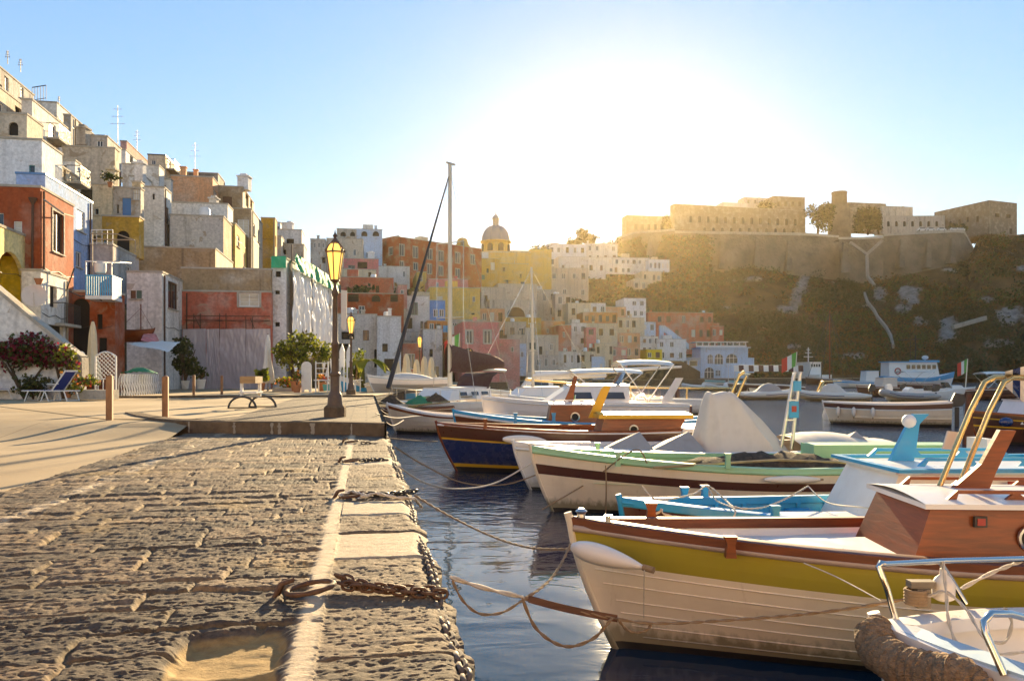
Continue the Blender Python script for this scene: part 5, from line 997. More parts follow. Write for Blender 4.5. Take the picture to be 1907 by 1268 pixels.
# white motor cruiser
r, H = fb('white motor cruiser with two smoked cabin windows behind the brown boat', 1085, 806, 3, 6.9, 2.4, [(.08,black_h),(.2,navy),(.95,white_h),(1,rail_w)], rim=white_h, inner=white_h, zb=1.25, zm=1.05, ze=1.0, st=.85, rub=(.93,.03,rail_w), td=.3)
cabin(r, H, 2.0, 4.9, 0, 1.9, 1.0, 1.62, white_h, white_h, slope=.9, taper=.15, over=.03)
for x in (2.9, 4.0): m = MB(H.M); m.prism([(x,-.91,1.2),(x+.75,-.91,1.2),(x+.7,-.86,1.42),(x+.1,-.86,1.42)], (0,-.03,0)); m.build('cabin_window', plex, r)
screen(r, H, 4.6, 1.65, 1.6, .45); bimini(r, H, 4.6, 6.4, 1.9, 2.35, canvas_w, 1.1); m = MB(H.M); m.prism([(5.9,-1.0,1.0),(6.2,-1.0,1.0),(6.7,-1.0,1.9),(6.45,-1.0,1.9)], (0,.06,0)); m.build('radar_arch', white_h, r)
# tall-masted sailing boat with the brown sail cover
b = V((-5.15, 32.5)); ms = V((-2.82, 36.2)); d = (ms-b).normalized(); Hs = Hull((b.x, b.y), (d.x, d.y), 9.6, 2.9, .95, .75, .8, p=1.8, st=.6, rake=.7)
sb = boat('white sailing yacht with a tall pale mast and a dark brown sail cover', Hs, [(.06,black_h),(.18,navy),(.95,white_h),(1,rail_w)], rail_w, white_h, white_h, sole=.7, td=.75, group=None, cat='sailboat', name='sailing_yacht')
cabin(sb, Hs, 3.0, 6.4, 0, 1.9, .9, 1.4, white_h, white_h, slope=.5, taper=.12, over=.02)
for x in (3.9, 4.8, 5.6): m = MB(Hs.M); m.prism([(x,-.93,1.08),(x+.5,-.93,1.08),(x+.5,-.88,1.24),(x,-.88,1.24)], (0,-.03,0)); m.build('cabin_window', plex, sb)
xm = (ms-b).length; zt = P(0,306,36.2).z
m = MB(Hs.M); m.tube([(xm,0,.9),(xm,0,zt)], [.115,.085], 10); m.tube([(xm-.25,0,zt+.02),(xm+.35,0,zt+.05)], .05, 6); m.k = 0
for z in (4.6, 8.0): m.tube([(xm,-.75,z),(xm,.75,z)], .025, 5)
m.build('mast', newmat('mast_cream', (.70,.60,.45), .35), sb, smooth=60)
m = MB(Hs.M)
for y in (-1, 1): m.tube([(xm+.3,y*1.2,1.0),(xm,y*.75,4.6),(xm,y*.75,8.0),(xm,0,zt-.2)], .009, 4)
m.tube([(9.5,0,1.0),(xm,0,zt-.1)], .009, 4); m.build('rigging', steel, sb)
m = MB(Hs.M); p0 = V((.15,0,1.45)); p1 = V((xm-.1,0,zt-.6)); m.tube([p0.lerp(p1,i/12) for i in range(13)], [.10-.075*i/12 for i in range(13)], 8); m.build('furled_sail', newmat('furled_sail_black', (.03,.03,.035), .8), sb, smooth=60)
rows = []
for i in range(13):
    f = i/12; x = xm - .15 + 4.6*f; hh = .52*(1-f)**.7 + .16; z = 2.75 - .25*f - .1*math.sin(6*f)*f; rows.append([V((x, (.10+.12*(1-f))*math.cos(a)*(1.2 if math.sin(a) < 0 else 1), z + hh*math.sin(a))) for a in [2*math.pi*k/10 for k in range(10)]])
m = MB(Hs.M); m.grid(rows, wrap=True); m.k = 1; m.tube([(xm,0,2.4),(xm+4.7,0,2.2)], .06, 8); m.build('sail_cover', [canvas_br, alu], sb, smooth=60)
m = MB(Hs.M); m.grid([[V((6.1+1.5*q, y*.95, 1.35+z)) for q, z in ((0,.02),(.25,.55),(.6,.78),(1,.72))] for y in (-1,-.6,0,.6,1)]); m.build('spray_hood', canvas_br, sb, smooth=60)
m = MB(Hs.M); 
for i in range(9): x = .3+i*1.05; [m.tube([Hs.pt(x/9.6, sd, 1) + V((0,-sd*.08,0)), Hs.pt(x/9.6, sd, 1) + V((0,-sd*.08,.55))], .012, 4) for sd in (-1,1)]
for sd in (-1,1): m.tube([Hs.pt((.3+i*1.05)/9.6, sd, 1) + V((0,-sd*.08,.55)) for i in range(9)], .008, 4)
m.build('guard_rail', steel, sb)
# second, thinner mast
r, H = fb('white sloop with a thin pale mast right of the tall yacht', 1000, 772, 20, 7.5, 2.5, [(.08,black_h),(.2,navy),(.95,white_h),(1,rail_w)], rim=rail_w, inner=white_h, zb=1.15, zm=.95, td=.75, name='sailing_yacht', cat='sailboat')
cabin(r, H, 2.4, 4.8, 0, 1.6, .9, 1.35, white_h, white_h, slope=.5, taper=.1, over=.02); zt = P(0, 498, at_water(1000,772).y).z
m = MB(H.M); m.tube([(3.55,0,.9),(3.45,0,zt)], [.085,.055], 8); 
for z in (3.2, 4.6): m.tube([(3.5,-.5,z),(3.5,.5,z)], .022, 5)
m.build('mast', MT['mast_cream'], r, smooth=60); m = MB(H.M); m.tube([(.1,0,1.1),(3.45,0,zt-.1)], .01, 4); m.tube([(7.3,0,1.0),(3.45,0,zt-.1)], .01, 4); [m.tube([(3.6,y*1.1,1.0),(3.47,y*.5,4.6),(3.45,0,zt-.3)], .01, 4) for y in (-1,1)]; m.build('rigging', steel, r)
m = MB(H.M); m.tube([(3.6,0,2.0),(5.2,0,2.0),(7.6,0,1.95)], [.2,.22,.1], 8); m.build('sail_cover', canvas_w, r, smooth=60)
# canopied cruisers in mid harbour
r, H = fb('white cruiser with a long white awning on gilded hoops', 1090, 784, 4, 6.6, 2.4, WHT, rim=rail_w, inner=white_h, zb=1.1, zm=.9, st=.8, td=.35)
cabin(r, H, 1.9, 3.4, 0, 1.7, .9, 1.4, white_h, white_h, slope=.5, taper=.1, over=.02); bimini(r, H, 2.6, 5.6, 2.0, 2.1, canvas_w, .9); screen(r, H, 3.0, 1.42, 1.4, .4)
m = MB(H.M); m.tube([(1.0,-.2,1.95),(4.0,0,2.15),(7.6,.2,2.35)], [.07,.12,.05], 8); m.build('furled_awning', canvas_w, r, smooth=60)
r, H = fb('white boat carrying a long gilded boom across the harbour mouth', 1210, 770, 4, 6.0, 2.1, WHT, rim=rail_w, inner=cream_h, zb=.9, zm=.75)
m = MB(H.M); m.tube([(-3.5,-.3,1.75),(2,0,1.35),(7.5,.3,1.3)], .055, 8); m.tube([(2,0,.6),(2,0,1.35)], .04, 6); m.tube([(5,0.15,.6),(5,.15,1.33)], .04, 6); m.build('boom', gold, r, smooth=60)
r, H = fb('white cabin boat with a grey hood left of the long awning', 1000, 758, 6, 6.0, 2.2, WHT, rim=rail_w, inner=white_h, zb=1.1, zm=.9, td=.35)
cabin(r, H, 1.8, 3.9, 0, 1.7, .9, 1.75, white_h, white_h, slope=.6, taper=.12, over=.03); m = MB(H.M); m.prism([(2.5,-.79,1.35),(3.6,-.79,1.35),(3.6,-.75,1.62),(2.7,-.75,1.62)], (0,-.03,0)); m.build('cabin_window', plex, r)
r, H = fb('varnished open gozzo with an outboard right of the yellow-roofed cabin', 1130, 790, 4, 5.4, 1.8, [(.1,black_h),(.9,varn2),(1,white_h)], rim=white_h, inner=varn, zb=.9, zm=.7)
# ---- right-hand group
r, H = fb('cream motorboat with a dark brown top strake lying stern-on with three fenders', 1648, 791, -24, 4.6, 1.9, [(.1,black_h),(.70,cream_h),(.76,rail_w),(.97,brown_h),(1,white_h)], rim=white_h, inner=cream_h, zb=.9, zm=.85, ze=.95, st=.85, rub=(.74,.02,rail_w)); outboard(r, H)
for i, x in enumerate((.55, 1.15, 1.85)): p = H.pt(x/4.6, -1, .7); q = H.W((p.x, p.y-.1, .72)); fender(q, q - V((0,0,.38)), .085, 'white fender on the cream motorboat, %s' % ('nearest its bow','the middle one of three','nearest its stern')[i])
def rib(label, px, pyw, yaw, L_, B, mat=rib_w, cov=None, arch=False, eng=True):
    c = at_water(px, pyw); a = math.radians(yaw); d = V((math.cos(a), math.sin(a), 0)); b = c - d*L_/2; M = frame((b.x, b.y, 0), d); root = thing('inflatable_boat', label, 'inflatable boat', c, 'inflatable boats at anchor'); H = type('h', (), dict(M=M, L=L_))()
    m = MB(M); t = [(L_, -B/2+.2, .42), (L_*.55, -B/2+.2, .42), (L_*.22, -B/2+.28, .5), (.35, -.35, .66), (.18, 0, .72), (.35, .35, .66), (L_*.22, B/2-.28, .5), (L_*.55, B/2-.2, .42), (L_, B/2-.2, .42)]; fine = []
    for i in range(8): fine += [V(t[i]).lerp(V(t[i+1]), q/5) for q in range(5)]
    fine.append(V(t[-1])); rr = [.25]*len(fine); rr[0] = rr[-1] = .1; rr[1] = rr[-2] = .2; m.tube(fine, rr, 12); m.build('tube', mat, root, smooth=60)
    m = MB(M); m.grid([[V((L_-.1, y*(B/2-.2), z)) for y, z in ((-1,.3),(-.6,.05),(0,-.2),(.6,.05),(1,.3))], [V((L_*.4, y*(B/2-.25), z)) for y, z in ((-1,.3),(-.6,.05),(0,-.2),(.6,.05),(1,.3))], [V((.4, y*.15, z+.12)) for y, z in ((-1,.3),(-.6,.15),(0,.05),(.6,.15),(1,.3))]]); m.k = 1; m.grid([[V((L_-.1,-B/2+.3,.34)), V((L_-.1,B/2-.3,.34))], [V((.8,-.4,.42)), V((.8,.4,.42))]]); m.build('hull', [cream_h, rib_g], root)
    m = MB(M); m.tube([p + V((0,0,.0)) + V((0,.26 if p.y > 0 else -.26,0)) for p in fine[4:-4]], .03, 5); m.build('rub_strip', navy, root)
    m = MB(M); x = L_*.5; m.prism([(x-.3,-.35,.35),(x+.4,-.35,.35),(x+.35,-.35,.95),(x+.1,-.35,1.1),(x-.15,-.35,.9)], (0,.7,0)); m.build('console', white_h, root)
    if cov: MB(M).grid([[V((x-1.0+2.2*q, -.75+1.5*f, .6+(.75*math.sin(math.pi*min(1,q*1.1))**.6)*math.sin(math.pi*f)**.5)) for q in [i/8 for i in range(9)]] for f in [i/8 for i in range(9)]]).build('canvas_cover', cov, root, smooth=60)
    if arch: m = MB(M); m.tube([(x-1.0,-.8,.6),(x-.6,-.75,1.5),(x-.6,.75,1.5),(x-1.0,.8,.6)], .06, 8); m.tube([(x-.6,-.75,1.5),(x+.6,-.75,1.55),(x+.6,.75,1.55),(x-.6,.75,1.5)], .04, 6); m.build('awning_hoop', gold, root, smooth=60)
    if eng: outboard(root, H, L_)
    return root
rib('cream inflatable with a beige console cover and an awning hoop', 1548, 747, -14, 5.4, 2.1, rib_w, cover_b, True)
rib('white inflatable with its prow raised left of the hooped one', 1432, 744, 186, 4.9, 2.0, rib_w, cover_g)
rib('small white inflatable below the headland quay', 1352, 728, 10, 5.5, 2.1, rib_w)
rib('white inflatable furthest left of the row below the headland', 1310, 727, -8, 5.5, 2.1, rib_w)
rib('grey inflatable riding close behind the cream motorboat', 1690, 748, 10, 4.4, 1.8, rib_g)
r, H = fb('white boat under a black and white striped awning', 1425, 733, 0, 8, 2.6, BRN, rim=rail_w, inner=cream_h, zb=1.2, zm=1.0)
m = MB(H.M)
for i in range(14): m.k = i % 2; x = .3 + i*.52; m.grid([[V((x,-1.25,3.0)), V((x+.52,-1.25,3.0))], [V((x,-1.35,2.35)), V((x+.52,-1.35,2.35))]]); m.grid([[V((x,-1.25,3.0)), V((x+.52,-1.25,3.0))], [V((x,1.25,3.05)), V((x+.52,1.25,3.05))]])
m.build('striped_awning', [canvas_w, canvas_br], r); m = MB(H.M); [m.tube([(x,y,.9),(x,y,3.0)], .03, 5) for x in (.4,7.4) for y in (-1.2,1.2)]; m.build('awning_post', alu, r)
r, H = fb('white cuddy boat with a low windscreen in the far right group', 1752, 744, 178, 5.4, 2.1, WHT, rim=white_h, inner=cream_h, zb=1.0, zm=.85, st=.85, td=.42); screen(r, H, 2.2, .95, 1.5, .45); outboard(r, H); cabin(r, H, .9, 2.1, 0, 1.2, .8, 1.1, white_h, white_h, slope=.4, over=.02)
r, H = fb('white speedboat with a tilted grey outboard in the far right group', 1718, 747, 184, 4.8, 1.9, WHT, rim=white_h, inner=cream_h, zb=.85, zm=.7, st=.85, td=.35); screen(r, H, 1.9, .8, 1.3, .4); outboard(r, H, None, False)
r, H = fb('dark brown launch with a cream canvas cabin among the far boats', 1648, 738, 8, 5.6, 2.0, BRN, rim=varn, inner=varn2, zb=1.0, zm=.85); cabin(r, H, 2.0, 3.6, 0, 1.4, .7, 1.7, cover_b, cover_b, slope=.3, over=.05)
r, H = fb('long brown launch with a rolled awning behind the dark brown launch', 1704, 731, 4, 8, 2.4, BRN, rim=varn, inner=varn2, zb=1.2, zm=1.0); bimini(r, H, 2.2, 5.6, 2.2, 2.3, cover_b, .9)
r, H = fb('dark mahogany launch at the right edge of the far row', 1852, 744, 176, 6.4, 2.2, BRN, rim=varn, inner=varn2, zb=1.1, zm=.9); bimini(r, H, 2, 4.4, 2.0, 2.1, canvas_w, .9)
r, H = fb('blue and white workboat at anchor in front of the trawler', 1600, 722, 6, 8.5, 2.6, WBL, rim=skyb, inner=cream_h, zb=1.3, zm=1.0); cabin(r, H, 4.8, 7.0, 0, 1.7, .8, 2.6, white_h, skyb, slope=.2, over=.1)
r, H = fb('low white boat with a blue stripe beside the mooring posts', 1270, 716, 4, 9, 2.6, WBL, rim=skyb, inner=cream_h, zb=1.2, zm=.9)
r, H = fb('grey-white boat moored under the dark harbour wall', 1190, 716, 178, 8, 2.4, WHT, rim=rail_w, inner=cream_h, zb=1.1, zm=.9)
r, H = fb('teal-striped boat moored below the white restaurant', 1350, 717, 4, 8, 2.4, [(.1,black_h),(.6,white_h),(.9,teal_h),(1,white_h)], rim=teal_h, inner=cream_h, zb=1.1, zm=.9)
# dark boat at the right edge
r, H = fb('dark brown boat with gold lines and a hung rudder at the right picture edge', 1960, 826, 4, 5.0, 1.9, [(.1,black_h),(.55,brown_h),(.60,ysl),(.80,brown_h),(.84,ysl),(.97,brown_h),(1,varn)], rim=varn, inner=varn2, zb=.95, zm=.8)
m = MB(H.M); m.prism([(-.25,-.03,-.3),(.12,-.03,-.3),(.02,-.03,1.45),(-.1,-.03,1.45)], (0,.06,0)); m.build('rudder', varn2, r); m = MB(H.M); m.ball((.55,-.75,.68), .17, 10, 6, sq=(1.3,.6,.8)); m.build('bow_cushion', navy, r, smooth=60)
cabin(r, H, 1.1, 3.4, 0, 1.2, .6, 1.25, white_h, white_h, slope=.3, over=.03)
# trawler
c = at_water(1706, 721); Hq = Hull((c.x-6.2, c.y), (1, .05), 12, 3.6, 2.3, 1.6, 1.9, p=1.8, st=.7, rake=.8)
Hq = Hull((c.x+6.2, c.y), (-1, -.06), 12.5, 3.8, 2.5, 1.5, 1.8, p=1.8, st=.7, rake=.9)
tr = boat('white and bright blue trawler with a long wheelhouse and a bow rail', Hq, [(.12, teal_h), (.62, white_h), (1, skyb)], skyb, white_h, white_h, sole=1.0, td=.3, name='trawler', cat='trawler')
cabin(tr, Hq, 3.2, 11.6, 0, 2.8, 1.2, 4.0, white_h, skyb, slope=.5, taper=.15, over=.25, rth=.14)
for i in range(6): m = MB(Hq.M); x = 3.9 + i*.85; m.box((x,1.31,2.95),(x+.6,1.36,3.6)); m.build('wheelhouse_window', plex, tr)
m = MB(Hq.M); m.box((3.35,1.28,4.02),(8.3,1.42,4.35)); m.build('roof_band', skyb, tr)
m = MB(Hq.M); m.tube([(10.2+.45*math.cos(a), 1.36, 2.6+.45*math.sin(a)) for a in [2*math.pi*i/16 for i in range(16)]], .1, 6, True); m.build('lifebuoy', red_h, tr, smooth=60)
m = MB(Hq.M); m.tube([(6.5,0,4.2),(6.5,0,8.4)], .09, 6); m.tube([(5.6,0,7.8),(9.4,0,7.6)], .06, 5); m.tube([(7.6,.4,4.2),(7.6,.4,7.4)], .05, 5); m.tube([(10.5,.3,4.0),(10.7,.3,7.2)], .05, 5); m.build('mast_gear', iron, tr)
m = MB(Hq.M); m.ball((4.9,0,4.8), .5, 10, 6, sq=(1,1,.7)); m.tube([(4.9,0,4.1),(4.9,0,4.6)], .1, 6); m.build('radar_dome', rail_w, tr, smooth=60)
# small white patrol ship and a bare-masted ketch near the headland
c = P(1500, 703, 205); k = 205/F; Hp = Hull((c.x-2, c.y+4), (.25, -1), 14, 4.4, 2.6, 2.0, 2.0, p=1.8, st=.8); sh_ = boat('small white patrol ship seen end-on below the cliff', Hp, [(.1,black_h),(1,white_h)], rail_w, white_h, white_h, sole=1.5, td=.4, name='patrol_ship', cat='ship')
cabin(sh_, Hp, 4, 10, 0, 3.2, 1.8, 5.2, white_h, white_h, slope=.4, over=.2); m = MB(Hp.M); [m.box((10.02,-1.3+i*.7,4.0),(10.1,-.85+i*.7,4.7)) for i in range(4)]; m.build('bridge_glazing', plex, sh_)
m = MB(Hp.M); m.tube([(7,0,5.2),(7,0,9.0)], .14, 6); [m.tube([(7,-w,z),(7,w,z)], .08, 5) for w, z in ((1.3,6.6),(.9,7.6),(.5,8.4))]; m.build('mast_gear', rail_w, sh_)
r, H = fb('bare-masted dark ketch lying below the cliff', 1546, 716, 10, 11, 3, BRN, rim=varn, inner=varn2, zb=1.6, zm=1.2, name='sailing_yacht', cat='sailboat'); yk = at_water(1546,716).y; zt = P(0,577,yk).z
m = MB(H.M); m.tube([(5.4,0,1.2),(5.4,0,zt)], [.16,.08], 7); m.build('mast', varn, r); m = MB(H.M); [m.tube([(5.4+dx,dy,1.2),(5.4,0,zt*.97)], .05, 4) for dx, dy in ((-5.0,0),(-2.6,-1),(2.6,-1),(5.2,0),(-1.3,1),(1.3,1))]; m.build('rigging', iron, r)
# flags, floats and mooring posts
def flag(px, py0, py1, Y, w, label):
    a, b = P(px, py0, Y), P(px+4, py1, Y); m = MB(); m.tube([a, b], .012*Y/20, 5); u = V((-1,.25,-.55)).normalized()
    cs = [newmat('flag_green', (.10,.36,.06), .7), canvas_w, newmat('flag_red', (.60,.05,.03), .7)] if 'flag_green' not in MT else [MT['flag_green'], canvas_w, MT['flag_red']]
    h = (b-a).length*.45; n = 9
    for i in range(n):
        m.k = 1 + int(i*3/n); p = [b + u*w*(i+q)/n + V((0,.06*w*math.sin((i+q)*.9),0)) for q in (0,1)]; m.add([p[0], p[1], p[1]-V((0,0,h)), p[0]-V((0,0,h))], [(0,1,2,3)])
    tag(m.build('flag', [alu]+cs), label, 'flag', 'tricolour flags on boats')
flag(1480, 712, 655, 55, 1.1, 'tricolour flag on the boat with the striped awning'); flag(1798, 722, 668, 70, .9, 'tricolour flag on the far right launch'); flag(852, 690, 620, 52, 1.2, 'orange-lit tricolour flag near the rose pink house'); flag(1068, 765, 735, 22, .28, 'small tricolour flag behind the yellow fin')
c = at_water(1546, 781); tag(MB().lathe(c - V((0,0,.1)), [(.05,0),(.3,.1),(.33,.28),(.26,.55),(.13,.78),(.05,.86),(.06,.95)], 14).build('mooring_float', fend, smooth=50), 'cream pear-shaped mooring float beside the cream motorboat', 'buoy')
for i, (x, yb, yt, w) in enumerate(((1284, 796, 757, .22), (1262, 742, 716, .4), (1078, 766, 735, .26))):
    c = at_water(x, yb + 6); h = P(0, yt, c.y).z; tag(MB().lathe((c.x, c.y, -2), [(w*.5,0),(w*.46,h+2),(w*.4,h+2.04)], 10).build('mooring_pile', varn2, smooth=40), ('brown wooden pile rising between the navy boat and the beige cover', 'brown wooden pile near the gilded boom', 'brown pile left of the open harbour water')[i], 'mooring pile', 'wooden mooring piles')
# ---------------------------------------------------------------- street lamps
lampm = paint('lamp_bronze', (.10,.055,.03), .5, .5, (.20,.12,.06), scale=12); lgl = newmat('lit_lamp_glass', (.9,.6,.2), .3); b_ = lgl.node_tree.nodes['Principled BSDF']; b_.inputs['Emission Color'].default_value = (1,.52,.10,1); b_.inputs['Emission Strength'].default_value = .5
def lamp(base, label, s=1):
    root = thing('street_lamp', label, 'street lamp', base, 'lit street lamps along the quay'); b = V(base); q = lambda pr: [(r*s, z*s) for r, z in pr]
    MB().lathe(b, q([(.235,0),(.235,.20),(.20,.235),(.19,.25)]), 8, a0=.39).build('plinth', km, root, smooth=30)
    MB().lathe(b, q([(.17,.25),(.16,.30),(.15,.46),(.125,.50),(.115,.52),(.10,.56),(.098,.86),(.115,.88),(.115,.92),(.085,.95)]), 12).build('pedestal', lampm, root, smooth=35)
    MB().lathe(b, q([(.082,.95),(.072,1.5),(.085,1.52),(.085,1.56),(.062,1.6),(.048,2.55),(.066,2.58),(.075,2.66),(.055,2.70),(.03,2.78),(.035,2.84),(.10,2.90)]), 12).build('shaft', lampm, root, smooth=35)
    m = MB(); n = 6; z0, z1, z2, z3 = 2.90*s, 3.50*s, 3.72*s, 3.98*s; r0, r1 = .095*s, .185*s
    for i in range(n):
        a = 2*math.pi*i/n+.5; c = V((math.cos(a), math.sin(a), 0)); d = V((math.cos(a+2*math.pi/n), math.sin(a+2*math.pi/n), 0))
        m.bar(b+c*r0+V((0,0,z0)), b+c*r1+V((0,0,z1)), .022*s); m.bar(b+c*r1+V((0,0,z1)), b+d*r1+V((0,0,z1)), .03*s); m.bar(b+c*r0+V((0,0,z0)), b+d*r0+V((0,0,z0)), .03*s)
        for k in range(4):
            t0, t1 = k/4*1.35, (k+1)/4*1.35; m.bar(b+c*r1*math.cos(t0)+V((0,0,z1+(z2-z1)*math.sin(t0))), b+c*r1*math.cos(t1)+V((0,0,z1+(z2-z1)*math.sin(t1))), .02*s)
        m.lathe(b+c*(r1+.02*s)+V((0,0,z1)), [(.012*s,0),(.022*s,.03*s),(.004,.08*s)], 5)
    m.lathe(b, [(r1*.45,z2-.045*s),(r1*.5,z2),(.04*s,z2+.06*s),(.03*s,z2+.10*s),(.055*s,z2+.13*s),(.02*s,z2+.18*s),(.004,z3)], 8); lt = m.build('lantern', lampm, root)
    m = MB(); m.lathe(b, [(r0*.92,z0+.01),(r1*.94,z1-.01)], n, a0=.5); m.lathe(b, [(r1*.93,z1+.02),(r1*.8,z1+(z2-z1)*.5),(r1*.45,z2-.03)], n, a0=.5); g_ = m.build('lamp_glass', lgl, lt)
    return root
lamp(G(624, 776, UP+.008), 'tall bronze street lamp with a lit lantern nearest on the raised quay')
lamp(V((-6.87, 34, UP+.06)), 'lit bronze street lamp second from the kerb among the cafe plants', .90)
lamp(V((-6.95, 60, UP+.06)), 'third lit street lamp in front of the salmon red ground floor'); lamp(V((-4.5, 86, UP+.06)), 'fourth and farthest lit street lamp by the rose pink house', .95)
m = MB(); m.prism([P(635,540,33.6), P(646,541,33.6), P(645,612,33.6), P(641,616,33.6), P(635,610,33.6)], (0,.04,0)); tag(m.build('banner', cover_b), 'long pale furled banner hanging behind the nearest street lamp', 'banner')
# ---------------------------------------------------------------- bollards
boll = wood('bollard_wood', (.40,.19,.08), .7, 0, (4,4,1))
for px, pb, pt_, z, lb in ((204,800,698,QZ,'square wooden bollard nearest, in front of the lattice screen'), (308,778,700,UP,'square wooden bollard standing just behind the kerb'), (361,739,698,UP,'slim wooden bollard in front of the white plant pots'), (413,737,699,UP,'slim wooden bollard in front of the grey plastic sheeting')):
    b = G(px, pb, z); h = (pb - pt_)/F*b.y; w = .115 if px < 320 else .10; M = frame(b, (1,.25,0)); m = MB(M); m.add([(-w/2,-w/2,-.06),(w/2,-w/2,-.06),(w/2,w/2,-.06),(-w/2,w/2,-.06),(-w/2,-w/2,h-.02),(w/2,-w/2,h-.02),(w/2,w/2,h-.02),(-w/2,w/2,h-.02),(0,0,h+.015)], [(0,1,5,4),(1,2,6,5),(2,3,7,6),(3,0,4,7),(4,5,8),(5,6,8),(6,7,8),(7,4,8)]); m.lathe((0,0,-.02), [(.12,0),(.11,.03),(.06,.035)], 10); tag(m.build('bollard', boll), lb, 'bollard', 'wooden bollards on the piazza')
# ---------------------------------------------------------------- rocking bench
b = G(458, 762, UP); k = b.y/F; root = thing('trestle_stand', 'small trestle with two arched iron feet and a wooden block on top', 'trestle', b); M = Matrix.Translation(b)
for x0, y0 in ((-.46, 0), (-.16, .75)):
    m = MB(M); m.tube([(x0+.36-.36*math.cos(a), y0, .02+.31*math.sin(a)) for a in [math.pi*i/14 for i in range(15)]], .03, 6); m.tube([(x0,y0,.04),(x0+.72,y0,.04)], .018, 6); m.build('arched_foot', iron, root, smooth=50)
m = MB(M); m.bar((-.12,0,.33),(.16,.75,.33),.05)
for x, y in ((-.15,.12),(.2,.5)): m.bar((x,y,.33),(x,y,.68),.07)
m.box((-.2,.05,.42),(.26,.6,.46)); m.build('frame', frw, root); MB(M).box((-.17,.02,.68),(.24,.62,.86)).build('top_block', wood('pine_block', (.55,.33,.14), .6, 0), root)
# ---------------------------------------------------------------- stair wall on the left
Y = 29.3; m = MB(); top = [P(-60,494,Y), P(0,545,Y), P(60,595,Y), P(140,660,Y), P(152,668,Y), P(153,712,Y)]
m.prism(top + [P(153,745,Y), P(-60,752,Y)], (0,.3,0)); stw = m.build('stair_wall', pl('white')); tag(stw, 'big whitewashed triangular stair wall behind the deck chairs', 'stair wall')
m = MB()
for a, c in zip(top[:-1], top[1:]): m.bar(a + V((0,.13,.05)), c + V((0,.13,.05)), .48, .12)
m.build('coping', coping, stw)
# planting
red_l = leafmat('bougainvillea_red', (.16,.012,.03), (.26,.03,.05), .35); lem_l = leafmat('lemon_leaf', (.10,.14,.015), (.30,.28,.03), .45); flo = leafmat('flower_mixed', (.5,.05,.05), (.7,.35,.05), .3)
def plant(label, px, py, Y, w, h, n, size, mats, ms, pot_=None, ph=.35, stem=True, cat='plant', name='potted_plant', up=.55, clumps=7, squash=1):
    b = P(px, py, Y); root = thing(name, label, cat, b); rg = random.Random(int(px*7+py)); z = 0
    if pot_: r = ph*.48; MB().lathe(b, [(r*.7,0),(r,ph*.85),(r*1.08,ph*.86),(r*1.08,ph),(r*.9,ph),(r*.88,ph*.9)], 14).build('pot', pot_, root, smooth=40); z = ph*.9
    if stem:
        m = MB()
        for i in range(4): a = rg.uniform(0,6.28); m.tube([b+V((0,0,z)), b+V((math.cos(a)*w*.12, math.sin(a)*w*.12, z+h*.35)), b+V((math.cos(a)*w*.3, math.sin(a)*w*.3, z+h*.75))], [.03*h, .022*h, .008*h], 5)
        m.build('stem', bark, root)
    m = MB()
    for i in range(clumps): a = rg.uniform(0,6.28); q = rg.random()**.6; m.leaves(b + V((math.cos(a)*w*.32*q, math.sin(a)*w*.32*q*squash, z + h*(up + (1-up)*.8*rg.random()))), (w*.26, w*.26*squash, h*.2), n//clumps, size, rg, m=ms)
    m.build('foliage', mats, root); return root
plant('dark red bougainvillea climbing the whitewashed stair wall', 46, 742, 29.0, 2.9, 2.2, 1500, .15, [red_l, leaf_gr, leaf_dk], [0,0,1,2], up=.62, squash=.3, clumps=12, name='bougainvillea')
plant('yellow-green climbing bush at the foot of the stair wall end', 118, 742, 28.7, 1.1, 1.9, 420, .14, [lem_l, red_l, leaf_gr], [0,0,1,2], up=.4, name='shrub')
plant('low dark green bush behind the deck chair', 62, 743, 28.8, 1.3, .95, 380, .13, [leaf_dk, leaf_gr], [0,1], up=.2, name='shrub')
plant('bright flowering bush in a planter beside the deck chair', 150, 732, 28.2, 1.2, .65, 420, .11, [lem_l, flo, leaf_gr], [0,0,1,2], up=.2, name='shrub', stem=False)
plant('flowering red pot plant right of the blue deck chair', 128, 741, 28.0, .5, .6, 160, .09, [flo, leaf_gr], [0,1], pot, .32)
plant('dark leafy plant in the shade left of the plastic sheeting', 345, 724, 43, 1.7, 2.3, 700, .2, [leaf_dk, leaf_gr], [0,0,1], potw, .45, up=.3)
plant('small green plant in a square white pot by the plastic sheeting', 374, 724, 42, .9, .9, 200, .16, [leaf_dk, leaf_gr], [0,1], potw, .5, up=.3)
plant('big sunlit lemon tree in front of the draped white house', 550, 728, 40, 2.3, 2.55, 1500, .17, [lem_l, leaf_gr, leaf_dk], [0,0,0,1,2], pot, .5, up=.38, clumps=14, name='lemon_tree', cat='tree')
plant('small yellow-green palm in a terracotta pot beside the closed umbrella', 487, 727, 39.5, .6, .75, 160, .22, [lem_l, leaf_gr], [0,1], pot, .38, up=.4)
plant('bushy low green plants behind the white planter edge', 530, 728, 41, 1.6, .75, 480, .14, [leaf_gr, lem_l, flo], [0,0,1,1,2], up=.15, stem=False)
plant('terracotta pot of red flowers beside the white board', 553, 733, 38.6, .5, .8, 180, .12, [flo, leaf_gr, lem_l], [0,1,2], pot, .42)
plant('leafy shrub above the white cafe table', 600, 730, 41, 1.7, 2.0, 500, .17, [lem_l, leaf_gr], [0,0,1], pot, .5, up=.65)
plant('yellow-leaved shrub behind the two white picket panels', 662, 730, 42, 1.3, 2.2, 500, .18, [lem_l, leaf_gr], [0,0,1], up=.35)
plant('bush of orange flowers in the middle of the cafe corner', 603, 712, 39, .7, .4, 220, .1, [flo, leaf_gr], [0,0,1], up=.2, stem=False)
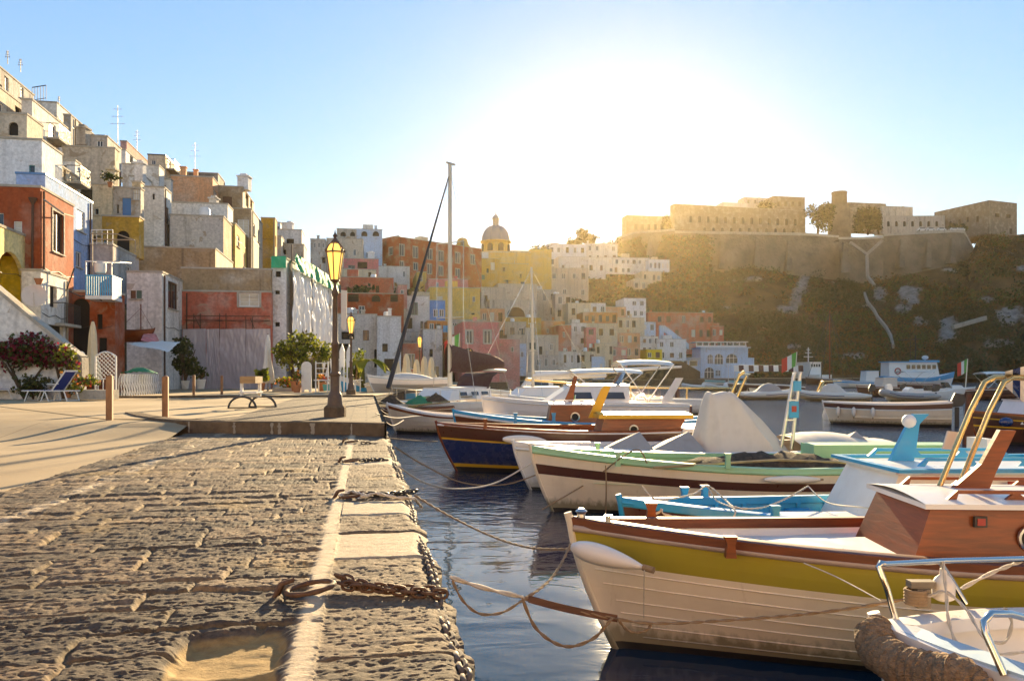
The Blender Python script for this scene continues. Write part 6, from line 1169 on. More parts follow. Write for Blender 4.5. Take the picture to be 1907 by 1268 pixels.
plant('green creeper hanging over the red terrace parapet', 665, 552, 110, 6, 1.4, 300, .5, [leaf_gr, leaf_dk], [0,1], up=.2, stem=False, name='creeper')
plant('green pot plant on the ledge of the cream stepped house', 205, 349, 48.8, 1.2, .7, 200, .16, [leaf_gr, leaf_dk], [0,1], pot, .3, up=.2)
def banana(px, py, Y, h, label):
    b = P(px, py, Y); root = thing('banana_plant', label, 'plant', b); rg = random.Random(9); MB().tube([b, b+V((0,0,h*.5))], [.12,.07], 8).build('trunk', leaf_gr, root)
    m = MB()
    for i in range(9):
        a = i*2.4; d = V((math.cos(a), math.sin(a)*.8, 0)); sdv = V((-d.y, d.x, 0)); L_ = h*rg.uniform(.5,.75); rows = []
        for k in range(7): f = k/6; c = b + V((0,0,h*.5)) + d*L_*f + V((0,0,h*(.55*f - .75*f*f))); w = .17*h*math.sin(math.pi*min(1,.12+f*.88))**.7; rows.append([c - sdv*w + V((0,0,.06)), c, c + sdv*w + V((0,0,.06))])
        m.grid(rows)
    m.build('leaves', lem_l, root, smooth=60)
banana(676, 722, 40, 2.3, 'bright green banana plant right of the second street lamp')
# stone planter edge and planter boxes
for a, c, y, lb in (((132,726),(203,744),27.9,'low pale stone planter edge beside the nearest bollard'), ((507,722),(556,732),40.3,'low white planter edge under the lemon tree')):
    p, q = P(a[0],c[1],y), P(c[0],a[1],y); tag(MB().box((p.x,p.y,p.z),(q.x,p.y+.7,q.z)).build('planter_edge', coping), lb, 'planter')
# ---------------------------------------------------------------- loungers
lb_ = newmat('deckchair_blue', (.012,.03,.20), .8)
def lounger(loc, rz, label):
    root = thing('sun_lounger', label, 'sun lounger', (0,0,0), 'blue sun loungers below the stair wall'); m = MB()
    for y in (-.3,.3): m.bar((-.75,y,.36),(.95,y,.36),.035)
    m.bar((-.75,-.3,.36),(-.75,.3,.36),.035); m.bar((.95,-.3,.36),(.95,.3,.36),.035); m.build('frame', frw, root)
    for x, dx in ((-.5,-.14),(.1,.14),(.1,-.14),(.8,.12)):
        m = MB()
        for y in (-.31,.31): m.bar((x,y,.36),(x+dx,y,.01),.03)
        m.bar((x+dx,-.31,.03),(x+dx,.31,.03),.025); m.build('leg', frw, root)
    MB().box((-.73,-.28,.372),(.38,.28,.385)).build('seat', lb_, root)
    m = MB(); m.prism([(.38,-.27,.40),(.82,-.27,1.0),(.80,-.27,1.02),(.36,-.27,.41)], (0,.54,0)); m.build('backrest', lb_, root)
    m = MB(); [m.bar((.36,y,.38),(.86,y,1.05),.035) for y in (-.3,.3)]; m.bar((.86,-.3,1.04),(.86,.3,1.04),.035); [m.bar((.2,y,.58),(.62,y,.6),.05,.025) for y in (-.34,.34)]; m.build('back_frame', frw, root)
    root.location = loc; root.rotation_euler = (0,0,rz); OFF[root.name] = V(loc); return root
l0 = lounger(G(90, 747, UP), -.12, 'white-framed sun lounger with a raised blue back beside the flowering planter'); dup(l0, G(-14, 744, UP), math.pi+.5, 'blue sun lounger cut by the left picture edge')
# ---------------------------------------------------------------- closed umbrellas
umb_c = paint('umbrella_cream', (.70,.58,.38), .85, .2)
def closed(px, pt_, pb, z, w, label, Y=None, mat=None):
    b = G(px, pb, z) if Y is None else P(px, pb, Y); h = (pb-pt_)/F*b.y; root = thing('closed_umbrella', label, 'umbrella', b, 'closed umbrellas on the quay'); MB().tube([b, b+V((0,0,h))], .022, 6).build('pole', iron, root)
    MB().lathe(b, [(.26,0),(.26,.06),(.05,.09),(.04,.3)], 14).build('base', concrete, root, smooth=40)
    rows = []
    for f in [i/14 for i in range(15)]:
        r = w*(.14 + .86*(1-f)**.75)*(.82 if f < .06 else 1) * (1+.12*math.sin(9*f)); rows.append([b + V((r*(1+.22*math.cos(5*a+2*f))*math.cos(a), r*(1+.22*math.cos(5*a+2*f))*math.sin(a), h*(.16+.82*f))) for a in [2*math.pi*k/30 for k in range(30)]])
    MB().grid(rows, wrap=True).build('canvas', mat or umb_c, root, smooth=60)
closed(173, 596, 738, UP, .30, 'tall cream closed umbrella in front of the red vaulted house'); closed(499, 621, 731, UP, .26, 'white closed umbrella beside the lemon tree', mat=canvas_w)
for i, (x, t) in enumerate(((738,664),(757,657),(776,668),(790,662),(803,664))): closed(x, t, 722, UP, .42, 'beige closed umbrella on the far promenade, %s from the left of five' % ('first','second','third','fourth','fifth')[i], Y=56+i*2)
# ---------------------------------------------------------------- lattice screens, cafe furniture
def lattice(px0, px1, pt_, pb, Y, label, th=.03):
    a, c = P(px0,pb,Y), P(px1,pt_,Y); w = c.x-a.x; h = c.z-a.z; m = MB(Matrix.Translation(a)); ar = w*.22
    topz = lambda x: h - ar + ar*math.sin(math.pi*(x/w))
    m.bar((0,0,0),(0,0,h-ar),.05); m.bar((w,0,0),(w,0,h-ar),.05); m.tube([(w*i/12,0,topz(w*i/12)) for i in range(13)], .028, 5); m.bar((0,0,h*.42),(w,0,h*.42),.04); s_ = w/5
    for i in range(-6, 16):
        for sg in (1,-1):
            pts = [];  
            for q in range(41):
                x = w*q/40; z = h*.42 + (i*s_ + sg*x)
                if h*.42 <= z <= topz(x): pts.append((x, .012*sg, z))
            if len(pts) > 1: m.bar(pts[0], pts[-1], .022, .01)
    for i in range(4): x = w*(i+.5)/4; m.bar((x,0,.1),(x,0,h*.42),.03)
    tag(m.build('lattice_screen', rail_w), label, 'lattice screen')
lattice(178, 216, 655, 742, 29.8, 'arched cream lattice screen beside the closed umbrella'); lattice(146, 156, 655, 735, 30.6, 'narrow lattice screen seen edge-on at the stair wall end')
m = MB(); fr0 = thing('folding_chair', 'pale tube frame folding chair stacked upright in a row under green netting', 'chair', (0,0,0), 'folding chairs stacked by the lattice screen')
m.tube([(0,-.22,0),(0,-.22,.75),(.06,-.18,.92),(.06,.18,.92),(0,.22,.75),(0,.22,0)], .014, 6); m.tube([(.22,-.2,0),(.02,-.2,.6),(.02,.2,.6),(.22,.2,0)], .012, 6); m.build('frame', rail_w, fr0, smooth=60)
m = MB(); [m.bar((.03,-.2+.1*i,.62),(.05,-.2+.1*i,.9),.03,.008) for i in range(5)]; m.build('back_slats', rail_w, fr0)
a, c = G(226,741,UP), G(289,735,UP)
for i in range(15):
    p = a.lerp(c, i/14)
    if i == 0: fr0.location = p; fr0.rotation_euler = (0,0,.9)
    else: dup(fr0, p, .9)
m = MB(); rg = random.Random(2); q = a.lerp(c,.4) + V((0,.2,.98)); m.grid([[q + V((-.6+1.3*i/10, -.3+.6*j/6, .22*math.sin(math.pi*i/10)*math.sin(math.pi*(j+.5)/7)+rg.uniform(-.03,.03))) for i in range(11)] for j in range(7)]); tag(m.build('netting', newmat('netting_green', (.03,.20,.09), .8), smooth=60), 'heap of green netting on top of the stacked folding chairs', 'netting')
def board(px0, px1, pt_, pb, Y, label, mat=None):
    a, c = P(px0,pb,Y), P(px1,pt_,Y); w = c.x-a.x; h = c.z-a.z; m = MB(Matrix.Translation(a)); r = w/2
    m.prism([(0,0,0),(w*.2,0,0),(w*.3,0,h*.16),(w*.7,0,h*.16),(w*.8,0,0),(w,0,0)] + [(r+r*math.cos(t),0,h-r+r*math.sin(t)) for t in [math.pi*i/10 for i in range(11)]], (0,.06,0)); tag(m.build('menu_board', mat or canvas_w), label, 'board')
board(561, 580, 673, 735, 38.7, 'white round-topped wooden board standing by the lemon tree')
def picket(px0, px1, pt_, pb, Y, label):
    a, c = P(px0,pb,Y), P(px1,pt_,Y); w = c.x-a.x; h = c.z-a.z; m = MB(Matrix.Translation(a)); m.prism([(0,0,h*.55),(w,0,h*.55),(w,0,h*.85),(w*.5,0,h),(0,0,h*.85)], (0,.05,0)); m.bar((.04,.02,0),(.04,.02,h*.56),.06); m.bar((w-.04,.02,0),(w-.04,.02,h*.56),.06); m.bar((0,.02,h*.3),(w,.02,h*.3),.05); tag(m.build('picket_panel', rail_w), label, 'panel', 'white picket panels by the lamp')
picket(632, 642, 640, 736, 38, 'white pointed picket panel just right of the nearest lamp post'); picket(645, 655, 641, 736, 37.7, 'white pointed picket panel left of the second lamp post')
def table(px0, px1, pt_, pb, Y, label, mat=frw):
    a, c = P(px0,pb,Y), P(px1,pt_,Y); w = c.x-a.x; h = c.z-a.z; root = thing('cafe_table', label, 'table', a + V((w/2,.3,0)), 'white cafe tables'); M = Matrix.Translation(a); MB(M).box((-.04,-.04,h-.05),(w+.04,.65,h)).build('tabletop', mat, root)
    for x in (.02, w-.06):
        for y in (0,.56): MB(M).box((x,y,0),(x+.05,y+.05,h-.051)).build('leg', mat, root)
table(586, 611, 707, 736, 38.4, 'white square cafe table beside the round-topped board'); table(660, 672, 707, 731, 39.5, 'small white table right of the second lamp post')
p = P(586, 709, 38.4); MBt = MB(Matrix.Translation(p)); [MBt.bar((x,.1,0),(x,.1,.95),.045) for x in (.03,.62)]; [MBt.bar((.03,.1,z),(.62,.1,z),.04) for z in (.35,.6,.85)]; tag(MBt.build('chair_back', frw), 'tall white slatted chair back behind the square cafe table', 'chair')
a = P(603, 728, 39.2); tag(MB(Matrix.Translation(a)).prism([(0,0,0),(.55,0,0),(.62,0,.32),(-.07,0,.32)], (0,.5,0)).build('planter_box', teal_h), 'teal painted planter box under the orange flowers', 'planter box')
# old boat on trestles on the quay
Hb = Hull((-7.05, 39.0), (.8, .6), 4.4, 1.5, 1.62, 1.42, 1.5, p=1.8, st=.5, zk=1.05 if 0 else -.35)
Hb.M = Matrix.Translation((0,0,1.35)) @ Hb.M; Hb.zb, Hb.zm, Hb.ze = .62, .42, .5
bb = boat('old blue-grey rowing boat stored on trestles behind the second lamp post', Hb, [(.4, rib_g), (.9, white_h), (1, skyb)], rail_w, rib_g, rib_g, sole=.1)
m = MB(Hb.M); [m.box((x,-.5,-.55),(x+.1,.5,-.32)) for x in (1.0,3.0)]; [m.bar((x,y,-.55),(x,y*1.2,-.2),.07) for x in (1.05,3.05) for y in (-.45,.45)]; m.build('trestle', varn2, bb)
r, H = fb('pale blue and white covered boat nosing over the quay edge', 752, 770, 20, 6.5, 2.2, [(.1,black_h),(.9,skyb),(1,white_h)], rim=white_h, inner=white_h, zb=1.9, zm=1.2)
cover(H, r, [[V((1.2+4.6*q, -1+2*f, 1.1+1.0*math.sin(math.pi*f)**.7*math.sin(math.pi*(.15+.75*q)))) for q in [i/10 for i in range(11)]] for f in [i/8 for i in range(9)]], cover_b)
# ---------------------------------------------------------------- draped plastic, scaffolding, awnings
plas = newmat('builders_plastic_grey', (.40,.35,.36), .28, spec=.6); plw = newmat('builders_plastic_white', (.80,.78,.76), .3, spec=.6); grn = newmat('debris_net_green', (.03,.42,.20), .7)
def drape(label, q, amp, mat, name, fu=9, fv=1.2, n=(60,34), seed=0, cat='sheet'):
    a, b, c, d = [V(p) for p in q]; nrm = (b-a).cross(d-a).normalized(); rows = []
    for j in range(n[1]+1):
        v = j/n[1]; r = []
        for i in range(n[0]+1): u = i/n[0]; f = float(noise(u*fu + v*1.6, v*fv, seed) + .6*abs(noise(u*fu*1.9 - v*2.2, v*fv*2.4 + u*1.5, seed+1)) + .35*noise(u*fu*4 + v*3, v*fv*5, seed+2)); r.append(a.lerp(b,u).lerp(d.lerp(c,u), v) + nrm*amp*f)
        rows.append(r)
    m = MB(); m.grid(rows); return tag(m.build(name, mat, smooth=70), label, cat)
for i, (x0, x1) in enumerate(((340,384),(384,409),(409,458),(458,504))):
    y = 47.7; drape(('grey plastic sheet hung at the left end of the salmon building','narrow grey plastic sheet second from the left on the salmon building','creased grey plastic sheet in the middle of the salmon building','grey plastic sheet next to the draped white house')[i], [P(x0,727,y), P(x1,727,y), P(x1-.4,612,y), P(x0+.4,613,y)], .045, plas, 'plastic_sheet', 2.2, 2.6, seed=30+i)
m = MB()
for px in (361, 373, 409, 421, 458, 470): m.tube([P(px,728,48.2), P(px,584 if px < 440 else 590,48.2)], .03, 6)
for py in (588, 596): m.tube([P(344,py,48.15), P(503,py+1,48.15)], .025, 6)
m.tube([P(362,588,48.1), P(374,612,48.1)], .025, 6); m.tube([P(466,592,48.1), P(474,612,48.1)], .025, 6)
tag(m.build('scaffolding', rust), 'rusty scaffold poles standing in front of the grey plastic sheets', 'scaffolding')
C0 = P(533, 700, 49.9); a_ = (896-CX)/F; sd = V((a_,1,0)).normalized(); zz = lambda py, Y: ZC-(py-HY)/F*Y
def wallpt(t, z): p = C0 + sd*t + V((sd.y,-sd.x,0))*.33; return V((p.x, p.y, z))
q0 = P(533,482,49.9).z
for i in range(5):
    t0, t1 = i*3.05, i*3.05+3.2; drape('white builders plastic hanging on the draped house, %s strip from the near corner' % ('first','second','third','fourth','fifth')[i], [wallpt(t0,1.3), wallpt(t1,1.3), wallpt(t1,q0-.55), wallpt(t0,q0-.55)], .2, plw, 'plastic_sheet', 4.2, 2.0, (60,44), 50+i)
    drape('green debris net along the roof edge of the draped house, %s length from the corner' % ('first','second','third','fourth','fifth')[i], [wallpt(t0+.05,q0-.62)+V((.22,0,0)), wallpt(t1-.2,q0-.62)+V((.22,0,0)), wallpt(t1-.2,q0+.35)+V((.22,0,0)), wallpt(t0+.05,q0+.35)+V((.22,0,0))], .12, grn, 'debris_net', 3, 1, (20,8), 70+i, 'net')
drape('green debris net on the street front of the draped house', [P(505,499,49.7), P(532.5,499,49.7), P(532.5,477,49.7), P(505,477,49.7)], .08, grn, 'debris_net', 3, 1, (16,8), 80, 'net')
m = MB(); [m.tube([wallpt(t,1.2), wallpt(t,q0+.9)], .03, 5) for t in (0.1,3,6,9,12,15)]; tag(m.build('scaffolding', rust), 'row of thin scaffold poles against the draped white house', 'scaffolding')
drape('white sail awning stretched beside the stained white house', [P(240,640,38.5), P(312,656,36.5), P(336,636,38.5), P(262,636,42)], .06, canvas_w, 'sail_awning', 2, 2, (16,10), 90, 'awning')
drape('pinkish awning hanging under the model boat', [P(262,634,40), P(300,642,40), P(290,622,41), P(268,620,41)], .05, pl('pink'), 'awning', 2, 2, (10,8), 91, 'awning')
# model boat, balcony box, dish and other fittings
Hm = Hull((0,0), (-1,.05), 1.9, .55, .42, .34, .40, p=1.6, st=.4, zk=-.25); p = P(287, 628, 41); Hm.M = Matrix.Translation(p) @ Hm.M
mb_o = boat('brown model fishing boat with a mast fixed above the white awning', Hm, [(1, varn)], varn2, varn2, varn2, sole=.2, name='model_boat', cat='model boat'); m = MB(Hm.M); m.tube([(.7,0,.3),(.7,0,1.7)], .03, 5); m.tube([(.1,0,.45),(.7,0,1.5),(1.8,0,.45)], .012, 4); m.build('mast', varn2, mb_o)
p = P(171, 556, 37.2); root = thing('balcony', 'white and blue slatted balcony between the blue house and the red vault', 'balcony', p); M = frame(p, (1,.18,0)); m = MB(M); m.box((0,-.9,-.1),(1.15,.6,.06)); m.build('slab', frw, root)
m = MB(M); [m.box((.02+.10*i,-.9,.06),(.08+.10*i,-.87,.95)) for i in range(11)]; m.bar((0,-.88,.98),(1.15,-.88,.98),.06); m.bar((1.13,-.88,.98),(1.13,.6,.98),.06); [m.box((1.11,-.85+.12*i,.06),(1.14,-.79+.12*i,.95)) for i in range(12)]; m.build('slats', skyb, root)
m = MB(M); [m.bar((.1+.26*i,-.9,1.62),(.25+.26*i,.6,1.78),.04) for i in range(6)]; [m.bar((x,-.88,.95),(x,-.88,1.62),.045) for x in (.03,1.12)]; m.bar((0,-.88,1.62),(1.5,-.88,1.62),.05); m.build('pergola', rail_w, root)
p = P(187, 508, 36.6); tag(MB().lathe(p, [(.22,0),(.25,.1),(.25,.42),(.12,.5)], 14).build('water_tank', rail_w, smooth=40), 'white water tank on the blue slatted balcony', 'water tank')
p = P(64, 552, 29.6); m = MB(Matrix.Translation(p) @ Matrix.Rotation(.5,4,'Z') @ Matrix.Rotation(1.35,4,'X')); m.lathe((0,0,0), [(.02,0),(.2,.015),(.36,.06),(.42,.10)], 20); m.tube([(0,-.4,.08),(0,0,.5)], .015, 5); m.tube([(0,0,0),(0,.1,-.3)], .03, 5); tag(m.build('satellite_dish', cover_b, smooth=50), 'beige satellite dish above the stair wall', 'satellite dish')
p = P(72, 530, 29.4); tag(MB().lathe(p, [(.08,0),(.16,.22),(.17,.22)], 12).build('flower_pot', pot, smooth=40), 'red clay pot hanging beside the satellite dish', 'pot')
p = P(188, 535, 33.9) if 0 else None
m = MB(); m.tube([P(61,372,33.85), P(61,384,33.85), P(60,455,33.85), P(60,560,33.85)], .05, 6); m.lathe(P(61,374,33.85), [(.05,-.15),(.16,.05),(.18,.12)], 8); tag(m.build('drainpipe', rust, smooth=40), 'rusty drainpipe with a funnel on the front of the brick red house', 'drainpipe')
m = MB(); f0 = [P(138,500,34.3), P(124,540,36), P(150,552,36.5), P(172,548,36.5), P(190,560,36.5)]; m.tube(f0, .03, 5); tag(m.build('cable', iron), 'sagging black cable between the brick red house and the blue house', 'cable')
m = MB(); m.bar(P(82,372,33.6), P(118,398,34.6), .05); m.bar(P(118,398,34.6), P(138,404,37), .05); tag(m.build('stone_ledge', coping), 'thin pale ledge above the tall brown window of the brick red house', 'ledge')
for px, y0, y1, Y, lb in ((14,120,95,50,'tall thin aerial on the grey-white corner house'),(38,135,110,51,'short aerial right of the tall thin one'),(219,272,197,66,'double aerial on the long row house ridge'),(255,282,243,70,'aerial above the long red roof'),(363,322,266,80,'thin aerial above the dark grey stone house'),(110,196,180,62,'small aerial on the dome-roofed white house')): antenna(px, y0, Y, (y0-y1)/F*Y, lb)
railing([P(60,190,50), P(86,186,50)], .9, 'iron rail on the terrace below the corner house')
railing([P(170,455,44.5), P(210,455,44.5)], .8, 'thin rail on the grey terrace wall', rail_w, .3)
m = MB(); [m.tube([P(x,520,43), P(x,432,43)], .03, 5) for x in (172,)]; m.tube([P(168,435,43), P(218,436,43), P(252,448,44)], .035, 5); m.tube([P(172,446,43.5), P(250,447,43.5)], .035, 5); m.tube([P(252,447,44), P(252,470,44)], .035, 5); tag(m.build('pergola_frame', wood('bare_cane', (.6,.45,.28), .7, 0)), 'bare cane pergola over the grey terrace wall', 'pergola')
for px, py, Y, w, h, lb, mt in ((452,347,73.5,1.0,.9,'white chimney box on the stone tower house','chalk'),(150,262,57,.7,.9,'stubby chimney on the grey veranda house','old'),(206,340,51,.5,.8,'cream chimney above the blue glazed door','cream'),(258,330,58,.6,1.0,'white chimney stack beside the chapel-like house','chalk'),(396,384,64,.6,.6,'low chimney on the white terrace wall','white'),(538,428,98,.8,.8,'small chimney on the white flat roof','chalk'),(690,482,134,1,1,'square chimney on the pink terrace house','chalk'),(655,586,88,.9,.5,'low roof hatch on the wide-arched white house','white')):
    p = P(px, py, Y); m = MB(Matrix.Translation(p)); m.box((-w/2,0,-.3),(w/2,w,h)); m.box((-w/2-.08,-.08,h),(w/2+.08,w+.08,h+.12)); m.box((-w*.3,.1,h+.12),(w*.3,w-.1,h+.3)); tag(m.build('chimney', pl(mt)), lb, 'chimney')
# laundry and wall fittings that break the flat fronts
for px, py, Y, n, lb, cs in ((730,618,103,5,'washing line of pale cloths beside the tall white house',(canvas_w,cover_b)),(812,606,101,4,'washing hung under the blue storey',(canvas_w,skyb)),(1096,640,158,4,'washing hung on the white narrow harbour house',(canvas_w,red_h)),(655,520,122,5,'washing line on the cream balcony house',(canvas_w,cover_b))):
    m = MB(); p = P(px,py,Y); m.tube([p, p+V((n*.8,0,0))], .02, 4)
    for i in range(n): m.k = 1 + i % 2; x = i*.8+.1; h = R.uniform(.7,1.2); m.grid([[p+V((x+.6*q,-.03-.05*math.sin(q*7+i),-h*v)) for q in (0,.33,.66,1)] for v in (0,.5,1)])
    tag(m.build('washing_line', [iron, *cs]), lb, 'washing')
# ---------------------------------------------------------------- rings, chains and mooring lines
def chain(pts, pitch, w, r, label, name='chain', mat=None):
    pts = [V(p) for p in pts]; seg = []; d = 0
    cum = [0]
    for a, b in zip(pts[:-1], pts[1:]): cum.append(cum[-1] + (b-a).length)
    n = int(cum[-1]/pitch); m = MB()
    def at(s):
        for i in range(len(pts)-1):
            if s <= cum[i+1] or i == len(pts)-2: return pts[i].lerp(pts[i+1], (s-cum[i])/max(1e-6, cum[i+1]-cum[i]))
    for k in range(n):
        a, b = at(k*pitch), at((k+1)*pitch); t = (b-a).normalized(); sidev = t.cross(V((0,0,1))).normalized(); up = sidev.cross(t); ang = (math.pi/2 if k % 2 else 0) + R.uniform(-.35,.35) + .5; x = sidev*math.cos(ang) + up*math.sin(ang); c = (a+b)/2; L_ = pitch*.5 + r*1.3
        lp = []
        for q in range(12): u = 2*math.pi*q/12; cu, su = math.cos(u), math.sin(u); lp.append(c + t*(math.copysign(max(0, L_-w/2), cu) + cu*w/2 if abs(cu) > .05 else 0) + x*su*w/2)
        m.tube(lp, r, 6, True)
    return tag(m.build(name, mat or rust, smooth=60), label, 'chain', 'mooring chains on the quay')
def ring(c, R_, r, tilt, label):
    M = Matrix.Translation(c) @ Matrix.Rotation(tilt, 4, 'Y'); root = thing('mooring_ring', label, 'mooring ring', c, 'iron mooring rings in the quay'); m = MB(M); m.tube([(R_*math.cos(a), R_*math.sin(a), 0) for a in [2*math.pi*i/28 for i in range(28)]], [r*(1+.12*math.sin(i*1.7)) for i in range(28)], 8, True); m.build('ring', rust, root, smooth=60)
    m = MB(M); m.tube([(-R_-.07,-.03,-.03),(-R_-.02,-.03,.045),(-R_+.03,0,.05),(-R_-.02,.03,.045),(-R_-.07,.03,-.03)], .014, 6); m.build('staple', rust, root, smooth=60)
z0 = QZ + .03
chm = paint('chain_weathered', (.14,.10,.07), .7, .6, (.07,.04,.025), scale=30)
ring(G(578,1094,z0+.01), .115, .013, -.14, 'big rusty mooring ring with a heavy chain nearest in the paving')
ring(G(658,921,z0), .115, .014, -.1, 'mooring ring with a pale knotted rope, second from the front')
ring(G(655,857,z0), .11, .013, -.1, 'mooring ring with a thin dark chain, third from the front')
ring(G(655,822,z0), .10, .013, -.1, 'small mooring ring at the foot of the kerb')
zz2 = QZ + .035
chain([G(628,1084,zz2), G(650,1092,zz2-.01), G(720,1096,zz2-.015), G(780,1098,zz2-.02), G(838,1100,zz2-.03)], .052, .044, .0085, 'heavy rusty chain from the big ring to the quay edge')
chain([G(628,1072,zz2+.02), G(680,1090,zz2+.0), G(760,1102,zz2-.015), G(836,1106,zz2-.03)], .052, .044, .0085, 'second strand of heavy rusty chain beside the big ring')
edge_c = [uv(.36 + .012*math.sin(v*3), v, QZ - .015 - .03*abs(math.sin(v*1.3))) for v in [2.2 + .25*i for i in range(48)]]
chain(edge_c[:9], .062, .05, .011, 'thick weathered chain hanging along the nearest quay edge', mat=chm)
chain(edge_c[8:26], .055, .045, .010, 'thick chain running along the middle of the quay edge', mat=chm)
chain(edge_c[25:44] + [G(668,824,zz2)], .07, .055, .012, 'thick chain running up the quay edge to the kerb ring', mat=chm)
chain([G(672,857,zz2), G(700,856,zz2-.01), G(726,857,zz2-.03)], .055, .045, .010, 'thin dark chain from the third ring', mat=iron)
chain([G(676,920,zz2), G(720,922,zz2-.01), G(776,914,zz2-.02)], .055, .045, .010, 'dark chain under the pale knotted rope', mat=iron)
rope([G(632,923,zz2), G(655,914,zz2+.01), G(680,921,zz2+.02), G(668,927,zz2), G(700,918,zz2+.02), G(740,926,zz2), G(772,928,zz2-.02), P(785,944,7.3)], .014, rope_l, 'pale rope knotted through the second mooring ring', 'mooring ropes')
GP = 'mooring ropes'
def pr(*q, n=8):                                                                      # smooth path through pixel+distance points
    p = [P(*a) for a in q]; out = []
    for i in range(len(p)-1):
        a, b, c, d = p[max(i-1,0)], p[i], p[i+1], p[min(i+2,len(p)-1)]
        for k in range(n): t = k/n; out.append(.5*((2*b) + (c-a)*t + (2*a-5*b+4*c-d)*t*t + (3*b-a-3*c+d)*t**3))
    return out + [p[-1]]
rope(pr((838,1074,4.32),(900,1094,4.4),(975,1112,4.5)), .013, rope_l, 'pale thick rope leaving the quay edge by the big ring chain', GP)
rope(pr((970,1112,4.5),(1030,1128,4.55),(1140,1150,4.6),(1215,1160,4.6),(1330,1156,4.55),(1480,1145,4.45),(1600,1130,4.3),(1705,1112,4.2)), .0095, ropem, 'long brown mooring rope stretched across the olive boat to the dinghy', GP)
m = MB(); q = pr((984,1115,4.5),(1040,1130,4.54),(1100,1143,4.58),(1150,1152,4.6)); m.grid([[p + V((0,0,w)) for p in q] for w in (-.02,.022)]); m.grid([[p + V((0,.004,w)) for p in q] for w in (.022,-.02)]); tag(m.build('strap', wood('worn_strap', (.20,.09,.05), .8, 0)), 'flat worn brown strap wrapped on the long mooring rope', 'strap')
rope(pr((972,1112,4.49),(995,1165,4.5),(1030,1195,4.52),(1065,1203,4.53),(1105,1188,4.55),(1128,1165,4.56),(1140,1150,4.57)), .010, ropem, 'slack brown rope loop drooping below the long mooring rope', GP)
rope(pr((842,1080,4.32),(862,1118,4.3),(893,1142,4.3),(935,1140,4.38),(972,1118,4.46)), .008, ropem, 'thin brown rope loop hanging from the quay edge', GP)
rope(pr((1062,1012,5.5),(1050,1040,5.3),(1028,1075,4.95),(1000,1100,4.65),(975,1114,4.5)), .009, ropem, 'brown rope from the white banana fender down to the long rope', GP)
rope(pr((1150,1150,4.58),(1165,1170,4.6),(1185,1177,4.6),(1205,1172,4.6),(1213,1160,4.6)), .009, ropem, 'small rope loop on the strap in front of the cream hull', GP)
rope(pr((772,922,7.4),(840,962,7.1),(920,1000,6.7),(990,1020,6.2),(1062,1022,5.8)), .010, ropem, 'rope from the second ring to the bow of the olive and cream boat', GP)
rope(pr((742,868,9.3),(790,898,10),(850,910,10.8),(920,900,11.3),(990,862,11.6)), .012, rope_l, 'pale rope sagging from the quay to the mint green boat', GP, twist=False)
rope(pr((735,832,11.6),(790,866,12.5),(860,898,13),(940,902,13.4),(1010,880,13.6),(1060,868,13.7)), .012, ropem, 'thin rope sagging from the quay to the white motor boat', GP, twist=False)
rope(pr((720,815,13.8),(770,820,15),(815,822,16.5)), .012, ropem, 'thin rope from the kerb corner to the navy blue boat', GP, twist=False)
rope(pr((700,770,17),(740,778,22),(790,775,27),(850,792,28)), .014, rope_l, 'pale rope from the raised quay to the cream gozzo', GP, twist=False)
rope(pr((699,748,26),(715,768,28),(740,776,30),(760,770,31)), .014, rope_l, 'rope from the far quay to the dark brown gozzo', GP, twist=False)
rope(pr((1010,948,11.0),(1100,895,11.5),(1180,838,10.6),(1205,862,10.7)), .010, ropem, 'rope crossing the cream bow of the mint green boat', GP, twist=False)
rope(pr((1128,866,10.75),(1129,910,10.8),(1128,955,10.9)), .010, ropem, 'rope hanging straight down the mint boat bow', GP, twist=False)
rope(pr((1096,962,5.95),(1160,972,6.2),(1222,956,6.35),(1232,948,6.35),(1240,958,6.33),(1300,968,6.4),(1400,980,6.5),(1520,985,6.55)), .009, rope_l, 'pale rope laid along the far rail of the olive boat', GP)
rope(pr((1196,905,7.9),(1225,930,7.8),(1290,920,7.9),(1318,905,8.2),(1350,930,7.9),(1372,945,7.4),(1420,945,7.6),(1470,925,8.2),(1505,905,8.8)), .010, rope_l, 'pale rope coiled round the posts of the blue open boat', GP)
rope(pr((1318,906,8.2),(1335,932,7.9),(1368,948,7.35),(1364,968,7.25)), .009, rope_l, 'second pale rope on the posts of the blue open boat', GP)
rope(pr((1505,905,8.8),(1540,935,8.2),(1600,944,7.6),(1680,950,7.3)), .008, rope_l, 'grey rope sagging over the blue boat side deck', GP, twist=False)
rope(pr((1497,1048,4.95),(1560,1075,4.75),(1640,1118,4.3)), .004, rope_l, 'thin pale line from the olive boat rail to the dinghy', GP, twist=False)
rope(pr((1200,1062,5.12),(1199,1110,5.25),(1199,1150,5.35)), .004, rope_l, 'thin line hanging straight from the banana fender', GP, twist=False)
rope(pr((1756,1046,4.18),(1762,1100,4.1),(1768,1160,4.0),(1790,1205,3.9),(1850,1218,3.85),(1940,1210,3.9)), .0085, rope_l, 'pale rope hanging from the pulpit into the white dinghy', GP)
rope(pr((1712,1112,4.18),(1735,1108,4.15),(1762,1102,4.1),(1800,1135,4.0),(1832,1185,3.85),(1870,1195,3.8),(1884,1160,3.75),(1872,1132,3.7)), .0085, rope_l, 'pale rope coiled on the dinghy foredeck', GP)
rope(pr((1790,1096,4.3),(1850,1065,4.3),(1915,1040,4.4)), .011, rope_l, 'thick pale rope stretched up to the top pulpit rail', GP)
m = MB(); c = P(1705,1118,4.18); 
for i in range(5): m.tube([c + V((.05*math.cos(a), .05*math.sin(a), -.01+i*.016)) for a in [2*math.pi*k/14 for k in range(14)]], .009, 6, True)
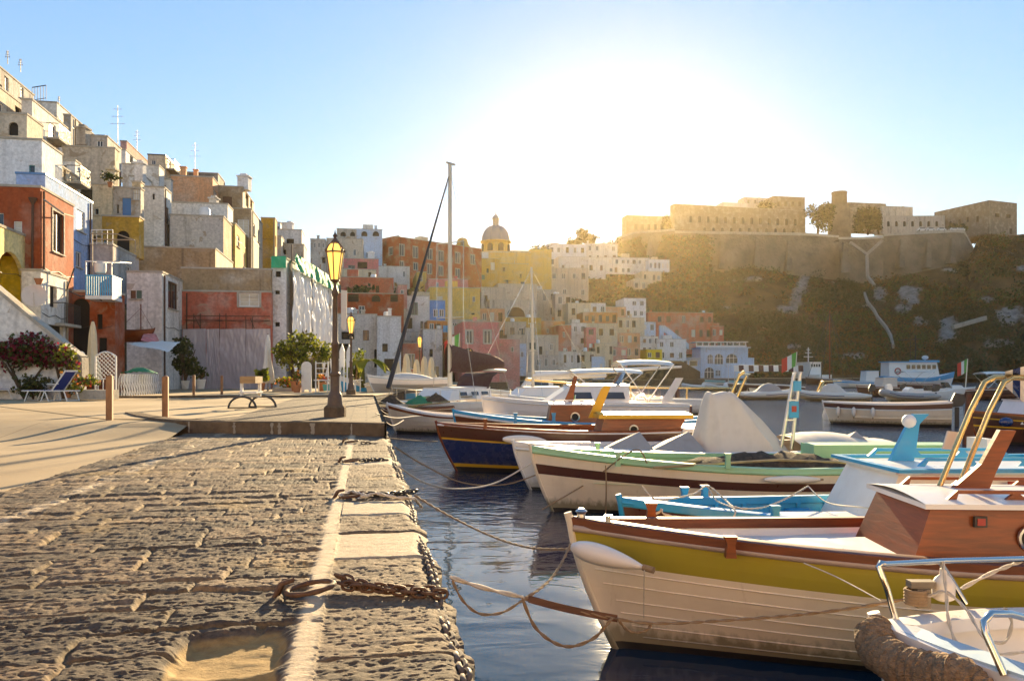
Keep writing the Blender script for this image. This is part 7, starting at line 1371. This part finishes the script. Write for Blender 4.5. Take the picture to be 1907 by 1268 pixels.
tag(m.build('rope', ropem, smooth=60), 'turns of rope round the mooring bitt of the dinghy', 'rope', GP)
p = P(1757, 1118, 4.22); m = MB(); m.lathe(p, [(.03,0),(.055,.015),(.058,.09),(.04,.12),(.018,.14),(.018,.17)], 12); m.tube([p+V((0,0,.19)), P(1752,1050,4.2)], .008, 5); tag(m.build('float_jug', fend, smooth=50), 'white plastic jug float tied under the pulpit rail', 'float')

# slack lines, poles and gear in the crowd of little boats by the raised quay
for i, (a, b, c) in enumerate((((699,752,25),(722,766,27),(745,772,29)),((697,744,29),(725,752,31),(760,752,34)),((705,772,18.5),(730,792,22),(752,782,25)),((696,742,32),(716,738,33),(730,728,33)))):
    rope(pr(a, b, c), .012, rope_l, 'slack mooring line from the raised quay, %s toward the harbour mouth' % ('first','second','third','last')[i], GP, twist=False)
for i, (x0, y0, x1, y1, Y) in enumerate(((742,748,800,738,34),(760,756,838,748,31),(800,744,880,738,35),(726,762,778,756,32))):
    m = MB(); m.tube([P(x0,y0,Y), P(x1,y1,Y+.5)], .035, 6); tag(m.build('boat_pole', gold if i % 2 else MT['oar_wood']), 'long pole resting across the small boats, %s from the quay' % ('second','third','farthest','nearest')[i], 'pole', 'poles lying on the small boats')
for i, (x, y, Y, w) in enumerate(((728,752,31,.5),(782,752,33,.6),(812,748,33,.5),(862,742,36,.7))):
    p = P(x, y, Y); rg = random.Random(i); m = MB(); m.grid([[p + V((w*math.cos(a)*r_*rg.uniform(.8,1.2), w*.7*math.sin(a)*r_, .34*(1-r_)**.7*rg.uniform(.8,1.2))) for a in [2*math.pi*k/12 for k in range(12)]] for r_ in (1,.75,.45,.15,.01)], wrap=True)
    tag(m.build('net_heap', (net_m, MT['netting_green'], net_m, cover_b)[i], smooth=60), ('brown net heap in the boat nearest the raised quay','green net heap among the moored gozzi','brown net heap before the sailing yacht','beige tarpaulin bundle before the white cruiser')[i], 'net')
# ---------------------------------------------------------------- unseen houses added behind the viewer to bounce warm sunlight forward
for i in range(7):
    x = -34 + i*9.6; w, h = 9.2, (8.5, 10, 9, 11, 9.5, 10.5, 9)[i]; mt = ('cream','chalk','white','peach','chalk','white','yellow')[i]; fc = Face(V((x+w, -14, QZ-.1)), V((-1,0,0)), w, h)
    lb = ('cream two-storey house added for bounce light at the west end behind the viewer','tall white house added for bounce light behind the viewer','low white house added for bounce light beside the tall white one behind the viewer','tallest house added for bounce light behind the viewer, peach coloured','white house added for bounce light right of the peach one behind the viewer','tall off-white house added for bounce light near the east end behind the viewer','yellow house added for bounce light at the east end behind the viewer')[i]; root = thing('house', lb, 'house', (x+w/2, -17, QZ-.1)); ws = [(a-.5, b, a+.5, b+1.6) for a in (1.6, 4.6, 7.6) for b in (1.0, 4.2, 7.0) if b+2.2 < h]; fc.holes = ws; m = MB(); fc.wall(m)
    m.add([(x,-14,QZ-.1),(x,-21,QZ-.1),(x,-21,QZ+h-.1),(x,-14,QZ+h-.1)], [(0,1,2,3)]); m.add([(x+w,-14,QZ-.1),(x+w,-21,QZ-.1),(x+w,-21,QZ+h-.1),(x+w,-14,QZ+h-.1)], [(3,2,1,0)]); m.add([(x,-21,QZ-.1),(x+w,-21,QZ-.1),(x+w,-21,QZ+h-.1),(x,-21,QZ+h-.1)], [(3,2,1,0)]); m.build('wall', pl(mt), root)
    MB().box((x-.05,-21.05,QZ+h-.098),(x+w+.05,-13.9,QZ+h+.1)).build('roof', coping, root)
    for q in ws: window(root, fc, q, 'w', frw, True)
# ---------------------------------------------------------------- sunlit morning haze
hm = bpy.data.materials.new('haze'); hm.use_nodes = True; t = hm.node_tree; t.nodes.remove(t.nodes['Principled BSDF'])
pv = t.nodes.new('ShaderNodeVolumePrincipled'); pv.inputs['Color'].default_value = (1, .80, .50, 1); pv.inputs['Density'].default_value = .000062; pv.inputs['Anisotropy'].default_value = .79
t.links.new(pv.outputs[0], t.nodes['Material Output'].inputs['Volume'])
o = MB().box((-440, -70, -8), (900, 660, 92)).build('haze', hm, org=(0, 0, 0)); o['kind'] = 'stuff'
